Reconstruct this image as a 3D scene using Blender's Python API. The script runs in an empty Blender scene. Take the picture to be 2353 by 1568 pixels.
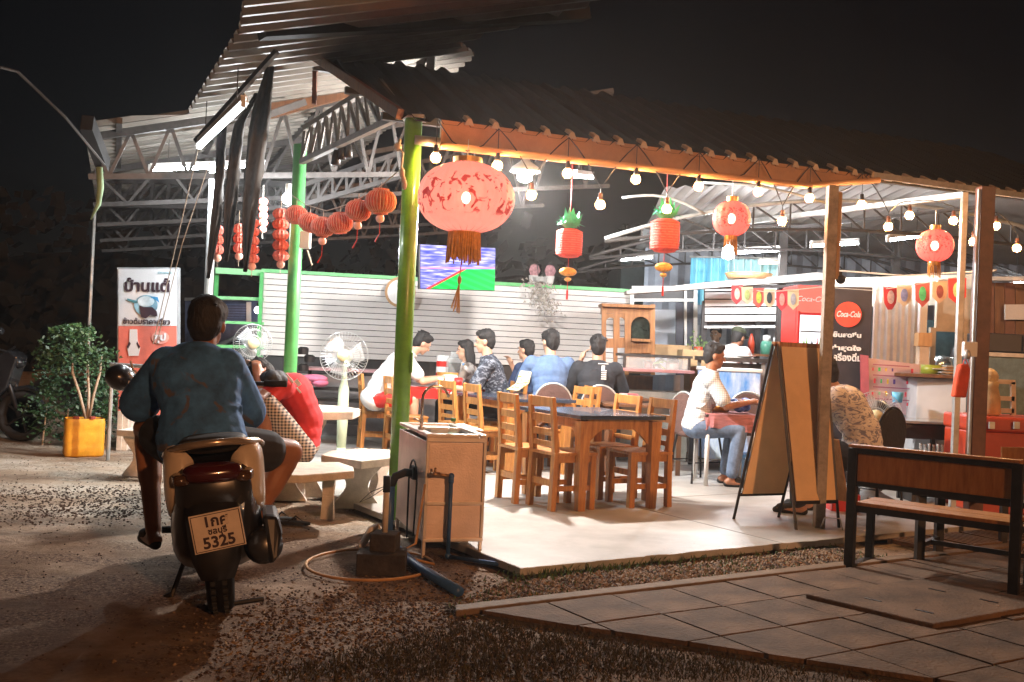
import bpy, bmesh, math, random
from mathutils import Vector, Matrix, noise
R = math.radians
rnd = random.Random(7)
scene = bpy.context.scene
COL = scene.collection

# ------------------------------------------------------------------ camera
FOC = 2288.0; CX = 1176.5; CY = 784.0; EYE = Vector((0, 0, 1.27))
ROLL = R(2.5); PITCH = math.atan(20 / FOC)
_r = Vector((math.cos(ROLL), 0, math.sin(ROLL)))
_u0 = Vector((-math.sin(ROLL), 0, math.cos(ROLL)))
_f = (Vector((0, 1, 0)) * math.cos(PITCH) + _u0 * math.sin(PITCH)).normalized()
_u = _r.cross(_f).normalized()
cam_d = bpy.data.cameras.new('camera'); cam = bpy.data.objects.new('camera', cam_d); COL.objects.link(cam)
cam_d.sensor_width = 36; cam_d.lens = 35; cam_d.clip_end = 600; cam_d.clip_start = 0.05
cam.matrix_world = Matrix((( _r.x, _u.x, -_f.x, EYE.x), (_r.y, _u.y, -_f.y, EYE.y), (_r.z, _u.z, -_f.z, EYE.z), (0, 0, 0, 1)))
scene.camera = cam
def ray(px, py): return _f + _r * ((px - CX) / FOC) + _u * ((CY - py) / FOC)
def Q(px, py, Y):
    d = ray(px, py); return EYE + d * (Y / d.y)
def G(px, py, z=0.0):
    d = ray(px, py); return EYE + d * ((z - EYE.z) / d.z)

# ------------------------------------------------------------------ world, sun (a far street lamp's warm light), exposure
world = bpy.data.worlds.new('World'); scene.world = world; world.use_nodes = True
wn = world.node_tree; bg = wn.nodes['Background']
sky = wn.nodes.new('ShaderNodeTexSky'); sky.sky_type = 'NISHITA'; sky.sun_disc = False
sky.sun_elevation = R(28); sky.sun_rotation = R(200)
wn.links.new(sky.outputs[0], bg.inputs[0]); bg.inputs[1].default_value = 0.0003
sun_d = bpy.data.lights.new('street_light', 'SUN'); sun = bpy.data.objects.new('street_light', sun_d); COL.objects.link(sun)
sun_d.energy = 0.75; sun_d.color = (1.0, 0.44, 0.18); sun_d.angle = R(1.2)
sun.rotation_euler = Vector((-0.45, 0.80, -0.26)).to_track_quat('-Z', 'Y').to_euler()
scene.view_settings.view_transform = 'Standard'; scene.view_settings.look = 'None'
scene.view_settings.gamma = 1; scene.view_settings.use_curve_mapping = False
scene.view_settings.exposure = 1.0
scene.cycles.max_bounces = 5; scene.cycles.diffuse_bounces = 3; scene.cycles.glossy_bounces = 3
scene.cycles.transparent_max_bounces = 8; scene.cycles.sample_clamp_indirect = 3.0
scene.cycles.caustics_reflective = False; scene.cycles.caustics_refractive = False

# ------------------------------------------------------------------ materials
MATS = {}
def mat(name, col, rough=0.6, metal=0.0, var=0.25, scale=6.0, bump=0.0, bscale=40.0, emit=None, estr=0.0, alpha=1.0, trans=0.0, coat=0.0, stretch=None, col2=None):
    if name in MATS: return MATS[name]
    m = bpy.data.materials.new(name); m.use_nodes = True; MATS[name] = m
    nt = m.node_tree; b = nt.nodes['Principled BSDF']
    b.inputs['Roughness'].default_value = rough; b.inputs['Metallic'].default_value = metal
    tc = nt.nodes.new('ShaderNodeTexCoord'); mp = nt.nodes.new('ShaderNodeMapping')
    nt.links.new(tc.outputs['Object'], mp.inputs[0])
    if stretch: mp.inputs['Scale'].default_value = stretch
    nz = nt.nodes.new('ShaderNodeTexNoise'); nz.inputs['Scale'].default_value = scale; nz.inputs['Detail'].default_value = 6
    nz.inputs['Roughness'].default_value = 0.65
    nt.links.new(mp.outputs[0], nz.inputs['Vector'])
    cr = nt.nodes.new('ShaderNodeValToRGB'); cr.color_ramp.elements[0].position = 0.32; cr.color_ramp.elements[1].position = 0.68
    lo = tuple(c * (1 - var) for c in col); hi = tuple(min(1, c * (1 + var * 0.7)) for c in col)
    if col2: lo = col2; hi = col
    cr.color_ramp.elements[0].color = (*lo, 1); cr.color_ramp.elements[1].color = (*hi, 1)
    nt.links.new(nz.outputs['Fac'], cr.inputs[0]); nt.links.new(cr.outputs[0], b.inputs['Base Color'])
    if bump:
        n2 = nt.nodes.new('ShaderNodeTexNoise'); n2.inputs['Scale'].default_value = bscale; n2.inputs['Detail'].default_value = 5
        nt.links.new(mp.outputs[0], n2.inputs['Vector'])
        bp = nt.nodes.new('ShaderNodeBump'); bp.inputs['Strength'].default_value = bump; bp.inputs['Distance'].default_value = 0.02
        nt.links.new(n2.outputs['Fac'], bp.inputs['Height']); nt.links.new(bp.outputs[0], b.inputs['Normal'])
    if emit: b.inputs['Emission Color'].default_value = (*emit, 1); b.inputs['Emission Strength'].default_value = estr
    if alpha < 1: b.inputs['Alpha'].default_value = alpha
    if trans: b.inputs['Transmission Weight'].default_value = trans
    if coat: b.inputs['Coat Weight'].default_value = coat
    m['_p'] = 1
    return m
def nodes(m):
    nt = m.node_tree; return nt, nt.nodes['Principled BSDF']
def lamp_mat(name, col, strength):
    m = bpy.data.materials.new(name); m.use_nodes = True; nt = m.node_tree; nt.nodes.clear()
    e = nt.nodes.new('ShaderNodeEmission'); o = nt.nodes.new('ShaderNodeOutputMaterial')
    e.inputs[0].default_value = (*col, 1); e.inputs[1].default_value = strength; nt.links.new(e.outputs[0], o.inputs[0]); MATS[name] = m
    return m
def wood(name, a, b_, rough=0.5):
    m = mat(name, a, rough, var=0.3, scale=5, bump=0.15, bscale=30, stretch=(6, 6, 0.8), col2=b_); return m

# ------------------------------------------------------------------ mesh builder
def rz(a): return Matrix.Rotation(a, 3, 'Z')
class MB:
    def __init__(s): s.v = []; s.f = []
    def add(s, vs, fs):
        o = len(s.v); s.v += [Vector(v) for v in vs]; s.f += [tuple(i + o for i in f) for f in fs]; return s
    def box(s, c, d, M=None):
        c = Vector(c); x, y, z = (k / 2 for k in d); vs = []
        for sx in (-1, 1):
            for sy in (-1, 1):
                for sz in (-1, 1):
                    p = Vector((sx * x, sy * y, sz * z)); vs.append(c + (M @ p if M is not None else p))
        return s.add(vs, [(0, 1, 3, 2), (4, 6, 7, 5), (0, 4, 5, 1), (2, 3, 7, 6), (0, 2, 6, 4), (1, 5, 7, 3)])
    def beam(s, p, q, w, h=None, up=(0, 0, 1), w2=None, h2=None):
        p = Vector(p); q = Vector(q); h = h or w; w2 = w2 or w; h2 = h2 or h
        d = (q - p).normalized(); up = Vector(up)
        if abs(d.dot(up)) > 0.98: up = Vector((0, 1, 0))
        r = d.cross(up).normalized(); u = r.cross(d).normalized(); vs = []
        for c, ww, hh in ((p, w, h), (q, w2, h2)):
            for a, b in ((-1, -1), (1, -1), (1, 1), (-1, 1)): vs.append(c + r * (a * ww / 2) + u * (b * hh / 2))
        return s.add(vs, [(3, 2, 1, 0), (4, 5, 6, 7), (0, 1, 5, 4), (1, 2, 6, 5), (2, 3, 7, 6), (3, 0, 4, 7)])
    def tube(s, pts, r, n=8, closed=False, caps=True):
        pts = [Vector(p) for p in pts]; m = len(pts); rr = r if isinstance(r, (list, tuple)) else [r] * m
        o = len(s.v); prev = None
        for i, p in enumerate(pts):
            a = pts[(i - 1) % m] if (i > 0 or closed) else p; b = pts[(i + 1) % m] if (i < m - 1 or closed) else p
            d = (b - a).normalized()
            if prev is None:
                t = Vector((0, 0, 1)) if abs(d.z) < 0.9 else Vector((1, 0, 0)); x = d.cross(t).normalized()
            else:
                x = prev - d * prev.dot(d)
                x = x.normalized() if x.length > 1e-6 else d.orthogonal().normalized()
            prev = x; y = d.cross(x)
            for k in range(n):
                an = 2 * math.pi * k / n; s.v.append(p + (x * math.cos(an) + y * math.sin(an)) * rr[i])
        segs = m if closed else m - 1
        for i in range(segs):
            j = (i + 1) % m
            for k in range(n):
                k2 = (k + 1) % n; s.f.append((o + i * n + k, o + i * n + k2, o + j * n + k2, o + j * n + k))
        if caps and not closed:
            s.f.append(tuple(o + k for k in reversed(range(n)))); s.f.append(tuple(o + (m - 1) * n + k for k in range(n)))
        return s
    def lathe(s, prof, c=(0, 0, 0), n=20, M=None, sx=1, sy=1, rip=0, ripn=0):
        c = Vector(c); o = len(s.v)
        for (r, z) in prof:
            for k in range(n):
                an = 2 * math.pi * k / n; q = r * (1 + (rip * (abs(math.cos(an * ripn / 2)) - 0.6) if rip else 0))
                p = Vector((q * math.cos(an) * sx, q * math.sin(an) * sy, z)); s.v.append(c + (M @ p if M is not None else p))
        for i in range(len(prof) - 1):
            for k in range(n):
                k2 = (k + 1) % n; s.f.append((o + i * n + k, o + i * n + k2, o + (i + 1) * n + k2, o + (i + 1) * n + k))
        if prof[0][0] > 1e-5: s.f.append(tuple(o + k for k in reversed(range(n))))
        if prof[-1][0] > 1e-5: s.f.append(tuple(o + (len(prof) - 1) * n + k for k in range(n)))
        return s
    def ell(s, c, r, M=None, n=16, m=10):
        c = Vector(c); prof = [(max(1e-6, math.sin(math.pi * i / m)), -math.cos(math.pi * i / m)) for i in range(m + 1)]
        o = len(s.v)
        for (a, z) in prof:
            for k in range(n):
                an = 2 * math.pi * k / n; p = Vector((a * math.cos(an) * r[0], a * math.sin(an) * r[1], z * r[2])); s.v.append(c + (M @ p if M is not None else p))
        for i in range(m):
            for k in range(n):
                k2 = (k + 1) % n; s.f.append((o + i * n + k, o + i * n + k2, o + (i + 1) * n + k2, o + (i + 1) * n + k))
        return s
    def cap(s, p, q, r1, r2, n=10):
        p = Vector(p); q = Vector(q); d = q - p
        if d.length < 1e-5: return s.ell(p, (r1,) * 3)
        dn = d.normalized(); pts = []; rs = []
        for i in range(4):
            a = math.pi / 2 * i / 4; pts.append(p - dn * (r1 * math.cos(a))); rs.append(max(1e-4, r1 * math.sin(a)))
        pts += [p, q]; rs += [r1, r2]
        for i in range(3, -1, -1):
            a = math.pi / 2 * i / 4; pts.append(q + dn * (r2 * math.cos(a))); rs.append(max(1e-4, r2 * math.sin(a)))
        return s.tube(pts, rs, n)
    def prism(s, loop, ext):
        loop = [Vector(p) for p in loop]; ext = Vector(ext); n = len(loop)
        vs = loop + [p + ext for p in loop]
        fs = [tuple(range(n)), tuple(reversed(range(n, 2 * n)))] + [(i, i + n, (i + 1) % n + n, (i + 1) % n) for i in range(n)]
        return s.add(vs, fs)
    def build(s, name, m, parent=None, smooth=False, bevel=0, kind=None, world=True, label=None):
        me = bpy.data.meshes.new(name)
        off = Vector()
        if parent is not None and world:
            off = parent.location.copy(); pp = parent.parent
            while pp is not None: off += pp.location; pp = pp.parent
        me.from_pydata([tuple(v - off) for v in s.v], [], s.f); me.update()
        bm = bmesh.new(); bm.from_mesh(me); bmesh.ops.recalc_face_normals(bm, faces=bm.faces); bm.to_mesh(me); bm.free()
        return link(name, me, m, parent, smooth, bevel, kind, label)
def link(name, me, m, parent=None, smooth=False, bevel=0, kind=None, label=None):
    o = bpy.data.objects.new(name, me); COL.objects.link(o)
    if m is not None and len(me.materials) == 0: me.materials.append(m)
    if smooth: me.polygons.foreach_set('use_smooth', [True] * len(me.polygons))
    if bevel:
        b = o.modifiers.new('bevel', 'BEVEL'); b.width = bevel; b.segments = 2; b.limit_method = 'ANGLE'
    if parent is not None: o.parent = parent
    if kind: o['kind'] = kind
    if label: o['label'] = label
    return o
def thing(name, label, cat, loc=(0, 0, 0), rot=0.0, group=None):
    o = bpy.data.objects.new(name, None); COL.objects.link(o); o.empty_display_size = 0.1
    o.location = Vector(loc); o.rotation_euler = (0, 0, rot); o['label'] = label; o['category'] = cat
    if group: o['group'] = group
    return o
def tag(o, label, cat, group=None):
    o['label'] = label; o['category'] = cat
    if group: o['group'] = group
    return o
def copy_thing(root, loc, rot, label, group=None):
    def cp(o, par):
        c = o.copy(); COL.objects.link(c); c.parent = par
        for ch in o.children: cp(ch, c)
        return c
    c = cp(root, None); c.location = Vector(loc); c.rotation_euler = (0, 0, rot); c['label'] = label
    if group: c['group'] = group
    return c
def evaluated_mesh(o):
    dg = bpy.context.evaluated_depsgraph_get(); dg.update()
    return bpy.data.meshes.new_from_object(o.evaluated_get(dg))
def remesh(mb, voxel, it=2):
    me = bpy.data.meshes.new('tmp'); me.from_pydata([tuple(v) for v in mb.v], [], mb.f); me.update()
    bm = bmesh.new(); bm.from_mesh(me); bmesh.ops.recalc_face_normals(bm, faces=bm.faces); bm.to_mesh(me); bm.free()
    o = bpy.data.objects.new('tmp', me); COL.objects.link(o)
    r = o.modifiers.new('r', 'REMESH'); r.mode = 'VOXEL'; r.voxel_size = voxel
    if it:
        sm = o.modifiers.new('s', 'SMOOTH'); sm.iterations = it; sm.factor = 0.6
    out = evaluated_mesh(o); bpy.data.objects.remove(o); bpy.data.meshes.remove(me)
    out.polygons.foreach_set('use_smooth', [True] * len(out.polygons)); return out
def text(name, body, size, org, right, up, m, parent=None, shear=0.0, align='CENTER', ext=0.0015, bold=0.0, width=None, world=True):
    cu = bpy.data.curves.new(name, 'FONT'); cu.body = body; cu.size = size; cu.align_x = align; cu.align_y = 'CENTER'
    cu.extrude = ext; cu.shear = shear; cu.offset = bold; cu.resolution_u = 3
    o = bpy.data.objects.new(name, cu); COL.objects.link(o); me = evaluated_mesh(o); bpy.data.objects.remove(o)
    right = Vector(right).normalized(); up = Vector(up).normalized(); nrm = right.cross(up)
    sx = 1.0
    if width and len(me.vertices):
        xs = [v.co.x for v in me.vertices]; w = max(xs) - min(xs)
        if w > 1e-6: sx = width / w
    off = parent.location if (parent is not None and world) else Vector()
    if parent is not None and world and parent.parent is not None: off = off + parent.parent.location
    for v in me.vertices:
        c = v.co.copy(); v.co = Vector(org) + right * (c.x * sx) + up * c.y + nrm * c.z - off
    me.name = name; me.materials.clear()
    return link(name, me, m, parent)
def corrugated(name, O, e, t, poly, pitch, amp, m, parent=None, kind=None, trap=False, thick=0.0):
    """sheet on plane O + s e + t t, clipped to poly [(s,t)], ribs run along t"""
    n = e.cross(t).normalized(); smin = min(p[0] for p in poly); smax = max(p[0] for p in poly)
    k = 4 if not trap else 6; ds = pitch / k; cnt = int((smax - smin) / ds); vs = []; fs = []; prev = None
    for i in range(cnt + 1):
        s = smin + 1e-4 + i * ds; ts = []
        for a in range(len(poly)):
            (s0, t0), (s1, t1) = poly[a], poly[(a + 1) % len(poly)]
            if (s0 - s) * (s1 - s) < 0: ts.append(t0 + (t1 - t0) * (s - s0) / (s1 - s0))
        ts.sort()
        if trap: h = (0, amp, amp, 0, 0, 0)[i % 6]
        else: h = amp * math.sin(i * 2 * math.pi / k)
        cur = []
        for a in range(0, len(ts) - 1, 2):
            b = len(vs); vs.append(O + e * s + t * ts[a] + n * h); vs.append(O + e * s + t * ts[a + 1] + n * h); cur.append(b)
        if prev is not None and len(prev) == len(cur):
            for p, q in zip(prev, cur): fs.append((p, p + 1, q + 1, q))
        prev = cur
    mb = MB(); mb.v = vs; mb.f = fs
    o = mb.build(name, m, parent, kind=kind)
    if thick:
        sd = o.modifiers.new('solid', 'SOLIDIFY'); sd.thickness = thick; sd.offset = 0
    return o
UA = R(32); U = Vector((math.cos(UA), math.sin(UA), 0)); V = Vector((-math.sin(UA), math.cos(UA), 0)); Z = Vector((0, 0, 1))
def scatter_in(poly):
    xs = [p[0] for p in poly]; ys = [p[1] for p in poly]
    while True:
        x = rnd.uniform(min(xs), max(xs)); y = rnd.uniform(min(ys), max(ys)); c = False; j = len(poly) - 1
        for i in range(len(poly)):
            if (poly[i][1] > y) != (poly[j][1] > y) and x < (poly[j][0] - poly[i][0]) * (y - poly[i][1]) / (poly[j][1] - poly[i][1]) + poly[i][0]: c = not c
            j = i
        if c: return x, y
# ================================================================== materials used widely
M_conc = mat('concrete_floor', (0.38, 0.36, 0.335), 0.42, var=0.34, scale=1.6, bump=0.12, bscale=60)
M_paver = mat('paver_concrete', (0.115, 0.066, 0.036), 0.9, var=0.65, scale=2.4, bump=0.5, bscale=55)
M_stone = mat('terrazzo', (0.55, 0.48, 0.40), 0.7, var=0.22, scale=9, bump=0.2, bscale=80)
M_green = mat('green_paint', (0.16, 0.42, 0.04), 0.35, var=0.25, scale=7, coat=0.3)
M_green2 = mat('green_paint_cool', (0.10, 0.45, 0.14), 0.4, var=0.2, scale=7)
M_steel = mat('dark_steel', (0.055, 0.05, 0.048), 0.55, 0.4, var=0.35, scale=12)
M_galv = mat('galvanised_steel', (0.42, 0.43, 0.42), 0.45, 0.5, var=0.3, scale=9)
M_black = mat('black_paint', (0.018, 0.018, 0.02), 0.45, var=0.3)
M_blackmet = mat('black_metal', (0.02, 0.018, 0.018), 0.4, 0.3, var=0.4, scale=15)
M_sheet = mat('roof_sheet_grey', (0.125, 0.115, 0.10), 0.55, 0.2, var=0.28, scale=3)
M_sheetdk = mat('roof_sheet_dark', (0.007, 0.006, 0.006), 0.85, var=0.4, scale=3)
M_white = mat('white_paint', (0.72, 0.71, 0.69), 0.5, var=0.08, scale=4)
M_fascia = mat('fascia_board', (0.50, 0.27, 0.13), 0.6, var=0.25, scale=3, bump=0.2, bscale=20)
M_brown = mat('brown_post_paint', (0.13, 0.05, 0.03), 0.5, var=0.35, scale=8)
M_wood = wood('honey_wood', (0.55, 0.25, 0.065), (0.27, 0.10, 0.024), 0.42)
M_wood2 = wood('pale_wood', (0.50, 0.30, 0.14), (0.34, 0.18, 0.07), 0.5)
M_dkwood = wood('dark_wood', (0.16, 0.07, 0.03), (0.07, 0.03, 0.015), 0.45)
M_cloth = mat('shade_net', (0.05, 0.048, 0.045), 0.95, var=0.35, scale=12)
M_red = mat('red_plastic', (0.55, 0.02, 0.015), 0.35, var=0.12)
M_orange = mat('orange_plastic', (0.42, 0.045, 0.015), 0.4, var=0.15)
M_cord = mat('rope', (0.5, 0.45, 0.38), 0.9, var=0.2)
M_glass = mat('clear_glass', (0.8, 0.85, 0.85), 0.08, var=0.02, alpha=0.25)
M_tile = mat('pale_counter', (0.50, 0.49, 0.48), 0.4, var=0.1)
M_rubber = mat('rubber', (0.015, 0.015, 0.015), 0.8, var=0.2)

# ================================================================== ground
def ground_mat():
    m = mat('ground', (0.30, 0.25, 0.19), 0.95, var=0.3); nt, b = nodes(m)
    N = nt.nodes; L = nt.links
    tc = N.new('ShaderNodeTexCoord')
    def nz(scale, det=6, rough=0.6, off=(0, 0, 0), sc=(1, 1, 1)):
        mp = N.new('ShaderNodeMapping'); mp.inputs['Location'].default_value = off; mp.inputs['Scale'].default_value = sc
        n = N.new('ShaderNodeTexNoise'); n.inputs['Scale'].default_value = scale; n.inputs['Detail'].default_value = det; n.inputs['Roughness'].default_value = rough
        L.new(tc.outputs['Object'], mp.inputs[0]); L.new(mp.outputs[0], n.inputs['Vector']); return n.outputs['Fac']
    def ramp(inp, stops):
        r = N.new('ShaderNodeValToRGB'); e = r.color_ramp.elements
        e[0].position, e[0].color = stops[0][0], (*stops[0][1], 1); e[1].position, e[1].color = stops[-1][0], (*stops[-1][1], 1)
        for p, c in stops[1:-1]:
            x = e.new(p); x.color = (*c, 1)
        L.new(inp, r.inputs[0]); return r.outputs[0]
    def mix(f, a, c):
        x = N.new('ShaderNodeMix'); x.data_type = 'RGBA'; L.new(f, x.inputs['Factor']); L.new(a, x.inputs['A']); L.new(c, x.inputs['B']); return x.outputs['Result']
    base = ramp(nz(0.9, 8, 0.7), [(0.3, (0.13, 0.075, 0.042)), (0.5, (0.35, 0.26, 0.18)), (0.66, (0.55, 0.47, 0.38))])
    grit = ramp(nz(38, 4, 0.8), [(0.36, (0.05, 0.04, 0.03)), (0.47, (0.33, 0.26, 0.19)), (0.62, (0.55, 0.47, 0.38))])
    patch = ramp(nz(1.3, 5, 0.65, (3, 7, 0), (0.6, 1.6, 1)), [(0.47, (0, 0, 0)), (0.56, (1, 1, 1))])
    col = mix(patch, base, grit)
    dirt = ramp(nz(2.2, 8, 0.75, (1, 2, 0)), [(0.3, (0.09, 0.048, 0.026)), (0.5, (0.20, 0.125, 0.075)), (0.68, (0.36, 0.26, 0.18))])
    spk = ramp(nz(60, 3, 0.8, (5, 0, 0)), [(0.35, (0.03, 0.016, 0.010)), (0.5, (0.15, 0.085, 0.05)), (0.66, (0.36, 0.26, 0.17))]); dirt = mix(patch, dirt, spk)
    sx = N.new('ShaderNodeSeparateXYZ'); L.new(tc.outputs['Object'], sx.inputs[0])
    ma = N.new('ShaderNodeMath'); ma.operation = 'MULTIPLY_ADD'; ma.inputs[1].default_value = 3.0; L.new(nz(.8, 4, .6, (9, 1, 0)), ma.inputs[0]); L.new(sx.outputs['Y'], ma.inputs[2])
    zr = N.new('ShaderNodeMapRange'); zr.inputs['From Min'].default_value = 7.7; zr.inputs['From Max'].default_value = 8.4; L.new(ma.outputs[0], zr.inputs['Value'])
    col = mix(zr.outputs[0], dirt, col)
    L.new(col, b.inputs['Base Color'])
    bp = N.new('ShaderNodeBump'); bp.inputs['Strength'].default_value = 0.9; bp.inputs['Distance'].default_value = 0.03
    L.new(nz(26, 8, 0.75), bp.inputs['Height']); L.new(bp.outputs[0], b.inputs['Normal'])
    return m
M_ground = ground_mat()
def in_rect(p, o, a, b, la, lb):
    d = p - o; return -0.15 < d.dot(a) < la and -0.1 < d.dot(b) < lb
CN = G(1195, 1324); CN.z = 0
g = MB(); nx, ny = 190, 170; gx0, gx1, gy0, gy1 = -7.0, 8.0, 2.0, 12.0
def gz(x, y):
    p = Vector((x, y, 0)); h = 0.014 * noise.noise(p * 1.3) + 0.010 * noise.noise(p * 5) + 0.006 * noise.noise(p * 14)
    if in_rect(p, CN, U, V, 30, 30): h = -0.02
    return h - 0.008
for j in range(ny + 1):
    for i in range(nx + 1):
        x = gx0 + (gx1 - gx0) * i / nx; y = gy0 + (gy1 - gy0) * j / ny
        ed = min(i, nx - i, j, ny - j) / 6.0; g.v.append(Vector((x, y, gz(x, y) * min(1, ed))))
for j in range(ny):
    for i in range(nx):
        a = j * (nx + 1) + i; g.f.append((a, a + 1, a + nx + 2, a + nx + 1))
b0 = len(g.v); BIG = 220
for (x, y) in ((-BIG, -BIG), (BIG, -BIG), (BIG, BIG), (-BIG, BIG), (gx0, gy0), (gx1, gy0), (gx1, gy1), (gx0, gy1)): g.v.append(Vector((x, y, 0)))
for k in range(4): g.f.append((b0 + k, b0 + (k + 1) % 4, b0 + 4 + (k + 1) % 4, b0 + 4 + k))
g.build('ground', M_ground, smooth=True, kind='structure')

# concrete floor slab of the eating area: one poured slab, cut by joints
SL = MB(); SL.prism([CN + V * 13] + [CN + V * (.09 * (22 - k)) + U * .014 * noise.noise(Vector((k * .9, 0, 5))) for k in range(22)] + [CN + U * (.08 * k) + V * .03 * noise.noise(Vector((k * .45, 0, 1))) for k in range(50)] + [CN + U * 11, CN + U * 11 + V * 13], Z * 0.045)
slab = SL.build('floor_slab', M_conc, bevel=0.006, kind='structure')
FZ = 0.045
jm = mat('joint_dark', (.16, .14, .12), .9)
for k in range(1, 6):
    mb = MB(); mb.prism([CN + V * (1.9 * k) + Z * .045, CN + V * (1.9 * k) + U * 10 + Z * .045, CN + V * (1.9 * k + .008) + U * 10 + Z * .045, CN + V * (1.9 * k + .008) + Z * .045], Z * .0012); mb.build('floor_joint', jm, slab)
    mb = MB(); mb.prism([CN + U * (2.1 * k) + Z * .045, CN + U * (2.1 * k) + V * 12 + Z * .045, CN + U * (2.1 * k + .008) + V * 12 + Z * .045, CN + U * (2.1 * k + .008) + Z * .045], Z * .0013); mb.build('floor_joint', jm, slab)
# step-like lower slab round the left of the floor where the stone seats stand
lb = MB(); lp = [G(735, 1192), G(640, 1130), G(560, 1120), G(330, 1125), G(200, 1040), G(480, 960), G(735, 1040)]
for p in lp: p.z = 0
# ---- pavement of square concrete slabs, each a paver
PV = G(1090, 1415); PV.z = 0
DL = Vector((.93, -.37, 0)).normalized(); DN = Vector((.37, .93, 0)).normalized()
pav = MB(); pav.prism([PV + Z * -0.05, PV + U * 9 + Z * -0.05, PV + U * 9 - V * 5 + Z * -0.05, PV + DL * 7.4 + Z * -0.05], Z * 0.055)
pavement = pav.build('pavement', mat('mortar', (0.07, 0.055, 0.04), 0.95, var=0.4), kind='structure')
S = 0.40; me_p = []
for k in range(5):
    mb = MB(); h = S / 2 - 0.006; q = 4
    n0 = len(mb.v)
    for j in range(q + 1):
        for i in range(q + 1):
            a = -h + 2 * h * i / q; b = -h + 2 * h * j / q
            mb.v.append(U * a + V * b + Z * (0.03 + 0.003 * noise.noise(Vector((a * 9, b * 9, k * 3)))))
    for j in range(q):
        for i in range(q):
            a = j * (q + 1) + i; mb.f.append((a, a + 1, a + q + 2, a + q + 1))
    cs = [U * a * h + V * b * h for a, b in ((-1, -1), (1, -1), (1, 1), (-1, 1))]
    o = len(mb.v); mb.v += [c - Z * 0.02 for c in cs]
    ci = [0, q, (q + 1) ** 2 - 1, (q + 1) * q]
    for e in range(4): mb.f.append((ci[e], ci[(e + 1) % 4], o + (e + 1) % 4, o + e))
    me = bpy.data.meshes.new('paver'); me.from_pydata([tuple(v) for v in mb.v], [], mb.f); me.update(); me.materials.append(M_paver); me_p.append(me)
for i in range(-1, 19):
    for j in range(0, 9):
        c = PV + U * (S * (i + 0.5)) - V * (S * (j + 0.5) + 0.02)
        cor = [c + U * a + V * b for a, b in ((-.194, -.194), (.194, -.194), (.194, .194), (-.194, .194))]; dd_ = [(p - PV).dot(DN) + .03 * noise.noise(p * 3) for p in cor]
        if max(dd_) < 0.04 or i < 0: continue
        if min(dd_) < 0:
            lp_ = []
            for a in range(4):
                p, q, dp_, dq_ = cor[a], cor[(a + 1) % 4], dd_[a], dd_[(a + 1) % 4]
                if dp_ >= 0: lp_.append(p)
                if dp_ * dq_ < 0: lp_.append(p.lerp(q, dp_ / (dp_ - dq_)))
            mb = MB(); mb.prism([p + Z * .008 for p in lp_], Z * .021); mb.build('paver', M_paver, pavement); continue
        o = bpy.data.objects.new('paver', rnd.choice(me_p)); COL.objects.link(o); o.location = c + Z * rnd.uniform(-0.003, 0.002)
        o.rotation_euler = (rnd.uniform(-.005, .005), rnd.uniform(-.005, .005), rnd.uniform(-.008, .008)); o.parent = pavement
# kerb strip along the back edge of the pavement
kb = MB(); kb.prism([PV - U * 0.1 + V * 0.005, PV + U * 7 + V * 0.005, PV + U * 7 + V * 0.1, PV - U * 0.05 + V * 0.1], Z * 0.034)
kb.build('kerb_strip', mat('kerb_concrete', (0.15, 0.10, 0.062), 0.85, var=0.3, scale=8, bump=0.3), bevel=0.008, kind='structure')
# raised manhole cover with lifting slots
mh = thing('manhole_cover', 'raised square concrete manhole cover with lifting slots set in the paving before the black bench', 'manhole cover', G(2000, 1400))
mc = [G(1850, 1388), G(2145, 1460)]; w_ = U * 0.98
for p in mc: p.z = 0.02
mb = MB(); mb.prism([mc[0], mc[1], mc[1] + w_, mc[0] + w_], Z * 0.034); mb.build('cover_slab', M_paver, mh, bevel=0.008)
dd = (mc[1] - mc[0])
for a, b in ((0.35, 0.2), (0.35, 0.75), (0.75, 0.2), (0.75, 0.75)):
    mb = MB(); c = mc[0] + dd * a + w_ * b + Z * 0.0345; mb.box(c, (0.09, 0.018, 0.004), rz(math.atan2(dd.y, dd.x))); mb.build('slot', M_black, mh)
# concrete drain gratings between the floor and the bench
dg = thing('drain_grating', 'row of slotted concrete drain covers behind the black bench', 'drain cover', G(2080, 1245))
for k in range(4):
    mb = MB(); c = G(2000, 1262) + U * (0.42 * k + 0.5) - V * 0.1; c.z = 0.02
    for q in range(7): mb.box(c + U * (q - 3) * 0.055, (0.035, 0.38, 0.03), rz(UA))
    mb.box(c + V * 0.18, (0.39, 0.03, 0.032), rz(UA)); mb.box(c - V * 0.18, (0.39, 0.03, 0.032), rz(UA))
    mb.build('grate', M_paver, dg)

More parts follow.
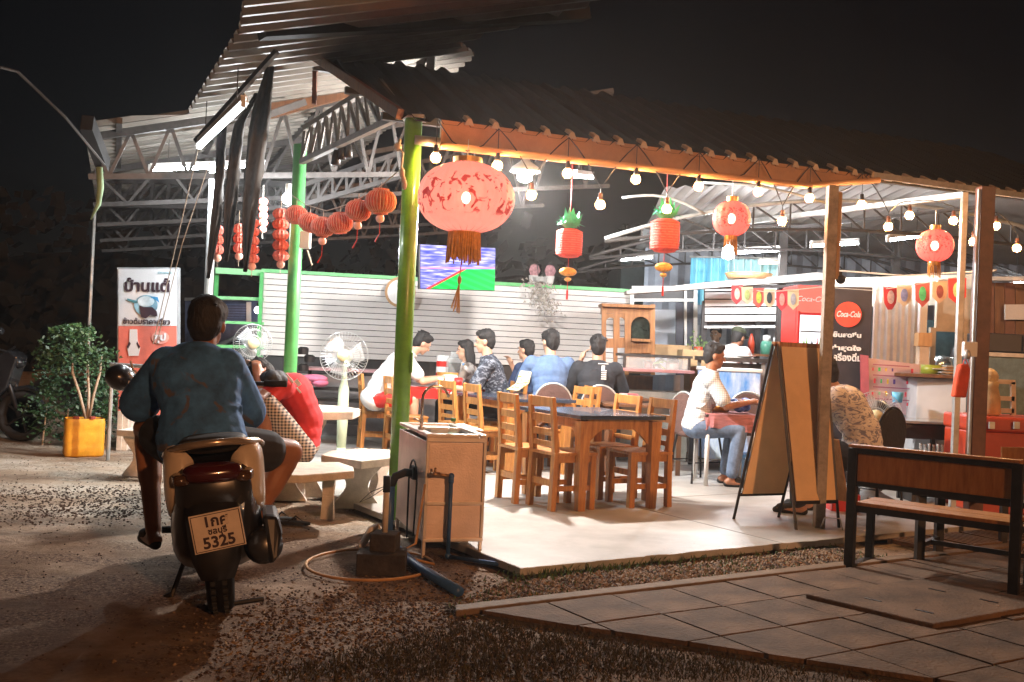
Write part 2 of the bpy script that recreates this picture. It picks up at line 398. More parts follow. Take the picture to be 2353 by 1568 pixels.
# ---- gravel, litter and weeds
M_gr = [mat('pebble_pale', (0.24, 0.165, 0.105), 0.9, var=0.5, scale=40), mat('pebble_dark', (0.075, 0.045, 0.03), 0.9, var=0.4, scale=40)]
def pebbles(poly, n, smin, smax, m, sp=0.0):
    mb = MB()
    for _ in range(n):
        x, y = scatter_in(poly); x += rnd.gauss(0, sp); y += rnd.gauss(0, sp); s = rnd.uniform(smin, smax); a = rnd.uniform(0, 6.28); c = Vector((x, y, gz(x, y) if gx0 < x < gx1 and gy0 < y < gy1 else 0)) + Z * s * 0.25
        vs = []
        for k in range(4):
            an = a + k * 1.57 + rnd.uniform(-.3, .3); vs.append(c + Vector((math.cos(an) * s * rnd.uniform(.7, 1.2), math.sin(an) * s * rnd.uniform(.6, 1), rnd.uniform(-.1, .2) * s)))
        mb.add(vs + [c + Z * s * rnd.uniform(.35, .8), c - Z * s * .5], [(0, 1, 4), (1, 2, 4), (2, 3, 4), (3, 0, 4), (1, 0, 5), (2, 1, 5), (3, 2, 5), (0, 3, 5)])
    mb.build('gravel', m, kind='stuff')
def xy(l): return [(p.x, p.y) for p in l]
strip = xy([G(1180, 1328), G(1500, 1296), G(1850, 1243), G(2080, 1290), G(1900, 1312), G(1460, 1362), G(1090, 1412), G(1010, 1400)])
pebbles(strip, 7000, 0.008, 0.022, M_gr[0]); pebbles(strip, 5000, 0.008, 0.02, M_gr[1])
fore = xy([G(560, 1400), G(900, 1340), G(1150, 1330), G(1100, 1415), G(1350, 1480), G(1500, 1567), G(500, 1567)])
pebbles(fore, 3800, 0.004, 0.013, M_gr[1], .22); pebbles(fore, 2500, 0.004, 0.012, M_gr[0], .22)
left = xy([G(0, 1120), G(330, 1120), G(380, 1190), G(0, 1200)]); pebbles(left, 1600, 0.005, 0.014, M_gr[1], .16)
left2 = xy([G(0, 1050), G(900, 1050), G(700, 1200), G(900, 1330), G(500, 1567), G(0, 1567)]); pebbles(left2, 1500, 0.003, 0.009, M_gr[1], .1)
def blades(name, poly, n, hmin, hmax, m, w=0.006):
    mb = MB()
    for _ in range(n):
        x, y = scatter_in(poly); x += rnd.gauss(0, .06); y += rnd.gauss(0, .06) if name == 'grass' else 0; h = rnd.uniform(hmin, hmax); a = rnd.uniform(0, 6.28); c = Vector((x, y, 0)); d = Vector((math.cos(a), math.sin(a), 0)); l = rnd.uniform(.2, 1.0) * h
        mb.add([c + d.orthogonal().normalized() * 0, c + Vector((-d.y, d.x, 0)) * w, c + d * l * .5 + Z * h * .7, c + d * l + Z * h], [(0, 1, 2), (1, 3, 2)])
    mb.build(name, m, kind='stuff')
M_weed = mat('weed_leaf', (0.07, 0.12, 0.03), 0.8, var=0.5, scale=20)
M_grass = mat('dry_grass', (0.075, 0.06, 0.03), 0.9, var=0.5, scale=20)
edge = xy([G(1160, 1318), G(1850, 1238), G(1860, 1250), G(1180, 1345)])
blades('weeds', edge, 900, 0.01, 0.05, M_weed, 0.012)
blades('grass', xy([G(1100, 1430), G(1500, 1490), G(2000, 1567), G(600, 1567)]), 6500, 0.008, 0.035, M_grass)
blades('grass', strip, 1200, 0.008, 0.03, M_weed, 0.01)
blades('fallen_leaves', fore, 1500, 0.002, 0.01, mat('dead_leaf', (0.25, 0.15, 0.06), 0.9, var=0.5), 0.02)

# ================================================================== main roof (grey corrugated sheet seen from below)
t_d = Vector((0.93, 0.37, 0.28)); t_d.normalize(); e_d = Vector((-0.37, 0.93, 0)).normalized()
O_m = Vector(Q(205, 278, 8.6)); n_m = e_d.cross(t_d).normalized()
def PM(px, py, drop=0.0):
    d = ray(px, py); k = (O_m - EYE - n_m * 0).dot(n_m) / d.dot(n_m); return EYE + d * k - Z * drop
def st(px, py):
    p = PM(px, py) - O_m; return (p.dot(e_d), p.dot(t_d))
roof = thing('main_roof', 'large grey corrugated roof sheet with dark steel trusses over the left seating', 'roof', (O_m.x, O_m.y, 0))
polyM = [st(205, 278), st(330, 266), st(440, 248), st(500, 190), st(545, 95), st(575, 0), st(585, -70), (None, None)]
smin = st(585, -70)
polyM = [st(205, 278), st(432, 250), st(548, 60), st(566, -60), st(1480, -60), st(1330, 12), st(1052, 90), (st(1052, 90)[0] + 0.6, st(1052, 150)[1]), (9.5, st(1052, 150)[1] + 0.3), (9.5, -0.05), (0.3, -0.05)]
corrugated('roof_sheet', O_m, e_d, t_d, polyM, 0.21, 0.045, M_sheet, roof, trap=True, thick=0.003)
hd = -0.05
def mp(s, t, d=0.0): return O_m + e_d * s + t_d * t - Z * d
for s in (0.45, 2.6, 4.8, 7.2, 9.3):
    tmax = 6.6 if s > 1 else 3.2
    if s < 1: a, b = mp(s, 0.0, .06), mp(s, tmax, .06)
    else: a, b = mp(s, 0.0, .06), mp(s, tmax, .06)
    mb = MB(); mb.beam(a, b, 0.06, 0.07); mb.build('rafter', M_steel, roof)
    mb = MB(); a2, b2 = mp(s, 0.0, .42), mp(s, tmax, .55 + 0.12 * tmax); mb.beam(a2, b2, 0.05, 0.05); mb.build('truss_chord', M_steel, roof)
    nseg = 9
    for k in range(nseg):
        p = a.lerp(b, k / nseg); q = a2.lerp(b2, (k + .5) / nseg); r_ = a.lerp(b, (k + 1) / nseg)
        mb = MB(); mb.beam(p, q, 0.03); mb.beam(q, r_, 0.03); mb.build('truss_web', M_steel, roof)
for t in (0.25, 1.2, 2.2, 3.2):
    mb = MB(); mb.beam(mp(0.0 if t < 2 else .9, t, .035), mp(9.4, t, .035), 0.05, 0.05); mb.build('purlin', M_steel, roof)
# a broad dark beam and strips of trim below the upper roof
a, b = PM(600, 66, .02), PM(1345, 28, .02)
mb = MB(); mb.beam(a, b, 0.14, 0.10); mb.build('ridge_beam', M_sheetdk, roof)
mb = MB(); mb.beam(Q(868, 125, 8.6), Q(1000, 72, 8.3), 0.05); mb.build('brace', M_steel, roof)
for x in (965, 988): mb = MB(); mb.beam(Q(x, 175, 8.9), Q(x + 6, 80, 8.9), 0.07); mb.build('brace', M_steel, roof)
mb = MB(); mb.beam(Q(722, 240, 8.2), Q(724, 140, 8.2), 0.035); mb.build('brace', M_brown, roof)
# brown timber across the left gap, wide beam
mb = MB(); mb.beam(Q(610, 250, 9.3), Q(800, 200, 9.6), 0.07, 0.2); mb.build('timber_beam', M_dkwood, roof)
mb = MB(); mb.beam(Q(455, 320, 8.4), Q(700, 235, 9.2), 0.05, 0.06); mb.build('brace', M_steel, roof)

# ================================================================== front roof, fascia and gutter
EA = Q(1015, 275, 6.93); EB = Q(2353, 452, 9.0); EB.z = EA.z + 0.02
ed = (EB - EA).normalized(); EC = EA + ed * 7.2
RG = Q(692, 108, 8.4)
front = thing('front_roof', 'dark lean-to roof with orange fascia board and pale rib ends over the wooden tables', 'roof', (EA.x, EA.y, 0))
PA = EA - ed * 0.30; e_f = ed; t_f = (RG - PA)
ta = t_f - e_f * t_f.dot(e_f); ta.normalize()
lenT = (RG - PA).dot(ta); sk = (RG - PA).dot(e_f)
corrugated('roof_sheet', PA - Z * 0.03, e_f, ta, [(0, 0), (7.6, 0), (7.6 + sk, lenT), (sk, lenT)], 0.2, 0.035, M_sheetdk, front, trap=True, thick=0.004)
# pale rib ends lit by the bulbs
for k in range(34):
    c = PA + e_f * (0.30 + 0.2 * k) - Z * 0.012
    if c.x < EA.x + 0.15: continue
    mb = MB(); w = 0.034; h = 0.046
    lo = [c - e_f * w, c + e_f * w, c + e_f * w * .45 + Z * h, c - e_f * w * .45 + Z * h]
    mb.prism([p - ta * 0.02 for p in lo], ta * 0.10); mb.build('rib_end', mat('rib_end_cream', (0.62, 0.52, 0.40), .6, var=.2), front)
# fascia: tapering board, ends before the post
F0 = EA - Z * 0.0; F1 = EA + ed * ((Q(2030, 434, 8.3) - EA).dot(ed))
dn0, dn1 = 0.205, 0.05
mb = MB(); nrm = Vector((ed.y, -ed.x, 0))
FM = EA + (F1 - EA) * .80; mb.prism([F0, F1, F1 - Z * dn1, FM - Z * .17, F0 - Z * dn0], -nrm * 0.03); mb.build('fascia_board', M_fascia, front)
mb = MB(); mb.tube([F0 - Z * (dn0 - .02) + nrm * .02, FM - Z * .16 + nrm * .02, F1 - Z * (dn1 - .01) + nrm * .02], 0.026, 10); mb.build('gutter_roll', M_fascia, front, smooth=True)
mb = MB(); mb.tube([Q(952, 322, 6.9), Q(1010, 328, 6.95)], 0.035, 10); mb.build('pipe_stub', M_galv, front, smooth=True)
mb = MB(); mb.beam(EA + ed * 3.8 - Z * .0, EA + ed * 7.2 - Z * 0.02, 0.04, 0.05); mb.build('eave_trim', M_galv, front)
mb = MB(); mb.beam(RG - Vector((.55, -.1, -.07)), RG + Vector((.05, 0, -.02)), .06, .05); mb.build('ridge_timber', M_fascia, front)
mb = MB(); mb.beam(PA, RG, .05, .07); mb.build('verge_board', M_dkwood, front)
for t in (0.15, 0.5, 0.85):
    mb = MB(); mb.beam(PA + ta * lenT * t + e_f * (sk * t) - Z * .10, PA + ta * lenT * t + e_f * 7.4 - Z * .10, .05, .05); mb.build('purlin', M_steel, front)

# ---- posts
def post(name, label, foot, top, r, m, parts=()):
    t = thing(name, label, 'post', (foot.x, foot.y, foot.z)); mb = MB()
    if r > 0: mb.tube([foot, top], r, 20); mb.build('shaft', m, t, smooth=True)
    else: mb.beam(foot, top, -r, -r); mb.build('shaft', m, t, bevel=.004)
    mb = MB(); mb.box(foot + Z * .006, (max(.16, abs(r) * 2.6),) * 2 + (.012,)); mb.build('base_plate', M_galv, t); return t
p1 = Q(936, 600, 6.95); t1 = post('green_post', 'thick round lime green post standing right behind the sink cabinet', Vector((p1.x, p1.y, FZ)), Vector((p1.x, p1.y, 2.86)), .062, M_green)
mb = MB(); mb.box(Vector((p1.x, p1.y - .0, 2.86)), (.16, .16, .02)); mb.build('cap_plate', M_galv, t1)
mb = MB(); mb.box(Vector((p1.x + .064, p1.y - .02, 1.15)), (.012, .05, .14)); mb.build('hinge_plate', M_green, t1)
p2 = Q(678, 600, 8.7); post('green_post', 'thinner round green post in the gap between the rider and the fan', Vector((p2.x, p2.y, 0)), Vector((p2.x, p2.y, 2.98)), .058, M_green2)
p3 = Q(487, 500, 10.2); post('pale_post', 'pale round post behind the hanging net strips at the left end of the green rail', Vector((p3.x, p3.y, 0)), Vector((p3.x, p3.y, 3.1)), .045, M_galv)
p4 = Q(1897, 830, 7.45); t4 = post('steel_post', 'square bare steel post standing beside the sandwich board', Vector((p4.x, p4.y, 0)), Vector((p4.x, p4.y, 2.60)), -.075, mat('bare_steel', (.30, .25, .20), .55, .3, var=.35, scale=14))
mb = MB(); mb.tube([Vector((p4.x + .05, p4.y - .03, z)) for z in (1.9, 2.2, 2.55)], .016, 8); mb.build('conduit', M_wood2, t4)
mb = MB(); mb.box(Vector((p4.x + .06, p4.y, 1.93)), (.06, .05, .06)); mb.ell(Vector((p4.x + .08, p4.y - .03, 1.9)), (.035,) * 3); mb.build('camera_box', M_black, t4)
p5 = Q(2252, 760, 8.2); t5 = post('brown_post', 'broad brown red square post beside the red bag at the right', Vector((p5.x, p5.y, 0)), Vector((p5.x, p5.y, 2.78)), -.115, M_brown)
mb = MB(); mb.tube([Vector((p5.x - .075, p5.y - .05, z)) for z in (.2, 1.2, 2.75)], .014, 8); mb.build('conduit', M_galv, t5)
mb = MB(); mb.box(Q(2228, 803, 8.08), (.11, .05, .12)); mb.build('switch_box', M_white, t5, bevel=.006)
p6 = Q(2212, 560, 8.6); post('pale_post', 'slim pale square post just left of the brown red post', Vector((p6.x, p6.y, 0)), Vector((p6.x, p6.y, 2.8)), -.05, M_galv)

# ---- lattice girder between the two green posts and the far ones
def girder(label, a0, a1, b0, b1, n, m, w=.045):
    t = thing('lattice_girder', label, 'girder', (a0.x, a0.y, 0))
    mb = MB(); mb.beam(a0, a1, w); mb.build('bottom_chord', m, t); mb = MB(); mb.beam(b0, b1, w); mb.build('top_chord', m, t)
    for k in range(n + 1):
        mb = MB(); p = a0.lerp(a1, k / n); q = b0.lerp(b1, k / n); mb.beam(p, q, w * .6)
        mb.build('upright', m, t)
        if k < n: mb = MB(); mb.beam(p, b0.lerp(b1, (k + 1) / n), w * .5); mb.build('diagonal', m, t)
M_truss = mat('truss_grey_paint', (.22, .21, .20), .6, .1, var=.3, scale=8)
girder('pale lattice girder slanting between the two green posts', Q(693, 372, 8.6), Q(930, 262, 7.0), Q(700, 296, 8.6), Q(875, 185, 7.9), 10, M_truss)
girder('dark lattice girder under the roof behind the tube lamp', Q(230, 470, 12), Q(690, 480, 12), Q(240, 415, 12), Q(690, 425, 12), 12, M_steel, .06)
girder('long thin lattice girder right of the second green post', Q(700, 470, 11), Q(925, 405, 11), Q(700, 425, 11), Q(925, 350, 11), 7, M_steel, .05)
girder('grey lattice girder crossing in the far left bay', Q(240, 520, 14), Q(740, 500, 14), Q(240, 480, 14), Q(740, 455, 14), 14, M_steel, .06)

# ---- slatted white wall
WA = Q(603, 700, 12.9); WB = Q(1447, 720, 13.8); WA.z = WB.z = 0; wd = (WB - WA).normalized(); wl = (WB - WA).length; wa = math.atan2(wd.y, wd.x)
wall = thing('slatted_wall', 'long white wall of horizontal slats under a green rail behind the diners', 'wall', WA)
M_slat = mat('white_slat', (.60, .57, .55), .5, var=.1, scale=2)
for k in range(14):
    z = 2.13 - .0765 * (k + .5); mb = MB(); mb.box(WA + wd * wl / 2 + Z * z, (wl, .016, .0685), rz(wa)); mb.build('slat', M_slat, wall)
mb = MB(); mb.box(WA + wd * wl / 2 + Z * 2.155 , (wl + .06, .06, .045), rz(wa)); mb.build('top_rail', M_green2, wall)
for f in (0, .22, .45, .68, 1): mb = MB(); mb.box(WA + wd * wl * f + Z * 1.06 + Vector((0, .05, 0)), (.05, .05, 2.12), rz(wa)); mb.build('upright', M_green2 if f == 0 else M_steel, wall)
mb = MB(); mb.box(WA + wd * wl / 2 + Z * .42 + Vector((0, .02, 0)), (wl, .04, .84), rz(wa)); mb.build('base_panel', mat('grey_panel', (.22, .19, .18), .8, var=.3, scale=3), wall)
mb = MB(); mb.box(WA + wd * wl / 2 + Z * .95 + Vector((0, .045, 0)), (wl, .02, .2), rz(wa)); mb.build('dark_gap_board', M_black, wall)
# wall clock half hidden by the near post, and the cabinet-side pipe
clk = thing('wall_clock', 'round pale wall clock half hidden behind the near green post', 'clock', Q(918, 672, 12.9))
mb = MB(); c = Q(920, 672, 13.0); mb.lathe([(.20, 0), (.20, .03), (.17, .035), (0, .035)], c, 28, Matrix.Rotation(R(90), 3, 'X')); mb.build('rim', M_wood2, clk, smooth=False)
mb = MB(); mb.lathe([(.165, .036), (0, .04)], c, 28, Matrix.Rotation(R(90), 3, 'X')); mb.build('dial', M_white, clk)
mb = MB(); mb.beam(c + Vector((0, -.045, 0)), c + Vector((.08, -.045, .06)), .008); mb.beam(c + Vector((0, -.047, 0)), c + Vector((-.02, -.047, .12)), .006); mb.build('hands', M_black, clk)
# green open frame left of the wall
fr = thing('green_frame_fence', 'open green rail frame with a car seen through it left of the slatted wall', 'fence', Q(497, 800, 12.6))
for y0, y1, w in ((622, 628, .075), (684, 688, .04), (740, 744, .035), (796, 798, .04)):
    mb = MB(); mb.beam(Q(494, y0, 12.6), Q(606, y1, 12.85), w); mb.build('rail', M_green2, fr)
for x in (497, 601): mb = MB(); a = Q(x, 625, 12.7); mb.beam(Vector((a.x, a.y + .03, 0)), Vector((a.x, a.y + .03, a.z)), .045); mb.build('upright', M_green2, fr)
# ================================================================== lamps
L_bulb = lamp_mat('bulb_glow', (1.0, 0.50, 0.19), 560)
M_bglass = mat('warm_bulb_glass', (.9, .6, .3), .2, var=.02, emit=(1.0, .52, .20), estr=1.6, alpha=.40)
L_tube = lamp_mat('tube_glow', (0.88, 0.95, 1.0), 55)
L_cfl = lamp_mat('cfl_glow', (0.92, 0.96, 1.0), 30)
def area_light(name, parent, loc, sx, sy, power, col, rot=(0, 0, 0), spread=180):
    d = bpy.data.lights.new(name, 'AREA'); d.shape = 'RECTANGLE'; d.size = sx; d.size_y = sy; d.energy = power; d.color = col; d.spread = R(spread)
    o = bpy.data.objects.new(name, d); COL.objects.link(o); o.parent = parent; o.location = Vector(loc) - parent.location; o.rotation_euler = rot; return o
def point_light(name, parent, loc, power, col, r=0.04):
    d = bpy.data.lights.new(name, 'POINT'); d.energy = power; d.color = col; d.shadow_soft_size = r
    o = bpy.data.objects.new(name, d); COL.objects.link(o); o.parent = parent; o.location = Vector(loc) - parent.location; return o
def tube_lamp(label, a, b, power, col=(0.88, 0.95, 1.0), r=.016, hang=.3, m=None):
    t = thing('tube_lamp', label, 'fluorescent lamp', (a + b) / 2)
    mb = MB(); mb.tube([a, b], r, 10); mb.build('tube', m or L_tube, t, smooth=True)
    mb = MB(); mb.beam(a + Z * .04, b + Z * .04, .045, .04); mb.build('batten', M_white, t)
    for f in (.0, 1.0): mb = MB(); c = a.lerp(b, f); mb.box(c + Z * .015, (.03, .04, .07)); mb.build('end_cap', M_white, t)
    mb = MB()
    for f in (.15, .85): c = a.lerp(b, f); mb.tube([c + Z * .05, c + Z * hang], .004, 5)
    mb.build('hanger', M_steel, t)
    if power:
        d = (b - a); area_light('tube_light', t, (a + b) / 2 - Z * .03, d.length, .03, power * .4, col, (0, 0, math.atan2(d.y, d.x)))
    return t
tube_lamp('long bright tube lamp shining behind the hanging net strips at the left', Q(345, 390, 10), Q(608, 381, 10.3), 130)
tube_lamp('tube lamp seen almost end on along the slanting batten above the left seats', Q(457, 338, 7.6), Q(560, 240, 6.6), 20, r=.02, m=lamp_mat('tube_glow_dim', (.88, .95, 1), 9))
tube_lamp('small tube lamp right of the big white lamp, under the eave', Q(1322, 405, 9.5), Q(1360, 408, 10.6), 25)
tube_lamp('tube lamp just right of the small kitchen lamp', Q(1697, 581, 12.5), Q(1790, 575, 12.6), 35)
tube_lamp('tube lamp passing behind the steel post', Q(1865, 566, 11.2), Q(1970, 559, 11.6), 45)
tube_lamp('tube lamp left of the right hand red lantern', Q(2040, 552, 11), Q(2118, 543, 11.3), 45)
tube_lamp('faint yellow tube in the kitchen window left of the steel post', Q(1744, 605, 13.4), Q(1796, 604, 13.5), 6, (1, .8, .45), m=lamp_mat('yellow_tube', (1, .72, .35), 5))
tube_lamp('dim tube lamp high over the dark shed roof', Q(1425, 598, 15.5), Q(1500, 592, 15.5), 8)
tube_lamp('pale yellow tube lamp at the far right edge under the shed eave', Q(2325, 648, 12), Q(2400, 645, 12), 12, (1, .9, .7))
# big white lamp with flat shade
bl = thing('shaded_lamp', 'very bright white lamp with flat shade hanging behind the fascia', 'lamp', Q(1207, 385, 8.8))
c = Q(1207, 385, 8.8)
mb = MB(); mb.lathe([(.14, -.04), (.12, .0), (.05, .05), (.02, .09)], c, 20); mb.build('shade', M_white, bl, smooth=True)
mb = MB(); mb.lathe([(.03, -.02), (.065, -.04), (.065, -.11), (.03, -.13), (0.001, -.13)], c, 16); mb.build('lamp_globe', L_cfl, bl, smooth=True)
mb = MB(); mb.tube([c + Z * .09, c + Z * .5], .006, 5); mb.build('cord', M_black, bl)
point_light('globe_light', bl, c - Z * .17, 480, (1.0, 0.94, 0.88), .07)
# bright bulb by second post
bb = thing('bare_bulb', 'bright bare white bulb beside the second green post', 'bulb', Q(662, 457, 9.4)); c = Q(662, 457, 9.4)
mb = MB(); mb.ell(c, (.055,) * 3); mb.build('globe', L_cfl, bb, smooth=True); mb = MB(); mb.tube([c + Z * .05, c + Z * .14], .03, 10); mb.build('socket', M_white, bb)
point_light('globe_light', bb, c - Z * .08, 150, (0.92, 0.97, 1.0), .05)
kb_ = thing('bare_bulb', 'bright white kitchen bulb under the first small red lantern', 'bulb', Q(1674, 580, 11.5)); c = Q(1674, 580, 11.5)
mb = MB(); mb.lathe([(.0, -.09), (.07, -.06), (.07, .04), (.03, .08)], c, 14); mb.build('globe', L_cfl, kb_, smooth=True)
mb = MB(); mb.tube([c + Z * .07, c + Z * .16], .03, 10); mb.build('socket', M_white, kb_)
point_light('globe_light', kb_, c - Z * .13, 80, (0.95, 0.97, 1.0), .05)
# the light of the street lamp opposite is the sun lamp above; string of warm bulbs
sl = thing('string_lights', 'black cable of warm bulbs looped along the fascia and eave', 'string lights', EA)
bulbs = [(1001, 362, 0), (1143, 380, 0), (1221, 448, 1), (1304, 398, 0), (1379, 470, 1), (1461, 412, 0), (1532, 480, 1), (1605, 428, 0), (1742, 440, 0), (1797, 508, 1), (1860, 455, 0), (1980, 470, 0), (2041, 521, 1), (2090, 495, 1), (2191, 507, 1), (2237, 555, 1), (2289, 519, 1), (2337, 570, 1)]
wire = []
for (x, y, hang) in bulbs:
    s = (Q(x, 400, 7.5)); k = ((x - CX) / FOC)
    # depth of the eave line under this direction
    Ye = (EA.y * ed.x - EA.x * ed.y) / (ed.x - k * ed.y); c = Q(x, y, Ye - .06)
    b = MB(); b.ell(c, (.021, .021, .024), n=12, m=8); bo = b.build('bulb', L_bulb, sl, smooth=True)
    b = MB(); b.lathe([(.0, -.040), (.024, -.034), (.037, -.014), (.038, .004), (.028, .024), (.014, .040)], c, 14); b.build('bulb_glass', M_bglass, bo, smooth=True)
    b = MB(); b.tube([c + Z * .024, c + Z * .04, c + Z * .085], [.014, .018, .014], 10); b.build('socket', M_black if hang == 0 else M_brown, bo, smooth=True)
    b = MB(); b.tube([c + Z * .085, c + Z * (.26 if hang == 0 else .12)], .0035, 5); b.build('lead', M_black, bo)
    wire.append((c, hang, Ye))
pts = []
for i in range(len(wire)):
    c, h, _y = wire[i]; top = c + Z * (.26 if h == 0 else .12)
    pts.append(top)
    if i < len(wire) - 1:
        d, h2, _y2 = wire[i + 1]; top2 = d + Z * (.26 if h2 == 0 else .12); up_ = 0.05 if (h == 0 and h2 == 0) else 0
        for f in (.25, .5, .75):
            m_ = top.lerp(top2, f); sag = -.19 * math.sin(math.pi * f) if (h == 0 and h2 == 0) else .03 * math.sin(math.pi * f); pts.append(m_ + Z * sag)
b = MB(); b.tube(pts, .0045, 6); b.build('cable', M_black, sl)

# ================================================================== lanterns
def paper(name, col, em, estr, col2=None, print_scale=None):
    m = mat(name, col, .6, var=.12, scale=5); nt, b = nodes(m); N = nt.nodes; L = nt.links
    b.inputs['Emission Color'].default_value = (*em, 1); b.inputs['Emission Strength'].default_value = estr
    if print_scale:
        tc = N.new('ShaderNodeTexCoord'); nz = N.new('ShaderNodeTexNoise'); nz.inputs['Scale'].default_value = print_scale; nz.inputs['Detail'].default_value = 5; nz.inputs['Distortion'].default_value = 1.2
        sp = N.new('ShaderNodeSeparateXYZ'); L.new(tc.outputs['Object'], nz.inputs['Vector']); L.new(tc.outputs['Generated'], sp.inputs[0])
        ab = N.new('ShaderNodeMath'); ab.operation = 'SUBTRACT'; ab.inputs[1].default_value = .5; L.new(sp.outputs['Z'], ab.inputs[0])
        a2 = N.new('ShaderNodeMath'); a2.operation = 'ABSOLUTE'; L.new(ab.outputs[0], a2.inputs[0])
        r1 = N.new('ShaderNodeValToRGB'); r1.color_ramp.elements[0].position = .545; r1.color_ramp.elements[1].position = .575; L.new(nz.outputs['Fac'], r1.inputs[0])
        r2 = N.new('ShaderNodeValToRGB'); r2.color_ramp.elements[0].position = .24; r2.color_ramp.elements[0].color = (1, 1, 1, 1); r2.color_ramp.elements[1].position = .3; r2.color_ramp.elements[1].color = (0, 0, 0, 1); L.new(a2.outputs[0], r2.inputs[0])
        mu = N.new('ShaderNodeMath'); mu.operation = 'MULTIPLY'; L.new(r1.outputs[0], mu.inputs[0]); L.new(r2.outputs[0], mu.inputs[1])
        mx = N.new('ShaderNodeMix'); mx.data_type = 'RGBA'; mx.inputs['A'].default_value = (*em, 1); mx.inputs['B'].default_value = (.28, .01, .01, 1); L.new(mu.outputs[0], mx.inputs['Factor'])
        L.new(mx.outputs['Result'], b.inputs['Emission Color'])
        m3 = N.new('ShaderNodeMix'); m3.data_type = 'RGBA'; m3.inputs['A'].default_value = (*col, 1); m3.inputs['B'].default_value = (.2, .01, .01, 1); L.new(mu.outputs[0], m3.inputs['Factor'])
        L.new(m3.outputs['Result'], b.inputs['Base Color'])
    return m
M_lant = paper('lantern_silk', (.75, .16, .12), (1.0, .30, .22), .55, print_scale=13)
M_lant2 = paper('lantern_silk_small', (.75, .08, .06), (1.0, .13, .10), .75, print_scale=34)
for m_ in (M_lant, M_lant2): m_.node_tree.nodes['Principled BSDF'].inputs['Alpha'].default_value = .86
M_gold = mat('gold_fringe', (.55, .27, .06), .6, var=.35, scale=30)
M_goldr = mat('gold_ring', (.75, .5, .2), .35, .6, var=.2)
def lantern(name, label, c, rx, rz_, m, ribs, tassel, glow=6, tl=.3, cap_m=None):
    t = thing(name, label, 'lantern', c); n = ribs * 4
    prof = []
    for i in range(19):
        a = -math.pi / 2 + math.pi * i / 18; r = rx * max(.30, math.cos(a) ** .8) if abs(math.cos(a)) > 1e-3 else rx * .30
        prof.append((r, rz_ * math.sin(a)))
    b = MB(); b.lathe(prof, c, n, rip=.035, ripn=ribs); body = b.build('shade', m, t, smooth=True)
    for k in range(ribs):
        an = 2 * math.pi * (k + .0) / ribs; p = [c + Vector((math.cos(an) * r * .985, math.sin(an) * r * .985, z)) for r, z in prof]
        b = MB(); b.tube(p, .0022, 5); b.build('rib', cap_m or M_red, t)
    b = MB(); b.tube([c + Z * (rz_ - .005), c + Z * (rz_ + .035)], rx * .30, 20); b.build('top_ring', M_goldr, t, smooth=False)
    b = MB(); b.tube([c - Z * (rz_ - .005), c - Z * (rz_ + .03)], rx * .31, 20); b.build('bottom_ring', M_goldr, t)
    b = MB(); q = int(44 if rx > .2 else 22)
    for k in range(q):
        an = 2 * math.pi * k / q; p = c + Vector((math.cos(an), math.sin(an), 0)) * rx * .31 - Z * rz_; l = tl * rnd.uniform(.85, 1.08); s_ = rnd.uniform(.9, 1.18)
        p2 = c + Vector((math.cos(an), math.sin(an), 0)) * rx * .31 * s_ - Z * (rz_ + l); b.tube([p, p.lerp(p2, .5) + Vector((rnd.uniform(-.004, .004), 0, 0)), p2], [rx * .028, rx * .024, rx * .015], 5)
    b.build('fringe', M_gold, t)
    if tassel:
        p = c - Z * (rz_ + .03); b = MB(); b.tube([p, p - Z * .27 + Vector((-.02, 0, 0))], .003, 5); b.build('tassel_cord', M_red, t)
        k_ = p - Z * .27 + Vector((-.02, 0, 0)); b = MB(); b.ell(k_ - Z * .02, (.014, .014, .03)); b.build('tassel_knot', M_gold, t, smooth=True)
        b = MB()
        for k in range(16): an = k * .39; b.tube([k_ - Z * .04, k_ + Vector((math.cos(an) * .03 - .02, math.sin(an) * .02, -.20 - rnd.uniform(0, .05)))], .0025, 4)
        b.build('tassel', M_gold, t)
    b = MB(); b.tube([c + Z * (rz_ + .03), c + Z * (rz_ + .16)], .003, 5); b.build('hook', M_galv, t)
    # the bulb inside it
    b = MB(); b.ell(c + Vector((0, -.0, .0)), (.03, .03, .04)); b.build('inner_bulb', lamp_mat('lantern_bulb' + label[:6] + str(round(c.x, 1)), (1, .8, .55), 20), t, smooth=True)
    return t
lantern('silk_lantern', 'largest red silk lantern with long gold fringe and tassel in front of the television', Q(1071, 455, 6.7), .325, .235, M_lant, 22, True, tl=.20)
lantern('silk_lantern', 'small round red lantern with printed tree hanging left of the steel post', Q(1681, 503, 7.7), .145, .135, M_lant2, 16, False, tl=.14)
lantern('silk_lantern', 'small round red lantern with gold skirt hanging left of the brown red post', Q(2148, 565, 8.3), .148, .135, M_lant2, 16, False, tl=.13)
point_light('bulb_light', [o for o in bpy.data.objects if o.name == 'silk_lantern'][0], Q(1071, 455, 6.2), 1.5, (1, .5, .3), .2)
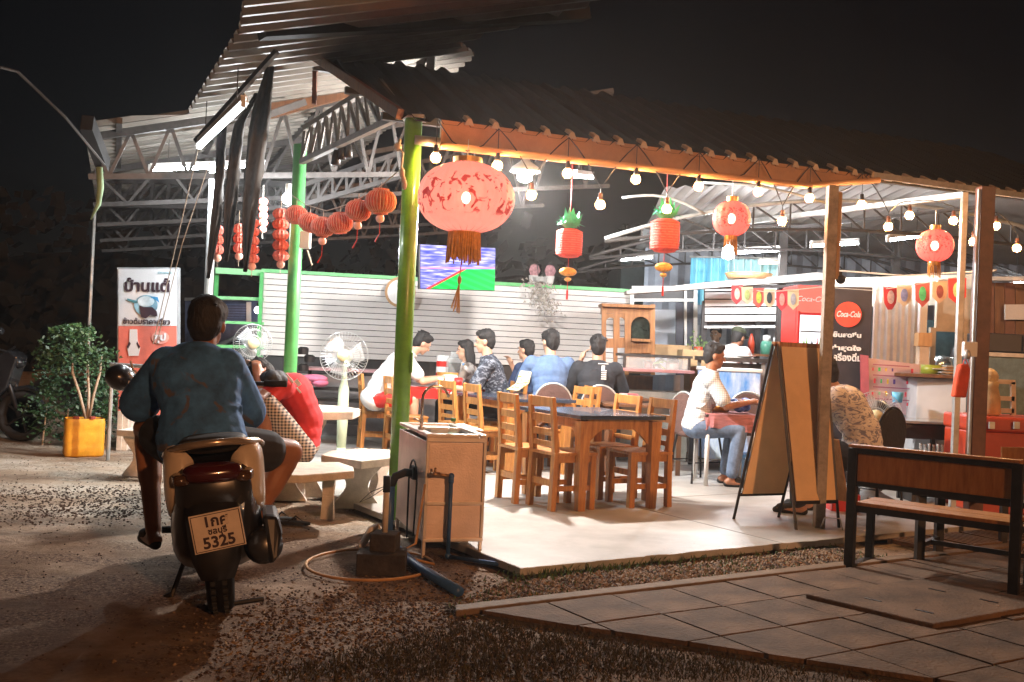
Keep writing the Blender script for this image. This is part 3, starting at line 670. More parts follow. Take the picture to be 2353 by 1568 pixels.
# pineapple shaped paper lanterns
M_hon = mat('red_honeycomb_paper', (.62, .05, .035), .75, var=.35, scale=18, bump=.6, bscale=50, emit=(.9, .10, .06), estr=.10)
M_honr = mat('honeycomb_edge', (.90, .48, .40), .8, var=.15)
M_leafg = mat('green_foil', (.06, .50, .26), .6, var=.4, scale=15)
def pineapple(label, c, w, h):
    t = thing('pineapple_lantern', label, 'paper lantern', c)
    prof = [(w * .25, -h), (w * .7, -h * .93), (w * .95, -h * .7)]
    for k in range(9):
        z = -h * .62 + k * h * .165; prof += [(w * (1.0 if k % 2 else .96), z)]
    prof += [(w * .9, h * .85), (w * .6, h), (.01, h)]
    b = MB(); b.lathe(prof, c, 24, rip=.05, ripn=12); b.build('fruit', M_hon, t, smooth=True)
    for k in range(11):
        z = c.z - h * .75 + k * h * .155; b = MB(); pr = .98 * w
        b.tube([Vector((c.x + math.cos(a) * pr, c.y + math.sin(a) * pr, z)) for a in [i * math.pi / 10 for i in range(20)]], .004, 5, closed=True); b.build('paper_ring', MATS['pine_ring'] if 'pine_ring' in MATS else mat('pine_ring', (.62, .10, .07), .7), t)
    for k in range(26):
        a = k * 2.4; d = Vector((math.cos(a), math.sin(a), 0)); l = w * (1.2 - .2 * (k % 3)); b = MB(); o = c + Z * h * .95; s = Vector((-d.y, d.x, 0)) * .032
        b.add([o - s, o + s, o + d * l * .6 + Z * (.05 + .03 * (k % 3)) + s * 1.0, o + d * l * .6 + Z * (.05 + .03 * (k % 3)) - s * 1.0, o + d * l * 1.0 + Z * (.03 + .05 * (k % 4))], [(0, 1, 2, 3), (3, 2, 4)])
        b.build('leaf', M_leafg, t)
    b = MB(); b.tube([c - Z * h, c - Z * (h + .30)], .003, 5); b.tube([c + Z * h, c + Z * (h + .6)], .0025, 5); b.build('string', M_red, t)
    b = MB(); b.ell(c - Z * (h + .12), (.075, .05, .04)); b.build('charm', mat('gold_charm', (.75, .38, .08), .5, var=.5, scale=30), t, smooth=True)
    b = MB(); b.ell(c - Z * (h + .185), (.03, .02, .02)); b.build('bead', M_goldr, t, smooth=True)
    b = MB(); b.tube([c - Z * (h + .28), c - Z * (h + .36)], .01, 6); b.build('red_tassel', M_red, t)
pineapple('red pineapple paper lantern hanging left of the other, clear of the bulbs', Q(1308, 560, 8.6), .115, .125)
pineapple('red pineapple paper lantern with a bulb in front of its leaves', Q(1528, 543, 8.3), .122, .14)
# honeycomb lanterns strung between the posts
ga = [Q(925, 385, 7.0), Q(870, 432, 7.2), Q(805, 468, 7.4), Q(750, 485, 7.6), Q(700, 470, 7.8), Q(665, 445, 8.0)]
cord = thing('garland_cord', 'thin pale cord sagging between the two green posts above the red paper balls', 'cord', ga[0])
b = MB(); b.tube(ga, .004, 5); b.build('line', M_cord, cord)
M_ball = mat('honeycomb_ball', (.78, .15, .10), .8, var=.3, scale=25, bump=.7, bscale=60)
def honeyball(label, c, r, tassel, tilt=0.0):
    t = thing('paper_ball_lantern', label, 'paper lantern', c, 0, 'red honeycomb paper balls on the cord')
    Mx = Matrix.Rotation(tilt, 3, 'Y'); n = 28
    prof = [(.30, -.98), (.46, -.96), (.50, -.82), (.72, -.72), (.93, -.42), (1.0, 0), (.93, .38), (.74, .68), (.5, .8), (.48, .95), (.25, 1.0)]
    b = MB(); b.lathe([(a * r, z * r * .86) for a, z in prof], c, n * 2, Mx, rip=.10, ripn=n); b.build('paper_body', M_ball, t)
    b = MB()
    for k in range(n):   # thin bright edges of the honeycomb leaves
        an = 2 * math.pi * (k + .5) / n; p = [c + Mx @ Vector((math.cos(an) * a * r * 1.03, math.sin(an) * a * r * 1.03, z * r * .86)) for a, z in prof[1:-1]]
        b.tube(p, .0022, 4)
    b.build('paper_edge', M_honr, t)
    b = MB(); b.tube([c + Z * r * .8, c + Z * (r * .8 + .05)], .002, 4); b.build('loop', M_cord, t)
    if tassel:
        b = MB(); b.ell(c - Z * (r * .86 + .03), (.032,) * 3); b.build('bead', M_honr, t, smooth=True)
        b = MB(); b.tube([c - Z * (r * .86 + .06), c - Z * (r * .86 + .14), c - Z * (r * .86 + .2) + Vector((-.03, 0, 0))], [.003, .003, .006], 5); b.build('tassel', M_red, t)
for (x, y, Y, r, ts, tl, lb_) in ((875, 463, 7.2, 35, 1, 0, 'largest red honeycomb paper ball, next to the near green post'), (823, 484, 7.35, 29, 1, .2, 'red honeycomb paper ball second from the near green post, slightly tilted'),
        (781, 513, 7.5, 29, 0, -.1, 'red honeycomb paper ball without bead, third from the near green post'), (742, 522, 7.6, 27, 1, .1, 'lowest red honeycomb paper ball with pale tassel'),
        (712, 512, 7.75, 26, 0, .25, 'red honeycomb paper ball fifth from the near post, between two others'), (681, 494, 7.9, 25, 0, 0, 'red honeycomb paper ball hanging in front of the second green post')):
    c = Q(x, y, Y); honeyball(lb_, c, r / FOC * Y, ts, tl)
def chain(label, x, y0, y1, Y, n, w):
    a = Q(x, y0, Y); b_ = Q(x, y1, Y); t = thing('paper_chain_lantern', label, 'paper lantern', a, 0, 'red paper lantern columns left of the second post')
    h = (a.z - b_.z) / n; r = w / FOC * Y / 2
    for k in range(n):
        c = a.lerp(b_, (k + .5) / n); b = MB(); b.lathe([(r * .45, -h * .5), (r * .8, -h * .35), (r, 0), (r * .8, h * .33), (r * .45, h * .5)], c, 24, rip=.12, ripn=12); b.build('paper_tier', M_ball if k % 2 else mat('honeycomb_ball_pale', (.78, .20, .16), .8, var=.35, scale=22), t)
    b = MB(); b.ell(b_ - Z * .03, (.035,) * 3); b.build('bead', M_honr, t, smooth=True)
    b = MB(); b.tube([a + Z * .12, b_ - Z * .12], .003, 4); b.build('string', M_cord, t)
chain('tall red paper column of five tiers just left of the second green post', 645, 480, 600, 8.6, 5, 38)
chain('red paper column of five tiers beside the torn net strip', 579, 502, 605, 8.6, 5, 34)
chain('short faded paper column behind the middle net strip', 549, 515, 582, 9.0, 3, 26)
chain('small pink paper column in front of the pale post', 500, 518, 585, 8.9, 3, 28)
chain('tiny red paper column high beside the torn net strip', 604, 455, 520, 9.6, 4, 22)
# rope bundle on the near green post
rp = thing('rope_bundle', 'knotted pale rope and hooks hanging on the left of the near green post', 'rope', Q(925, 380, 6.8))
b = MB(); b.tube([Q(920, 320, 6.85), Q(914, 340, 6.82), Q(926, 352, 6.8), Q(922, 385, 6.8), Q(928, 420, 6.8)], [.008, .016, .008, .008, .02], 7); b.build('rope', M_cord, rp, smooth=True)
b = MB(); b.ell(Q(914, 338, 6.82), (.03, .03, .03)); b.ell(Q(929, 425, 6.8), (.02, .02, .035)); b.ell(Q(924, 398, 6.8), (.02, .02, .035)); b.build('knot', M_cord, rp, smooth=True)

# batten strip, net strips, ropes at the left
bt = thing('rolled_awning', 'pale rolled plastic awning slanting up beside the end on tube lamp', 'awning', Q(455, 330, 7.6))
b = MB(); b.prism([Q(458, 318, 7.55), Q(560, 212, 6.9), Q(568, 235, 6.9), Q(468, 330, 7.55)], Vector((0, .05, 0))); b.build('awning_sheet', mat('dull_plastic', (.36, .36, .35), .6, var=.2), bt)
b = MB(); b.beam(Q(450, 325, 7.6), Q(636, 118, 7.2), .035); b.build('awning_rail', M_steel, bt)
def netstrip(label, pts, ws, Y):
    t = thing('net_strip', label, 'shade net', Q(pts[0][0], pts[0][1], Y), 0, 'torn shade net strips hanging from the roof'); b = MB(); vs = []; n = 26
    for i in range(n + 1):
        f = i / n * (len(pts) - 1); k = min(int(f), len(pts) - 2); g_ = f - k
        x = pts[k][0] * (1 - g_) + pts[k + 1][0] * g_; y = pts[k][1] * (1 - g_) + pts[k + 1][1] * g_; w = ws[k] * (1 - g_) + ws[k + 1] * g_
        for j in range(7):
            u = j / 6 - .5; vs.append(Q(x + u * w + 2.5 * noise.noise(Vector((i * .5, j, 3))), y, Y + .05 * math.sin(j * 1.9 + i * .25)))
    fs = [(i * 7 + j, i * 7 + j + 1, (i + 1) * 7 + j + 1, (i + 1) * 7 + j) for i in range(n) for j in range(6)]
    b.add(vs, fs); o = b.build('net', M_cloth, t, smooth=True); sd = o.modifiers.new('s', 'SOLIDIFY'); sd.thickness = .008
netstrip('widest torn dark net strip, pointed at the top, crossing the tube lamp', [(622, 145), (600, 260), (582, 400), (572, 500), (563, 625)], [14, 46, 44, 28, 5], 7.9)
netstrip('middle torn dark net strip left of the widest one', [(590, 215), (548, 290), (536, 400), (528, 490), (520, 600)], [6, 26, 32, 24, 4], 8.2)
netstrip('narrow grey net strip in front of the pale post', [(510, 290), (505, 400), (497, 500), (478, 640)], [20, 24, 22, 4], 8.3)
rop = thing('guy_rope', 'pair of thin pale ropes slanting down past the white sign', 'rope', Q(450, 345, 7.6))
for d in (0, 1): b = MB(); b.tube([Q(455 + d * 26, 345 + d * 30, 7.6 + d * .4), Q(405 + 14 * d, 560, 8.1), Q(352 + d * 8, 790, 8.7)], .004, 5); b.build('strand', M_cord, rop)
gt = thing('rain_gutter', 'sagging dark gutter edge and pale green cloth at the left roof corner', 'gutter', Q(205, 300, 8.6))
b = MB(); b.beam(Q(200, 282, 8.5), Q(238, 380, 9.2), .10, .14); b.build('gutter_end', M_sheetdk, gt)
b = MB(); b.tube([Q(228, 385, 8.6), Q(231, 430, 8.6), Q(226, 470, 8.6), Q(208, 505, 8.6)], [.03, .03, .022, .005], 8); b.build('cloth', mat('pale_green_cloth', (.28, .42, .25), .8, var=.3), gt, smooth=True)
b = MB(); b.tube([Q(0, 155, 7.5), Q(40, 165, 7.6), Q(150, 270, 8), Q(240, 380, 8.6)], .012, 6); b.build('cable', M_steel, gt)
spk = thing('hanging_lamp_cluster', 'cluster of black spotlights hanging under the slanting girder', 'spotlight', Q(790, 350, 8.0))
for (x, y) in ((772, 362), (785, 350), (800, 345)): b = MB(); b.lathe([(.02, .06), (.035, 0), (.04, -.06), (.03, -.065)], Q(x, y, 8), 12); b.build('spot_head', M_blackmet, spk, smooth=True)
b = MB(); b.tube([Q(768, 335, 8), Q(805, 318, 8)], .015, 6); b.build('bracket', M_galv, spk)
jb = thing('meter_box', 'pale plastic switch box fixed to the second green post below the paper balls', 'switch box', Q(700, 555, 8.6))
b = MB(); b.box(Q(702, 552, 8.6), (.09, .07, .15)); b.build('case', M_white, jb, bevel=.01); b = MB(); b.tube([Q(706, 575, 8.6), Q(717, 610, 8.6)], .008, 5); b.build('cable', M_cord, jb)

# ================================================================== television
tvp = Q(1051, 615, 10.6); tv = thing('television', 'wall television showing a football pitch, hanging behind the big lantern', 'television', tvp)
c0, c1, c2, c3 = Q(964, 664, 10.5), Q(1138, 669, 10.9), Q(1140, 570, 10.9), Q(964, 561, 10.5)
nv = (c1 - c0).cross(c3 - c0).normalized()
b = MB(); b.prism([c0 + nv * -.01, c1 + nv * -.01, c2 + nv * -.01, c3 + nv * -.01], -nv * .05); b.build('tv_back', M_black, tv, bevel=.006)
sm = bpy.data.materials.new('tv_picture'); sm.use_nodes = True; nt = sm.node_tree; nt.nodes.clear(); N = nt.nodes; L = nt.links
tc = N.new('ShaderNodeTexCoord'); sp = N.new('ShaderNodeSeparateXYZ'); L.new(tc.outputs['UV'], sp.inputs[0])
def mathn(op, a, b_=None, c_=None):
    n = N.new('ShaderNodeMath'); n.operation = op
    for i, v in enumerate((a, b_, c_)):
        if v is None: continue
        if isinstance(v, (int, float)): n.inputs[i].default_value = v
        else: L.new(v, n.inputs[i])
    return n.outputs[0]
def mixc(f, a, b_):
    x = N.new('ShaderNodeMix'); x.data_type = 'RGBA'
    L.new(f, x.inputs['Factor'])
    for k, v in (('A', a), ('B', b_)):
        if isinstance(v, tuple): x.inputs[k].default_value = (*v, 1)
        else: L.new(v, x.inputs[k])
    return x.outputs['Result']
X, Yc = sp.outputs['X'], sp.outputs['Y']
nz = N.new('ShaderNodeTexNoise'); nz.inputs['Scale'].default_value = 5; mpp = N.new('ShaderNodeMapping'); mpp.inputs['Scale'].default_value = (1, 4, 1); mpp.inputs['Rotation'].default_value = (0, 0, .25)
L.new(tc.outputs['UV'], mpp.inputs[0]); L.new(mpp.outputs[0], nz.inputs['Vector'])
rp_ = N.new('ShaderNodeValToRGB'); e = rp_.color_ramp.elements; e[0].position = .32; e[0].color = (.06, .07, .42, 1); e[1].position = .68; e[1].color = (.55, .50, .85, 1)
q = e.new(.5); q.color = (.18, .18, .65, 1); L.new(nz.outputs['Fac'], rp_.inputs[0])
line = mathn('SUBTRACT', Yc, mathn('MULTIPLY_ADD', X, .06, .44))      # pitch far edge
grass = mathn('LESS_THAN', line, 0.0)
side = mathn('LESS_THAN', mathn('SUBTRACT', X, mathn('MULTIPLY_ADD', Yc, 1.0, .08)), 0.0)
redb = mathn('LESS_THAN', mathn('ABSOLUTE', mathn('SUBTRACT', X, mathn('MULTIPLY_ADD', Yc, 1.0, .10))), 0.03)
stripe = mathn('GREATER_THAN', mathn('SINE', mathn('MULTIPLY', mathn('ADD', X, mathn('MULTIPLY', Yc, 1.6)), 26)), 0.2)
gcol = mixc(stripe, (.01, .42, .06), (.02, .55, .10))
c_ = mixc(grass, rp_.outputs[0], gcol)
band = mathn('LESS_THAN', mathn('ABSOLUTE', mathn('SUBTRACT', line, .03)), .014); c_ = mixc(band, c_, (.85, .25, .35))
lowside = mathn('MULTIPLY', side, mathn('LESS_THAN', line, .0)); c_ = mixc(lowside, c_, rp_.outputs[0])
c_ = mixc(mathn('MULTIPLY', redb, mathn('LESS_THAN', line, .0)), c_, (.75, .06, .05))
em = N.new('ShaderNodeEmission'); em.inputs[1].default_value = 1.25; L.new(c_, em.inputs[0]); oo = N.new('ShaderNodeOutputMaterial'); L.new(em.outputs[0], oo.inputs[0])
me = bpy.data.meshes.new('tv_screen'); ii = .012; nn = nv * .004
me.from_pydata([tuple(p + nn - tvp) for p in (c0.lerp(c2, ii), c1.lerp(c3, ii), c2.lerp(c0, ii), c3.lerp(c1, ii))], [], [(0, 1, 2, 3)]); me.update()
uv = me.uv_layers.new(); [setattr(uv.data[i], 'uv', ((0, 0), (1, 0), (1, 1), (0, 1))[i]) for i in range(4)]
link('tv_screen', me, sm, tv)
b = MB(); b.tube([tvp + Vector((0, .1, .2)), tvp + Vector((0, .1, 1.3))], .02, 8); b.build('bracket', M_steel, tv)

# ================================================================== sink cabinet
s0 = G(968, 1284); s0.z = 0; sa = Vector((.955, .297, 0)).normalized(); sb = Vector((-.297, .955, 0)); sw, sd_, sh = .375, .86, .745
sink = thing('sink_cabinet', 'coppery steel wash basin cabinet with gooseneck tap standing at the floor corner', 'sink cabinet', s0)
M_cop = mat('brushed_steel', (.64, .50, .43), .42, .55, var=.22, scale=2.5, bump=.08, bscale=90)
M_cop2 = mat('brushed_steel_edge', (.62, .54, .48), .35, .6, var=.15)
sang = math.atan2(sa.y, sa.x)
def sbx(u, v, z, du, dv, dz): return (s0 + sa * u + sb * v + Z * z, (du, dv, dz))
def sbox(name, u, v, z, du, dv, dz, m, par=None, bevel=.004):
    b = MB(); c, d = sbx(u, v, z, du, dv, dz); b.box(c, d, rz(sang)); return b.build(name, m, par or sink, bevel=bevel)
for (u, v) in ((.012, .012), (sw - .012, .012), (.012, sd_ - .012), (sw - .012, sd_ - .012)): sbox('leg', u, v, .055, .022, .022, .11, M_cop2)
sbox('side_panel', .006, sd_ / 2, .40, .010, sd_ - .004, .60, M_cop); sbox('side_panel', sw - .006, sd_ / 2, .40, .010, sd_ - .004, .60, M_cop)
fp = sbox('front_panel', sw / 2, .008, .52, sw - .03, .010, .37, M_cop); sbox('front_panel', sw / 2, .008, .215, sw - .03, .010, .20, M_cop); sbox('back_panel', sw / 2, sd_ - .008, .40, sw - .03, .010, .6, M_cop)
sbox('frame_rail', sw / 2, .002, .328, sw, .020, .022, M_cop2); sbox('frame_rail', sw / 2, .002, .108, sw, .020, .022, M_cop2); sbox('frame_rail', sw / 2, .002, .712, sw, .024, .03, M_cop2)
for u in (.010, sw - .010): sbox('frame_stile', u, .003, .42, .020, .022, .60, M_cop2)
# top rim round the basin
sbox('top_rim', .025, sd_ / 2, .735, .05, sd_, .02, M_cop2); sbox('top_rim', sw - .02, sd_ / 2, .735, .04, sd_, .02, M_cop2)
sbox('top_rim', sw / 2, .03, .735, sw - .09, .06, .02, M_cop2); sbox('top_rim', sw / 2, sd_ - .03, .735, sw - .09, .06, .02, M_cop2); sbox('top_rim', sw / 2, .50, .735, sw - .09, .05, .02, M_cop2)
bs = sbox('basin', sw / 2, sd_ * .3, .60, sw - .09, .42, .004, M_galv)
for v in (.062, .475): sbox('basin_wall', sw / 2, v, .665, sw - .09, .004, .13, M_galv)
for u in (.052, sw - .042): sbox('basin_wall', u, .27, .665, .004, .42, .13, M_galv)
sbox('drain_board', sw / 2, .66, .728, sw - .09, .28, .006, M_galv)
sbox('side_lip', sw + .03, .55, .745, .07, .5, .008, M_cop2)
fb = Q(958, 985, 6.25); fb = s0 + sa * .03 + sb * .30 + Z * .745
b = MB(); pts = [fb, fb + Z * .18]; rr_ = .085
for k in range(11):
    a = math.pi - k * math.pi * .93 / 10; pts.append(fb + Z * .19 + sa * (rr_ + rr_ * math.cos(a)) - sb * .0 + Z * rr_ * math.sin(a))
b.tube(pts, .0095, 10); fa = b.build('faucet', mat('chrome_copper', (.75, .6, .5), .18, .9, var=.05), sink, smooth=True)
b = MB(); b.tube([fb, fb + Z * .02], .022, 12); b.tube([fb + Z * .05, fb + Z * .05 - sa * .05 + Z * .02], .007, 8); b.build('faucet_valve', M_cop2, fa, smooth=True)
# plumbing that belongs to the sink
M_pipe = mat('blue_grey_pipe', (.03, .09, .24), .45, var=.3, scale=10)
wp = thing('water_pipe', 'blue plastic water pipe rising in front of the sink and running right along the ground', 'pipe', G(1022, 1275))
h0 = s0 + sa * .15 - sb * .05; f0 = s0 + sa * .02 - sb * .05
gp = [G(1240, 1316), G(1330, 1304), G(1480, 1292)]
b = MB(); b.tube([h0 + Z * .50, h0 + Z * .035, ], .0125, 12); b.build('riser', M_pipe, wp, smooth=True)
b = MB(); b.ell(h0 + Z * .50, (.019,) * 3); b.ell(h0 + Z * .025, (.019,) * 3); b.tube([h0 + Z * .5, h0 + Z * .46], .017, 10); b.build('elbow', M_pipe, wp, smooth=True)
b = MB(); b.tube([h0 + Z * .02] + [p + Z * .012 for p in gp], .0125, 10); b.build('ground_run', M_pipe, wp, smooth=True)
b = MB(); b.tube([h0 + Z * .50, f0 + Z * .51 + sa * .04], .010, 10); b.tube([f0 + Z * .51 + sa * .06, f0 + Z * .51 + sa * .0], .014, 10); b.tube([f0 + Z * .51 + sa * .03, f0 + Z * .55 + sa * .03], .007, 8); b.build('brass_tap', mat('old_brass', (.35, .20, .09), .4, .7, var=.3), wp, smooth=True)
dp = thing('drain_pipe', 'dark drain hose curving out of the left side of the sink down into the ground', 'pipe', G(890, 1245))
dv = s0 + sb * .30 - sa * .0
b = MB(); b.tube([dv + Z * .47 + sa * .0, dv + Z * .475 - sa * .06, dv + Z * .45 - sa * .12, dv + Z * .38 - sa * .15], .026, 12); b.build('bend', M_rubber, dp, smooth=True)
b = MB(); b.tube([dv + Z * .39 - sa * .15, dv + Z * .02 - sa * .15], .03, 12); b.build('downpipe', M_pipe, dp, smooth=True)
b = MB(); b.tube([dv + Z * .05 - sa * .15, G(955, 1300, .03), G(1055, 1360, .02)], [.028, .028, .028], 12); b.build('outlet_run', M_pipe, dp, smooth=True)
b = MB(); b.box(dv + Z * .475 - sa * .01, (.02, .10, .08), rz(sang)); b.build('wall_flange', M_rubber, dp)
hs = thing('garden_hose', 'thin yellow brown hose looped on the soil round the brick base', 'hose', G(850, 1330))
e0 = G(850, 1298); pts = []
for k in range(25):
    a = -math.pi * .15 - k * 2 * math.pi / 26; p = G(850 + 148 * math.cos(a), 1298 + 36 * math.sin(a) * -1, .012); pts.append(p)
pts += [G(905, 1275, .05), dv + Z * .1 - sb * .35 - sa * .05, s0 - sa * .005 - sb * .03 + Z * .45]
b = MB(); b.tube(pts, .0085, 8); b.build('hose_line', mat('hose_yellow', (.42, .22, .08), .6, var=.3), hs, smooth=True)
b = MB(); pts = [dv - sa * .012 - sb * .1 + Z * .1 ] + [dv - sa * .02 + sb * (.12 * math.cos(a) - .05) + Z * (.42 + .14 * math.sin(a)) for a in [math.pi + .3 - k * .38 for k in range(10)]] + [dv - sa * .012 + sb * .1 + Z * .05]
b.tube(pts, .006, 6); b.build('supply_hose', M_rubber, hs, smooth=True)
# pump stand on bricks
pb = G(868, 1328); pb.z = 0
ps = thing('brick_stand', 'dark stack of two wet concrete blocks on the soil left of the sink', 'block stand', pb)
M_blk = mat('wet_block', (.035, .025, .018), .9, var=.5, scale=12, bump=.6, bscale=30)
b = MB(); b.box(pb + Vector((.0, .16, .055)), (.27, .22, .12), rz(.06)); b.build('lower_block', M_blk, ps, bevel=.008)
b = MB(); b.box(pb + Vector((.01, .18, .165)), (.145, .15, .10), rz(-.1)); b.build('upper_block', M_blk, ps, bevel=.008)
sp_ = thing('standpipe', 'upright pale pipe with dark cap on top of the wet blocks', 'pipe', pb + Vector((.0, .18, .21)))
b = MB(); b.tube([pb + Vector((.005, .18, .21)), pb + Vector((.005, .18, .47))], .017, 12); b.build('pipe', M_stone, sp_, smooth=True)
b = MB(); b.tube([pb + Vector((.005, .18, .44)), pb + Vector((.005, .18, .53))], .021, 12); b.build('cap', M_rubber, sp_, smooth=True)
b = MB(); b.tube([pb + Vector((-.01, .18, .47)), pb + Vector((-.08, .16, .44)), pb + Vector((-.14, .15, .38)), pb + Vector((-.08, .15, .41)), pb + Vector((-.01, .17, .46))], .0025, 5); b.build('wire_loop', M_black, sp_)
b = MB(); b.tube([pb + Vector((-.10, .2, .05)), pb + Vector((-.13, .25, .12)), pb + Vector((-.09, .3, .2)), pb + Vector((-.05, .33, .22))], .022, 10)
tag(b.build('pale_elbow_pipe', M_stone, smooth=True), 'short curved pale pipe leaning at the left of the wet blocks', 'pipe')
# bottle in the sink
bc = s0 + sa * .19 + sb * .12 + Z * .61
bo = thing('water_bottle', 'small clear water bottle with green cap and label in the basin', 'bottle', bc)
b = MB(); b.lathe([(.030, 0), (.032, .01), (.032, .13), (.026, .16), (.013, .19), (.013, .205)], bc, 18); b.build('bottle_body', M_glass, bo, smooth=True)
b = MB(); b.lathe([(.033, .09), (.033, .13)], bc, 18); b.build('paper_label', mat('green_label', (.03, .35, .2), .5), bo, smooth=True)
b = MB(); b.tube([bc + Z * .205, bc + Z * .225], .016, 12); b.build('cap', mat('green_cap', (.1, .4, .12), .5), bo)

# ================================================================== wooden tables and ladder back chairs
M_top = mat('black_table_top', (.035, .045, .07), .25, var=.3, scale=4, coat=.3)
def wood_table(label, o, w, d, ang, h=.75, top=M_top):
    t = thing('wooden_table', label, 'table', o, ang, 'honey wood tables with dark tops'); W = lambda x: x
    hz = h - .045
    b = MB(); b.box((w / 2, d / 2, h - .016), (w, d, .032)); b.build('table_top', top, t, bevel=.004, world=False)
    lw = .075; I = .03
    for (x, y) in ((I + lw / 2, I + lw / 2), (w - I - lw / 2, I + lw / 2), (I + lw / 2, d - I - lw / 2), (w - I - lw / 2, d - I - lw / 2)):
        b = MB(); b.beam((x, y, hz), (x, y, 0), .095, .095, w2=.062, h2=.062); b.build('leg', M_wood, t, bevel=.003, world=False)
    def apron(p, q):
        p = Vector(p); q = Vector(q); dd = q - p; n = 16; lo = []; L_ = dd.length
        for k in range(n + 1):
            f = k / n; x = f * L_; e = min(x, L_ - x); drop = .08 + max(0, (.15 - e) / .15) ** 1.3 * .13 if e < .15 else .08
            lo.append(p + dd * f - Z * drop)
        loop = [p] + lo + [q]; nn = dd.cross(Z).normalized(); b = MB(); b.prism([v - nn * .014 for v in loop], nn * .028); b.build('apron', M_wood, t, world=False)
    a = I + .055; bq = w - I - .055; c = d - I - .055; zz = h - .033
    apron((I + lw, a, zz), (w - I - lw, a, zz)); apron((I + lw, c, zz), (w - I - lw, c, zz)); apron((a, I + lw, zz), (a, d - I - lw, zz)); apron((bq, I + lw, zz), (bq, d - I - lw, zz))
    return t
TA = R(27)
wood_table('nearer honey wood table with dark top and arched aprons, four chairs pushed in', Vector((.547, 7.63, FZ)), .80, 1.02, TA, h=.745)
wood_table('honey wood table with dark blue top behind the nearer wooden table', Vector((-.03, 9.6, FZ)), .78, 1.3, TA, h=.75)
def make_chair(label, loc, rot, group='honey wood ladder back chairs'):
    # local: seat spans x -.19.. .19, back at y=0, front towards +y
    t = thing('wooden_chair', label, 'chair', loc, rot, group)
    for sx in (-1, 1):
        b = MB(); b.beam((sx * .165, 0, 0), (sx * .165, .015, .45), .055, .045); b.beam((sx * .165, .015, .45), (sx * .165, -.03, .875), .055, .045, w2=.04, h2=.03); b.build('back_leg', M_wood, t, bevel=.003, world=False)
        b = MB(); b.beam((sx * .165, .36, 0), (sx * .165, .36, .425), .05, .05); b.build('front_leg', M_wood, t, bevel=.003, world=False)
        b = MB(); b.beam((sx * .165, .02, .17), (sx * .165, .34, .17), .025, .04); b.build('side_stretcher', M_wood, t, world=False)
        b = MB(); b.beam((sx * .165, .03, .40), (sx * .165, .34, .40), .028, .06); b.build('seat_rail', M_wood, t, world=False)
    b = MB(); b.beam((-.14, .01, .21), (.14, .01, .21), .025, .05); b.build('back_stretcher', M_wood, t, world=False)
    for z, hh in ((.835, .075), (.71, .06), (.60, .055), (.51, .04)):
        y = .012 - .04 * (z - .45) / .42; b = MB(); b.box((0, y, z), (.29, .018, hh)); b.build('back_slat', M_wood, t, bevel=.003, world=False)
    b = MB(); b.box((0, .19, .437), (.40, .40, .024)); b.build('seat', M_wood, t, bevel=.004, world=False)
    return t
TU = Vector((math.cos(TA), math.sin(TA), 0)); TV = Vector((-math.sin(TA), math.cos(TA), 0))
OA = Vector((.547, 7.63, FZ)); OB = Vector((-.03, 9.6, FZ))
ch = make_chair('front left wooden chair with its ladder back to the viewer at the nearer table', OA - TU * .17 + TV * .27, TA - math.pi / 2 + .05)
lst = [(OA - TU * .27 + TV * .66, TA - math.pi / 2 - .04, 'rear left wooden chair of the nearer table, its back rising left of the front one'),
       (OA + TU * .93 + TV * .27, TA + math.pi / 2 - .02, 'front right wooden chair of the nearer table, its back beyond the table corner'),
       (OA + TU * .90 + TV * .74, TA + math.pi / 2 + .05, 'rear right wooden chair of the nearer table'),
       (OB - TU * .22 + TV * .28, TA - math.pi / 2, 'wooden chair behind the tap, at the left of the farther table'),
       (OB - TU * .2 + TV * .95, TA - math.pi / 2 + .06, 'wooden chair right beside the near green post at the farther table'),
       (OB + TU * 1.02 + TV * .30, TA + math.pi / 2, 'wooden chair at the near right of the farther table in front of the blue shirt'),
       (OB + TU * 1.15 + TV * .42 + Vector((.05, .1, 0)), TA + math.pi / 2 - .1, 'wooden chair just behind and right of another at the farther table'),
       (OB + TU * .75 + TV * 1.25, TA + math.pi / 2, 'wooden chair beyond the farther table, between the dark and the blue shirt'),
       (Vector((-1.72, 11.6, FZ)), R(-75), 'wooden chair on which the man in the long white shirt sits'),
       (Vector((-1.32, 11.0, FZ)), R(-68), 'empty wooden chair just left of the near green post')]
for p, r_, l in lst: copy_thing(ch, p, r_, l)

# ================================================================== red cola table with things on it
ct = thing('cola_table', 'red skirted soft drink table behind the tap with dishes on it', 'table', Q(1085, 1000, 11.6))
c0 = Q(1042, 893, 11.2); c1 = Q(1132, 895, 11.2); zt = .80
a = Vector((c0.x, 11.2, 0)); w_ = c1.x - c0.x + .02
b = MB(); b.box((a.x + w_ / 2 - .3, 11.75, zt), (w_ + .6, 1.1, .03)); b.build('table_top', mat('cola_table_top', (.30, .26, .28), .35, var=.3), ct, bevel=.004)
b = MB(); b.box((a.x + w_ / 2 - .3, 11.19, zt - .055), (w_ + .62, .015, .13)); sk_ = b.build('red_skirt', M_red, ct)
text('lettering', 'Coca-Cola', .12, Q(1083, 909, 11.17) , (1, 0, 0), (0, 0, 1), M_white, sk_, shear=.35, bold=.002, world=True)
for x in (-.75, w_ + .05 + 0.0):
    for y in (11.3, 12.2): b = MB(); b.tube([(a.x + x + (.2 if x < 0 else -.1), y, zt - .02), (a.x + x + (.2 if x < 0 else -.1), y, FZ)], .018, 8); b.build('leg', M_blackmet, ct)
def simple(name, label, cat, c, prof, m, n=14, cap=None, grp=None):
    t = thing(name, label, cat, c, 0, grp); b = MB(); b.lathe(prof, c, n); b.build('body', m, t, smooth=True)
    if cap: b = MB(); b.lathe(cap[0], c, n); b.build('lid', cap[1], t, smooth=True)
    return t
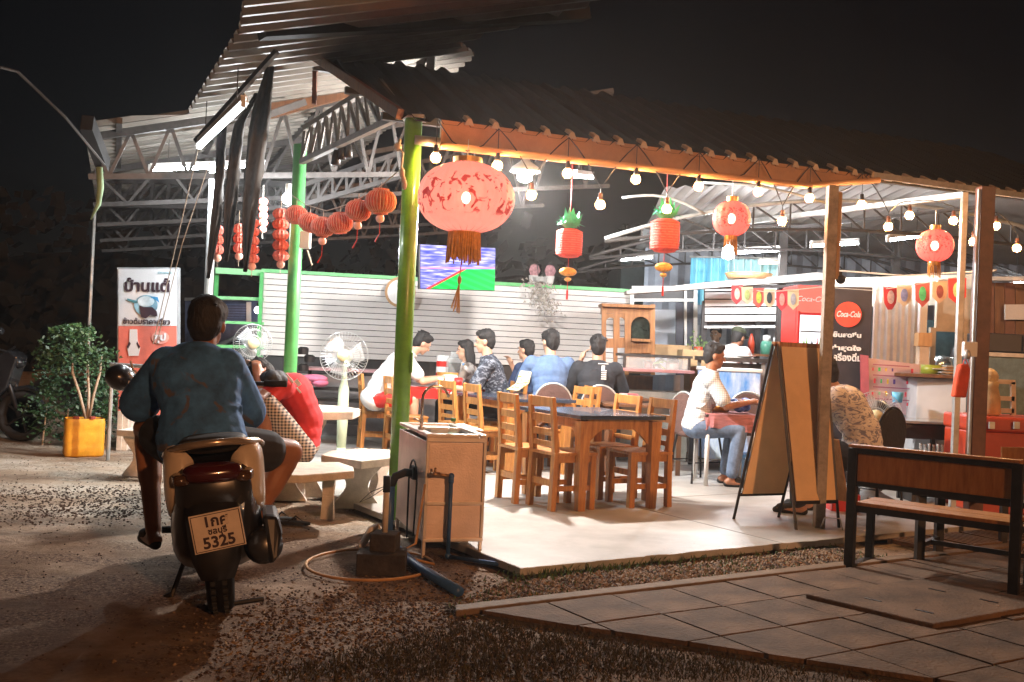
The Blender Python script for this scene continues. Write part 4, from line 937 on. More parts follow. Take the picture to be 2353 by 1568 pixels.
def onq(px, Y, z): p = Q(px, 900, Y); return Vector((p.x + (z - p.z) * 0.0436, Y, z))
cup = [(.032, 0), (.042, .0), (.048, .11), (.044, .11), (.03, .01)]
simple('cup', 'white cup near the arm of the man in white', 'cup', onq(1008, 11.3, .815), cup, M_white)
simple('napkin_box', 'pale square napkin box on the cola table', 'napkin box', onq(1032, 11.35, .815), [(.09, 0), (.09, .13), (.07, .14), (.0, .14)], M_white, 4)
simple('cup', 'red cup on the cola table before the woman', 'cup', onq(1052, 11.3, .815), cup, M_red)
simple('water_bottle', 'tall clear bottle on the cola table left of the woman', 'bottle', onq(1062, 11.6, .815), [(.035, 0), (.035, .17), (.014, .23), (.014, .25)], M_glass, cap=([(.016, .25), (.016, .27), (.0, .27)], mat('blue_cap', (.1, .3, .6))))
simple('rice_basket', 'round orange rattan basket with dark inside on the cola table', 'basket', onq(1030, 11.9, .815), [(.11, 0), (.14, .09), (.15, .15), (.13, .15), (.11, .02)], mat('rattan', (.6, .28, .06), .7, var=.4, scale=30), 18)
simple('water_jug', 'big clear plastic water jug with bags beside the woman', 'jug', onq(1040, 12.1, .815), [(.09, 0), (.1, .1), (.1, .3), (.05, .36), (.05, .4)], M_glass, 16)
simple('blue_bowl', 'small blue bowl beside the rattan basket', 'bowl', onq(1050, 11.5, .815), [(.03, 0), (.06, .05), (.055, .05), (.03, .01)], mat('blue_bowl', (.2, .35, .6)), 16)
tw = thing('thermos_tower', 'red and white striped food carrier standing on the cola table', 'food carrier', onq(1013, 12.2, .815)); c = onq(1013, 12.2, .815)
for k in range(5): b = MB(); b.lathe([(.075, 0), (.075, .068), (.0, .068)], c + Z * (.07 * k), 16); b.build('tier', M_red if k % 2 else M_white, tw)

# ================================================================== stone seats and table at the left
def octa(c, rx, ry, n=8, rot=.39): return [c + Vector((math.cos(rot + 2 * math.pi * k / n) * rx, math.sin(rot + 2 * math.pi * k / n) * ry, 0)) for k in range(n)]
def vase_leg(c, ang, w, h, th, m, t):
    d = Vector((math.cos(ang), math.sin(ang), 0)); n = Vector((-d.y, d.x, 0)); L_ = []; R_ = []
    for k in range(13):
        f = k / 12; ww = w * (.5 - .20 * math.sin(math.pi * min(1, f * 1.05)) ** 1.3 + .06 * math.cos(2 * math.pi * f)); z = h * f
        L_.append(c - d * ww + Z * z); R_.append(c + d * ww + Z * z)
    b = MB(); b.prism([p - n * th / 2 for p in R_ + L_[::-1]], n * th); b.build('leg', m, t, bevel=.004)
sb1 = G(700, 1200); sb1.z = 0
st1 = thing('stone_bench', 'nearest pale stone bench, on which the person in red sits', 'bench', sb1)
tp = [G(600, 1075, .40), G(615, 1062, .40), G(780, 1062, .40), G(812, 1073, .40), G(814, 1082, .40), G(690, 1092, .40), G(600, 1090, .40)]
b = MB(); b.prism([Vector((p.x, p.y, .345)) for p in tp], Z * .055); b.build('seat_slab', M_stone, st1, bevel=.006)
c = G(752, 1193); c.z = 0; b = MB(); b.beam(c, c + Z * .17, .095, .06, w2=.078, h2=.055); b.beam(c + Z * .17, c + Z * .345, .078, .055, w2=.1, h2=.06); b.build('leg', M_stone, st1, bevel=.004)
c = G(655, 1150); c.z = 0; vase_leg(c, R(10), .30, .345, .09, M_stone, st1)
st2 = thing('stone_bench', 'curved pale stone bench with vase shaped leg standing left of the sink', 'bench', G(820, 1170))
tp = [G(738, 1046, .42), G(760, 1036, .42), G(830, 1030, .42), G(905, 1034, .42), G(905, 1052, .42), G(830, 1060, .42)]
b = MB(); b.prism([Vector((p.x, p.y, .36)) for p in tp], Z * .06); b.build('seat_slab', M_stone, st2, bevel=.006)
c = G(818, 1168); c.z = 0; vase_leg(c, R(12), .34, .36, .08, M_stone, st2); c = G(868, 1150); c.z = 0; vase_leg(c, R(60), .24, .36, .08, M_stone, st2)
st3 = thing('stone_table', 'pale octagonal stone table behind the person in red', 'table', G(700, 1110)); c = Vector((-1.72, 8.1, 0))
b = MB(); b.prism([p + Z * .66 for p in octa(c, .52, .5)], Z * .065); b.build('table_slab', M_stone, st3, bevel=.006)
vase_leg(c, R(20), .42, .66, .12, M_stone, st3); vase_leg(c, R(110), .42, .66, .12, M_stone, st3)
st4 = thing('stone_bench', 'far pale stone bench left of the rider beyond the scooter', 'bench', G(300, 1090)); c = G(352, 1096); c.z = 0; 
b = MB(); b.prism([c + Vector((x, y, .36)) for x, y in ((-.3, -.12), (.25, -.2), (.28, .08), (-.28, .14))], Z * .055); b.build('seat_slab', M_stone, st4, bevel=.006); vase_leg(c + Vector((-.1, 0, 0)), .1, .3, .36, .09, M_stone, st4)
fl = thing('flip_flops', 'pair of black rubber sandals lying on the ground right of the scooter', 'sandals', G(650, 1203))
for (x, y, r_) in ((640, 1196, -.1), (672, 1206, -.15)):
    c = G(x, y); c.z = .005; b = MB(); b.prism([c + rz(r_) @ Vector((.13 * math.cos(a) * 1.0, .045 * math.sin(a), 0)) for a in [k * .52 for k in range(12)]], Z * .018); so = b.build('sole', M_rubber, fl)
    b = MB(); b.tube([c + rz(r_) @ Vector(q) for q in ((-.02, -.04, .02), (.02, 0, .055), (.08, .0, .02), (.02, 0, .055), (-.02, .04, .02))], .006, 6); b.build('strap', M_rubber, so)

# ================================================================== fans
M_fan = mat('pale_green_plastic', (.50, .58, .42), .4, var=.12, scale=5)
M_wire = mat('chrome_wire', (.65, .66, .66), .3, .8, var=.1)
M_blade = mat('clear_blade', (.55, .58, .58), .3, var=.1, alpha=.45)
def fan(label, base, H, r, tilt, mbody, yaw=0.0, short=False):
    t = thing('standing_fan', label, 'fan', base); b = MB()
    if not short: b.lathe([(.0, 0), (.22, 0), (.21, .03), (.12, .07), (.05, .12), (.045, .2)], base, 24); b.build('base', mbody, t, smooth=True)
    b = MB(); b.lathe([(.045, .12), (.06, .5), (.055, H - r - .1), (.03, H - r), (.02, H - .05)], base, 16); b.build('stem', mbody, t, smooth=True)
    c = base + Vector((0, -.08, H)); Mx = Matrix.Rotation(yaw, 3, 'Z') @ Matrix.Rotation(R(90) + tilt, 3, 'X')
    b = MB(); b.lathe([(.03, -.2), (.07, -.16), (.07, -.06), (.05, -.04)], c, 16, Mx); b.build('motor', mbody, t, smooth=True)
    b = MB(); n = 44
    for k in range(n):
        a = 2 * math.pi * k / n; pr = [(.05, .07), (r * .5, .075), (r * .9, .05), (r, 0), (r * .9, -.04), (r * .4, -.06)]
        b.tube([c + Mx @ Vector((math.cos(a + i * .05) * q, math.sin(a + i * .05) * q, z)) for i, (q, z) in enumerate(pr)], .0016, 4, caps=False)
    for q, z in ((r, 0), (r * .72, .066), (r * .4, .074)): b.tube([c + Mx @ Vector((math.cos(a) * q, math.sin(a) * q, z)) for a in [k * math.pi / 18 for k in range(36)]], .003, 4, closed=True)
    b.build('wire_guard', M_wire, t)
    for k in range(3):
        b = MB(); vs = []
        for i in range(7):
            f = i / 6; q = r * (.14 + .74 * f); wa_ = .55 + .25 * math.sin(math.pi * f)
            for s_ in (-1, 1): a = k * 2.094 + s_ * wa_ * .75 + .3 * f; vs.append(c + Mx @ Vector((math.cos(a) * q, math.sin(a) * q, s_ * .018)))
        b.add(vs, [(2 * i, 2 * i + 1, 2 * i + 3, 2 * i + 2) for i in range(6)]); b.build('blade', M_blade, t, smooth=True)
    b = MB(); b.lathe([(.0, .09), (.055, .085), (.06, .07), (.06, .06)], c, 20, Mx); b.build('hub_badge', mat('cream_hub', (.62, .52, .30), .4), t, smooth=True)
fan('tall standing fan with pale green stem in front of the slatted wall', onq(797, 10.4, .0) , 1.13, .25, -.05, M_fan)
fan('smaller standing fan seen over the shoulder of the rider', onq(587, 10.6, .0), 1.22, .2, .0, mat('grey_fan_plastic', (.35, .36, .34), .5), .35)
fan('fan with tilted grey blades behind the man in the patterned shirt', onq(2022, 9.0, FZ), .80, .21, .35, M_steel, -.5)
for nm in (): pass

# ================================================================== sandwich board
A1, A2, B1, B2 = G(1683, 1206), G(1786, 1202), G(1831, 1232), G(1929, 1227)
T0 = (A1 + B1) / 2 + Z * 1.40 + Vector((.03, 0, 0)); T1 = (A2 + B2) / 2 + Z * 1.40 + Vector((.06, 0, 0))
sbd = thing('sandwich_board', 'tall blank wooden sandwich board on black legs standing open by the steel post', 'sandwich board', (A1 + B2) / 2)
M_board = mat('plain_plywood', (.80, .54, .29), .6, var=.12, scale=3)
def board(f0, f1, t0, t1, lab):
    for f, t_ in ((f0, t0), (f1, t1)): b = MB(); b.beam(f, t_, .018, .018); b.build('leg', M_blackmet, sbd)
    n = (f1 - f0).cross(t0 - f0).normalized(); lo0, lo1 = f0.lerp(t0, .17), f1.lerp(t1, .17); i = .02
    d = (f1 - f0).normalized()
    b = MB(); b.prism([lo0 + d * i, lo1 - d * i, t1 - d * i, t0 + d * i], n * .012); b.build('panel', M_board, sbd)
    b = MB(); b.beam(lo0, lo1, .026); b.build('cross_bar', M_blackmet, sbd); b = MB(); b.beam(t0, t1, .034, .034); b.build('top_frame', M_wood, sbd)
    b = MB(); b.beam(t0 + d * .012 - n * .012, lo0 + d * .012 - n * .012, .012, .012); b.build('side_frame', M_wood if lab else M_blackmet, sbd)
    b = MB(); b.beam(t1 - d * .012 - n * .012, lo1 - d * .012 - n * .012, .012, .012); b.build('side_frame', M_wood if lab else M_blackmet, sbd)
off = (B1 - A1).normalized() * .02
board(A1, A2, T0 - off, T1 - off, 0); board(B1, B2, T0 + off, T1 + off, 1)
# low wooden plank leaning by the post, with cable
pl = thing('leaning_plank', 'narrow unpainted plank leaning behind the foot of the steel post', 'plank', G(1925, 1225)); b = MB(); b.beam(Q(1936, 1150, 7.9), Q(1914, 1010, 7.7), .09, .02); b.build('board', M_wood2, pl)
b = MB(); b.tube([G(1885, 1218, .02), G(1895, 1190, .18), G(1930, 1192, .17), G(1938, 1225, .01)], .005, 6); b.build('tie_cable', M_galv, pl)

# ================================================================== black bench with wood back and the low table behind it
bA, bB = G(1951, 1311), G(2328, 1378); bA.z = bB.z = 0; bd = (bB - bA).normalized(); bn = Vector((-bd.y, bd.x, 0))
if bn.y < 0: bn = -bn
BL = (bB - bA).length
bench = thing('black_bench', 'black steel bench with wooden back rail and seat, its back to the viewer', 'bench', bA)
for s in (0.0, BL):
    a = bA + bd * s
    b = MB(); b.beam(a, a + Z * .755 , .055, .05, up=bn); b.build('rear_post', M_blackmet, bench, bevel=.003)
    a2 = a + bn * .34; b = MB(); b.beam(a2, a2 + Z * .42, .045, .045, up=bn); b.build('front_leg', M_blackmet, bench, bevel=.003)
    b = MB(); b.beam(a + Z * .02, a2 + Z * .02, .045, .035); b.build('foot_bar', M_blackmet, bench)
    b = MB(); b.beam(a + Z * .38, a2 + Z * .38, .04, .04); b.build('seat_support', M_blackmet, bench)
M_bw = wood('varnished_plank', (.40, .17, .05), (.22, .08, .02), .32)
b = MB(); b.beam(bA + bd * -.02 + Z * .77, bB + bd * .02 + Z * .77, .075, .018); b.build('top_plank', M_bw, bench, bevel=.003)
b = MB(); b.beam(bA + Z * .742, bB + Z * .742, .04, .03); b.build('back_rail', M_blackmet, bench)
b = MB(); b.beam(bA + bd * .03 + Z * .64, bB - bd * .03 + Z * .64, .018, .17); b.build('back_plank', M_bw, bench, bevel=.002)
b = MB(); b.beam(bA + Z * .54, bB + Z * .54, .035, .03); b.build('back_rail', M_blackmet, bench)
for k in range(2): c = bn * (.085 + .17 * k); b = MB(); b.beam(bA + bd * .02 + c + Z * .415, bB - bd * .02 + c + Z * .415, .165, .022); b.build('seat_plank', M_bw, bench, bevel=.003)
for c in (0.02, .32): b = MB(); b.beam(bA + bn * c + Z * .385, bB + bn * c + Z * .385, .035, .04); b.build('seat_rail', M_blackmet, bench)
lt = thing('low_table', 'low black table with thin legs behind the black bench', 'table', G(2089, 1304))
q0 = G(2089, 1304); q1 = G(2273, 1281); q0.z = q1.z = 0; q0 = q0 + bn * .1; qd = bd; 
for a, c in ((0, 0), (.85, 0), (0, .40), (.85, .40)): p = q0 + bd * a + bn * c + Vector((.05, .05, 0)); b = MB(); b.beam(p, p + Z * .44, .05, .05); b.build('leg', M_blackmet, lt)
b = MB(); c = q0 + bd * .425 + bn * .2 + Vector((.05, .05, 0)); b.box(c + Z * .46, (.95, .48, .035), rz(math.atan2(bd.y, bd.x))); b.build('table_top', M_blackmet, lt, bevel=.003)
b = MB(); b.beam(q0 + Vector((.05, .05, .12)), q0 + bn * .4 + Vector((.05, .05, .12)), .03); b.beam(q0 + bd * .85 + Vector((.05, .05, .12)), q0 + bd * .85 + bn * .4 + Vector((.05, .05, .12)), .03); b.beam(q0 + bn * .2 + Vector((.05, .05, .12)), q0 + bd * .85 + bn * .2 + Vector((.05, .05, .12)), .03); b.build('stretcher', M_blackmet, lt)
b2 = thing('wooden_bench', 'second bench at the right edge, only its wooden back panel in view', 'bench', G(2330, 1230)); 
p = Q(2305, 1060, 7.2); q = Q(2440, 1062, 7.0)
b = MB(); b.prism([Q(2303, 1028, 7.2), Q(2460, 1030, 7.0), Q(2460, 1088, 7.0), Q(2303, 1088, 7.2)], Vector((0, .02, 0))); b.build('back_plank', M_bw, b2)
b = MB(); b.beam(Q(2303, 1098, 7.2), Q(2460, 1100, 7.0), .04, .05); b.build('back_rail', M_blackmet, b2)
b = MB(); pp = Q(2310, 1095, 7.25); b.beam(Vector((pp.x, pp.y, 0)), pp, .045); b.build('leg', M_blackmet, b2); b = MB(); pp = Q(2455, 1095, 7.05); b.beam(Vector((pp.x, pp.y, 0)), pp, .045); b.build('leg', M_blackmet, b2)
b = MB(); pp = Q(2380, 1150, 7.3); b.box(Vector((pp.x, 7.3, .42)), (.7, .34, .03)); b.build('seat_plank', M_bw, b2)
# ================================================================== kitchen building and canopy at the right
M_ceil = mat('canopy_sheet', (.20, .185, .17), .6, var=.2, scale=1.5)
kr = thing('canopy_roof', 'pale canopy roof with arched steel trusses over the kitchen side', 'roof', Vector((4, 11, 0)))
O_k = Vector((1.3, 9.3, 3.15))
corrugated('canopy_sheet', O_k, Vector((1, 0, 0)), Vector((0, 1, -.02)).normalized(), [(.3, 1.6), (1.6, .9), (9, .6), (12, .6), (12, 8), (0.7, 8)], .16, .016, M_ceil, kr)
def arch(x0, x1, Y, z0, rise, par, name='truss_arch', r=.022, m=M_galv, n=14):
    pts = []
    for k in range(n + 1):
        f = k / n; pts.append(Vector((x0 + (x1 - x0) * f, Y, z0 + rise * (1 - (2 * f - 1) ** 2))))
    b = MB(); b.tube(pts, r, 8); b.build(name, m, par, smooth=True); return pts
for (Y, sgn) in ((10.2, 0), (12.2, 1), (14.2, 2)):
    up = arch(.9, 6.2, Y, 2.45, .50, kr, m=M_galv if sgn == 0 else M_steel); lo = [Vector((p.x, p.y, 2.42 + (p.z - 2.45) * .45)) for p in up]
    b = MB(); b.tube(lo, .018, 6); b.build('truss_chord', M_steel, kr)
    for k in range(len(up) - 1): b = MB(); b.tube([up[k], lo[k + 1]], .011, 5); b.tube([lo[k + 1], up[k + 1]], .011, 5); b.build('truss_web', M_steel, kr)
for (a, b_) in ((Q(1430, 455, 9.8), Q(1620, 492, 9.8)),):
    pts = [a.lerp(b_, f) + Z * .09 * math.sin(math.pi * f) for f in [k / 8 for k in range(9)]]; b = MB(); b.tube(pts, .014, 8); b.build('pale_pipe', M_galv, kr, smooth=True)
pts = [Q(1615, 420, 9.3), Q(1740, 426, 9.3), Q(1830, 447, 9.3), Q(1908, 470, 9.3)]; b = MB(); b.tube(pts, .013, 8); b.build('pale_pipe', M_galv, kr, smooth=True)
b = MB(); b.beam(Q(1700, 512, 11), Q(2215, 448, 8.6), .05); b.build('cross_pipe', M_galv, kr)
b = MB(); b.beam(Q(1760, 530, 12), Q(2260, 475, 9.5), .035); b.build('cross_pipe', M_steel, kr)
for x, Y in ((1800, 12.6), (2060, 12.4)): p = Q(x, 560, Y); b = MB(); b.beam(Vector((p.x, Y, 0)), Vector((p.x, Y, 3.1)), .09); b.build('column', M_steel, kr)
# dark shed behind the diners, blue curtain
shed = thing('dark_shed', 'dark shed front with a lit edge behind the second pineapple lantern', 'shed', Q(1500, 700, 17))
a = Q(1428, 603, 17); c = Q(1600, 590, 17); b = MB(); b.box(((a.x + c.x) / 2, 18.2, (a.z) / 2), (c.x - a.x, 2.4, a.z)); b.build('shed_wall', mat('shed_dark', (.035, .05, .05), .8, var=.3), shed)
b = MB(); b.box(((a.x + c.x) / 2, 16.9, a.z + .03), (c.x - a.x + .1, .3, .05)); b.build('roof_edge', M_white, shed)
cb = thing('blue_curtain', 'bright light blue pleated curtain hanging behind the kitchen bulb', 'curtain', Q(1690, 640, 13.6))
M_cur = mat('blue_curtain', (.22, .62, .78), .7, var=.25, scale=2, stretch=(5, 1, .3))
def curtain(x0, x1, y0, y1, Y, par, m, amp=.06, waves=9, name='cloth'):
    b = MB(); n = waves * 8; P0, P1 = Q(x0, y0, Y), Q(x1, y0, Y); zb = Q(x0, y1, Y).z
    for k in range(n + 1):
        f = k / n; p = P0.lerp(P1, f); d = amp * math.sin(f * waves * 2 * math.pi) + amp * .4 * math.sin(f * 17)
        b.v += [Vector((p.x, Y + d, p.z)), Vector((p.x, Y + d * 1.3, zb))]
    b.f += [(2 * k, 2 * k + 2, 2 * k + 3, 2 * k + 1) for k in range(n)]; return b.build(name, m, par, smooth=True)
curtain(1588, 1672, 592, 700, 13.8, cb, M_cur, waves=5, name='drape'); curtain(1672, 1790, 596, 668, 13.9, cb, mat('blue_curtain_pale', (.50, .80, .86), .7, var=.2, stretch=(5, 1, .3)), waves=6, name='drape')
b = MB(); b.tube([Q(1585, 590, 13.7), Q(1795, 594, 13.7)], .015, 6); b.build('curtain_rod', M_galv, cb)
# back kitchen wall, slatted front, window opening
kw = thing('kitchen_front', 'white slatted kitchen front with a long serving opening behind the cook', 'kitchen front', Q(1620, 800, 13))
xa, xb = Q(1618, 700, 13).x, Q(1905, 700, 13).x; ztop = Q(1760, 650, 13).z
def lineup(x0, y0, x1, y1, Y, w, h, name, m, par): b = MB(); b.beam(Q(x0, y0, Y), Q(x1, y1, Y), w, h); return b.build(name, m, par)
for k in range(5):
    y = 664 + k * 17.5; lineup(1620, y - 2, 1900, y - 3, 13, .03, .082, 'slat', M_slat, kw)
b = MB(); b.prism([Q(1618, 648, 13.06), Q(1905, 640, 13.06), Q(1905, 745, 13.06), Q(1618, 745, 13.06)], Vector((0, .03, 0))); b.build('backing_board', M_black, kw)
b = MB(); b.prism([Q(1440, 668, 12.3), Q(1620, 650, 12.3), Q(1880, 626, 12.3), Q(1905, 632, 12.3), Q(1905, 642, 12.3), Q(1440, 676, 12.3)], Vector((0, .25, 0))); b.build('awning_board', mat('dusty_board', (.34, .32, .30), .7, var=.3), kw)
lineup(1620, 662, 1950, 655, 12.4, .04, .035, 'dark_rail', M_black, kw)
for x in (1618, 1742, 1905): p = Q(x, 780, 13); b = MB(); b.beam(Vector((p.x, 13.05, 0)), Vector((p.x, 13.05, p.z + .5)), .07); b.build('frame_post', M_black, kw)
b = MB(); b.beam(Q(1618, 752, 12.98), Q(1905, 750, 12.98), .03, .03); b.build('window_head', M_white, kw)
p = Q(1760, 860, 13); b = MB(); b.box(((xa + xb) / 2, 13.05, .55), (xb - xa, .06, 1.1)); b.build('lower_wall', M_tile, kw)
# interior back wall of the kitchen, cool painted
iw = thing('kitchen_back_wall', 'cool grey corrugated back wall inside the kitchen', 'wall', Vector((4.5, 16.4, 0)))
corrugated('wall_sheet', Vector((1.2, 16.2, 0)), Vector((1, 0, 0)), Z, [(0.9, 0), (11, 0), (11, 3.1), (.9, 3.1)], .24, .03, mat('cool_grey_wall', (.33, .36, .42), .6, var=.35, scale=1.5), iw)
for x, w, h, z in ((3.2, .5, .6, 1.5), (4.3, .35, .5, 1.6), (3.8, .3, .35, 1.3)): b = MB(); b.box((x, 16.1, z), (w, .05, h)); b.build('wall_panel', mat('pale_notice', (.6, .62, .66), .5), iw)
# doorway with white frame, lit room, dark door
dw = thing('lit_doorway', 'bright doorway with white frame right of the carved cabinet', 'doorway', Q(1540, 860, 13.6))
b = MB(); b.prism([Q(1496, 712, 14.2), Q(1600, 712, 14.2), Q(1600, 862, 14.2), Q(1496, 862, 14.2)], Vector((0, .04, 0))); b.build('inner_wall', mat('lit_room', (.62, .66, .74), .6, var=.15, scale=2, emit=(.62, .68, .8), estr=.0), dw)
for (x0, y0, x1, y1, w) in ((1452, 665, 1452, 716, .05), (1452, 662, 1600, 662, .05), (1452, 690, 1600, 690, .04), (1598, 662, 1598, 860, .05), (1575, 665, 1575, 860, .035)): lineup(x0, y0, x1, y1, 13.7, w, w, 'door_frame', M_white, dw)
b = MB(); b.prism([Q(1553, 695, 13.75), Q(1596, 695, 13.75), Q(1596, 862, 13.75), Q(1553, 862, 13.75)], Vector((0, .03, 0))); b.build('door_leaf', mat('dark_door', (.05, .06, .09), .4), dw)
b = MB(); b.prism([Q(1456, 668, 13.75), Q(1596, 668, 13.75), Q(1596, 687, 13.75), Q(1456, 687, 13.75)], Vector((0, .03, 0))); b.build('fanlight', M_black, dw)
tr = thing('pale_shelf_trolley', 'white wire shelf rack with stacked trays right of the doorway', 'shelf rack', Q(1620, 880, 12.6))
for k, y in enumerate((818, 835, 852, 868, 884)): a = Q(1598, y, 12.6); c = Q(1650, y, 12.6); b = MB(); b.box(((a.x + c.x) / 2, 12.75, a.z), (c.x - a.x, .35, .02)); b.build('shelf', M_white, tr); b = MB(); b.box(((a.x + c.x) / 2, 12.75, a.z + .035), (c.x - a.x - .06, .28, .03)); b.build('tray', M_tile, tr)
for x in (1598, 1650):
    p = Q(x, 815, 12.6); b = MB(); b.beam(Vector((p.x, 12.6, 0)), p, .02); b.beam(Vector((p.x, 12.92, 0)), p + Vector((0, .32, 0)), .02); b.build('upright', M_white, tr)
# carved cabinet
cab = thing('carved_cabinet', 'brown wooden cabinet with arched glass doors standing in front of the slatted wall', 'cabinet', Q(1440, 862, 12.4))
M_carv = wood('carved_wood', (.34, .15, .05), (.18, .07, .02), .5); Yc_ = 12.4
def face(pts, Y, th, name, m, par, bev=0): b = MB(); b.prism([Q(x, y, Y) for x, y in pts], Vector((0, th, 0))); return b.build(name, m, par, bevel=bev)
def arc_hole_frame(x0, y0, x1, y1, hx0, hy0, hx1, hy1, Y, th, m, par):
    # frame with arched opening, built from strips
    r = (hx1 - hx0) / 2; cx = (hx0 + hx1) / 2; cy = hy0 + r; n = 10; b = MB()
    b.prism([Q(x0, y0, Y), Q(hx0, y0, Y), Q(hx0, y1, Y), Q(x0, y1, Y)], Vector((0, th, 0)))
    b.prism([Q(hx1, y0, Y), Q(x1, y0, Y), Q(x1, y1, Y), Q(hx1, y1, Y)], Vector((0, th, 0)))
    b.prism([Q(hx0, hy1, Y), Q(hx1, hy1, Y), Q(hx1, y1, Y), Q(hx0, y1, Y)], Vector((0, th, 0)))
    pa = [(cx - r * math.cos(math.pi * k / n), cy - r * math.sin(math.pi * k / n)) for k in range(n + 1)]
    for k in range(n): b.prism([Q(pa[k][0], y0, Y), Q(pa[k + 1][0], y0, Y), Q(*pa[k + 1], Y), Q(*pa[k], Y)], Vector((0, th, 0)))
    return b.build('door_frame', m, par)
face([(1382, 697), (1507, 702), (1505, 709), (1384, 705)], 12.3, .5, 'cornice', M_carv, cab, .005)
face([(1386, 706), (1503, 710), (1502, 722), (1386, 720)], 12.38, .4, 'frieze', M_carv, cab)
arc_hole_frame(1386, 721, 1424, 800, 1393, 730, 1412, 778, 12.38, .04, M_carv, cab); arc_hole_frame(1412, 721, 1440, 800, 1417, 730, 1436, 776, 12.39, .04, M_carv, cab)
arc_hole_frame(1440, 721, 1502, 812, 1450, 728, 1494, 782, 12.38, .04, M_carv, cab)
face([(1450, 728), (1494, 728), (1494, 782), (1450, 782)], 12.46, .02, 'dark_glass', mat('dark_cab_glass', (.02, .03, .025), .15, var=.5, scale=20), cab)
for x in (1387, 1414, 1440, 1500): a = Q(x, 700, 12.4); c = Q(x, 862, 12.4); b = MB(); b.beam(c, a, .05); b.build('post', M_carv, cab)
face([(1440, 812), (1502, 812), (1502, 860), (1440, 858)], 12.4, .4, 'lower_box', M_dkwood, cab); face([(1452, 778), (1495, 780), (1495, 786), (1452, 784)], 12.3, .1, 'ledge', M_carv, cab)
b = MB(); p0 = Q(1388, 860, 12.4); p1 = Q(1500, 862, 12.4); b.box(((p0.x + p1.x) / 2, 12.6, (p0.z) / 2 + FZ / 2), (p1.x - p0.x, .45, p0.z - FZ)); b.build('base_cupboard', M_dkwood, cab)
# serving counters behind the black shirt
ctr = thing('display_counter', 'grey glass display counter with pink shelf behind the man in black', 'counter', Q(1480, 950, 11.6))
p0, p1 = Q(1432, 850, 11.6), Q(1585, 850, 11.6); w = p1.x - p0.x; cxx = (p0.x + p1.x) / 2
def zz(x, y, Y): return Q(x, y, Y).z
b = MB(); b.box((cxx, 11.9, (zz(1500, 852, 11.6) + FZ) / 2 - .12), (w, .6, zz(1500, 852, 11.6) - .30)); b.build('cabinet_body', mat('counter_grey', (.22, .22, .20), .5, var=.3), ctr)
b = MB(); b.box((cxx, 11.85, zz(1500, 852, 11.6)), (w + .08, .7, .035)); b.build('pink_shelf', mat('pink_laminate', (.42, .20, .20), .4), ctr, bevel=.004)
b = MB(); b.box((cxx, 11.9, zz(1500, 818, 11.6)), (w + .06, .6, .03)); b.build('glass_top', M_steel, ctr)
b = MB(); b.box((cxx, 11.62, zz(1500, 835, 11.6)), (w, .008, .16)); b.build('front_glass', M_glass, ctr)
for x in (1434, 1583): p = Q(x, 850, 11.62); b = MB(); b.beam(p, Vector((p.x, 11.62, zz(1500, 818, 11.6))), .03); b.build('glass_post', M_steel, ctr)
simple('red_pot', 'small red pot in the glass display counter', 'pot', Vector((Q(1490, 850, 11.8).x, 11.8, zz(1500, 852, 11.6) + .018)), [(.05, 0), (.06, .09), (.055, .09), (.04, .01)], mat('pot_red', (.5, .10, .05), .5))
simple('white_pot', 'white pot with black lid in the glass display counter', 'pot', Vector((Q(1545, 850, 11.8).x, 11.8, zz(1500, 852, 11.6) + .018)), [(.075, 0), (.08, .10), (.0, .105)], M_white, cap=([(.085, .105), (.06, .13), (.0, .135)], M_black))
lf = thing('cabbage_leaves', 'loose pale green vegetable leaves lying in the display counter', 'vegetables', Vector((Q(1515, 850, 11.75).x, 11.75, zz(1500, 852, 11.6) + .02))); b = MB(); c = Vector((Q(1515, 850, 11.75).x, 11.75, zz(1500, 852, 11.6) + .05))
for k in range(9): a = k * .7; b.ell(c + Vector((math.cos(a) * .05, math.sin(a) * .05, .012 * k - .02)), (.05, .03, .010), Matrix.Rotation(a, 3, 'Z') @ Matrix.Rotation(.5, 3, 'Y'), 8, 5)
b.build('leaves', mat('cabbage', (.38, .50, .18), .6, var=.3), lf, smooth=True)
bx = thing('cardboard_box', 'brown cardboard cartons piled between the display counter and the cook', 'box', Q(1620, 900, 12.2))
for (x0, y0, x1, y1, Y) in ((1505, 793, 1590, 818, 12.9), (1568, 805, 1640, 850, 12.3), (1585, 842, 1632, 900, 12.1)): p = Q((x0 + x1) / 2, (y0 + y1) / 2, Y); w = (x1 - x0) / FOC * Y; h = (y1 - y0) / FOC * Y; b = MB(); b.box((p.x, Y + .2, p.z), (w, .4, h)); b.build('carton', mat('cardboard', (.36, .25, .13), .8, var=.2), bx, bevel=.004)
# cook's work table with blue cooler front
wt = thing('work_table', 'steel work table with dark edge where the cook leans', 'table', Q(1690, 900, 11.3))
a, c = Q(1620, 822, 11.4), Q(1765, 832, 11.4); zt = .5 * (a.z + c.z) ; b = MB(); b.box(((a.x + c.x) / 2, 11.7, zt), (c.x - a.x, .7, .05)); b.build('table_top', M_steel, wt, bevel=.004)
b = MB(); b.box(((a.x + c.x) / 2, 11.45, zt - .12), (c.x - a.x - .1, .03, .16)); b.build('apron', M_blackmet, wt)
for x in (a.x + .05, c.x - .05):
    for y in (11.42, 12.0): b = MB(); b.beam((x, y, FZ), (x, y, zt), .04); b.build('leg', M_galv, wt)
simple('white_plate', 'white plate at the right end of the work table under the hand of the cook', 'plate', Vector((Q(1715, 830, 11.5).x, 11.55, zt + .026)), [(.05, 0), (.12, .02), (.12, .028), (.0, .01)], M_white, 20)
cool = thing('ice_cooler', 'ice blue freezer box with white cloud pattern below the work table', 'freezer', Q(1690, 940, 10.9))
M_ice = mat('ice_print', (.75, .88, .97), .35, var=.0, scale=1.3, col2=(.03, .25, .75), stretch=(4, 4, 1.2))
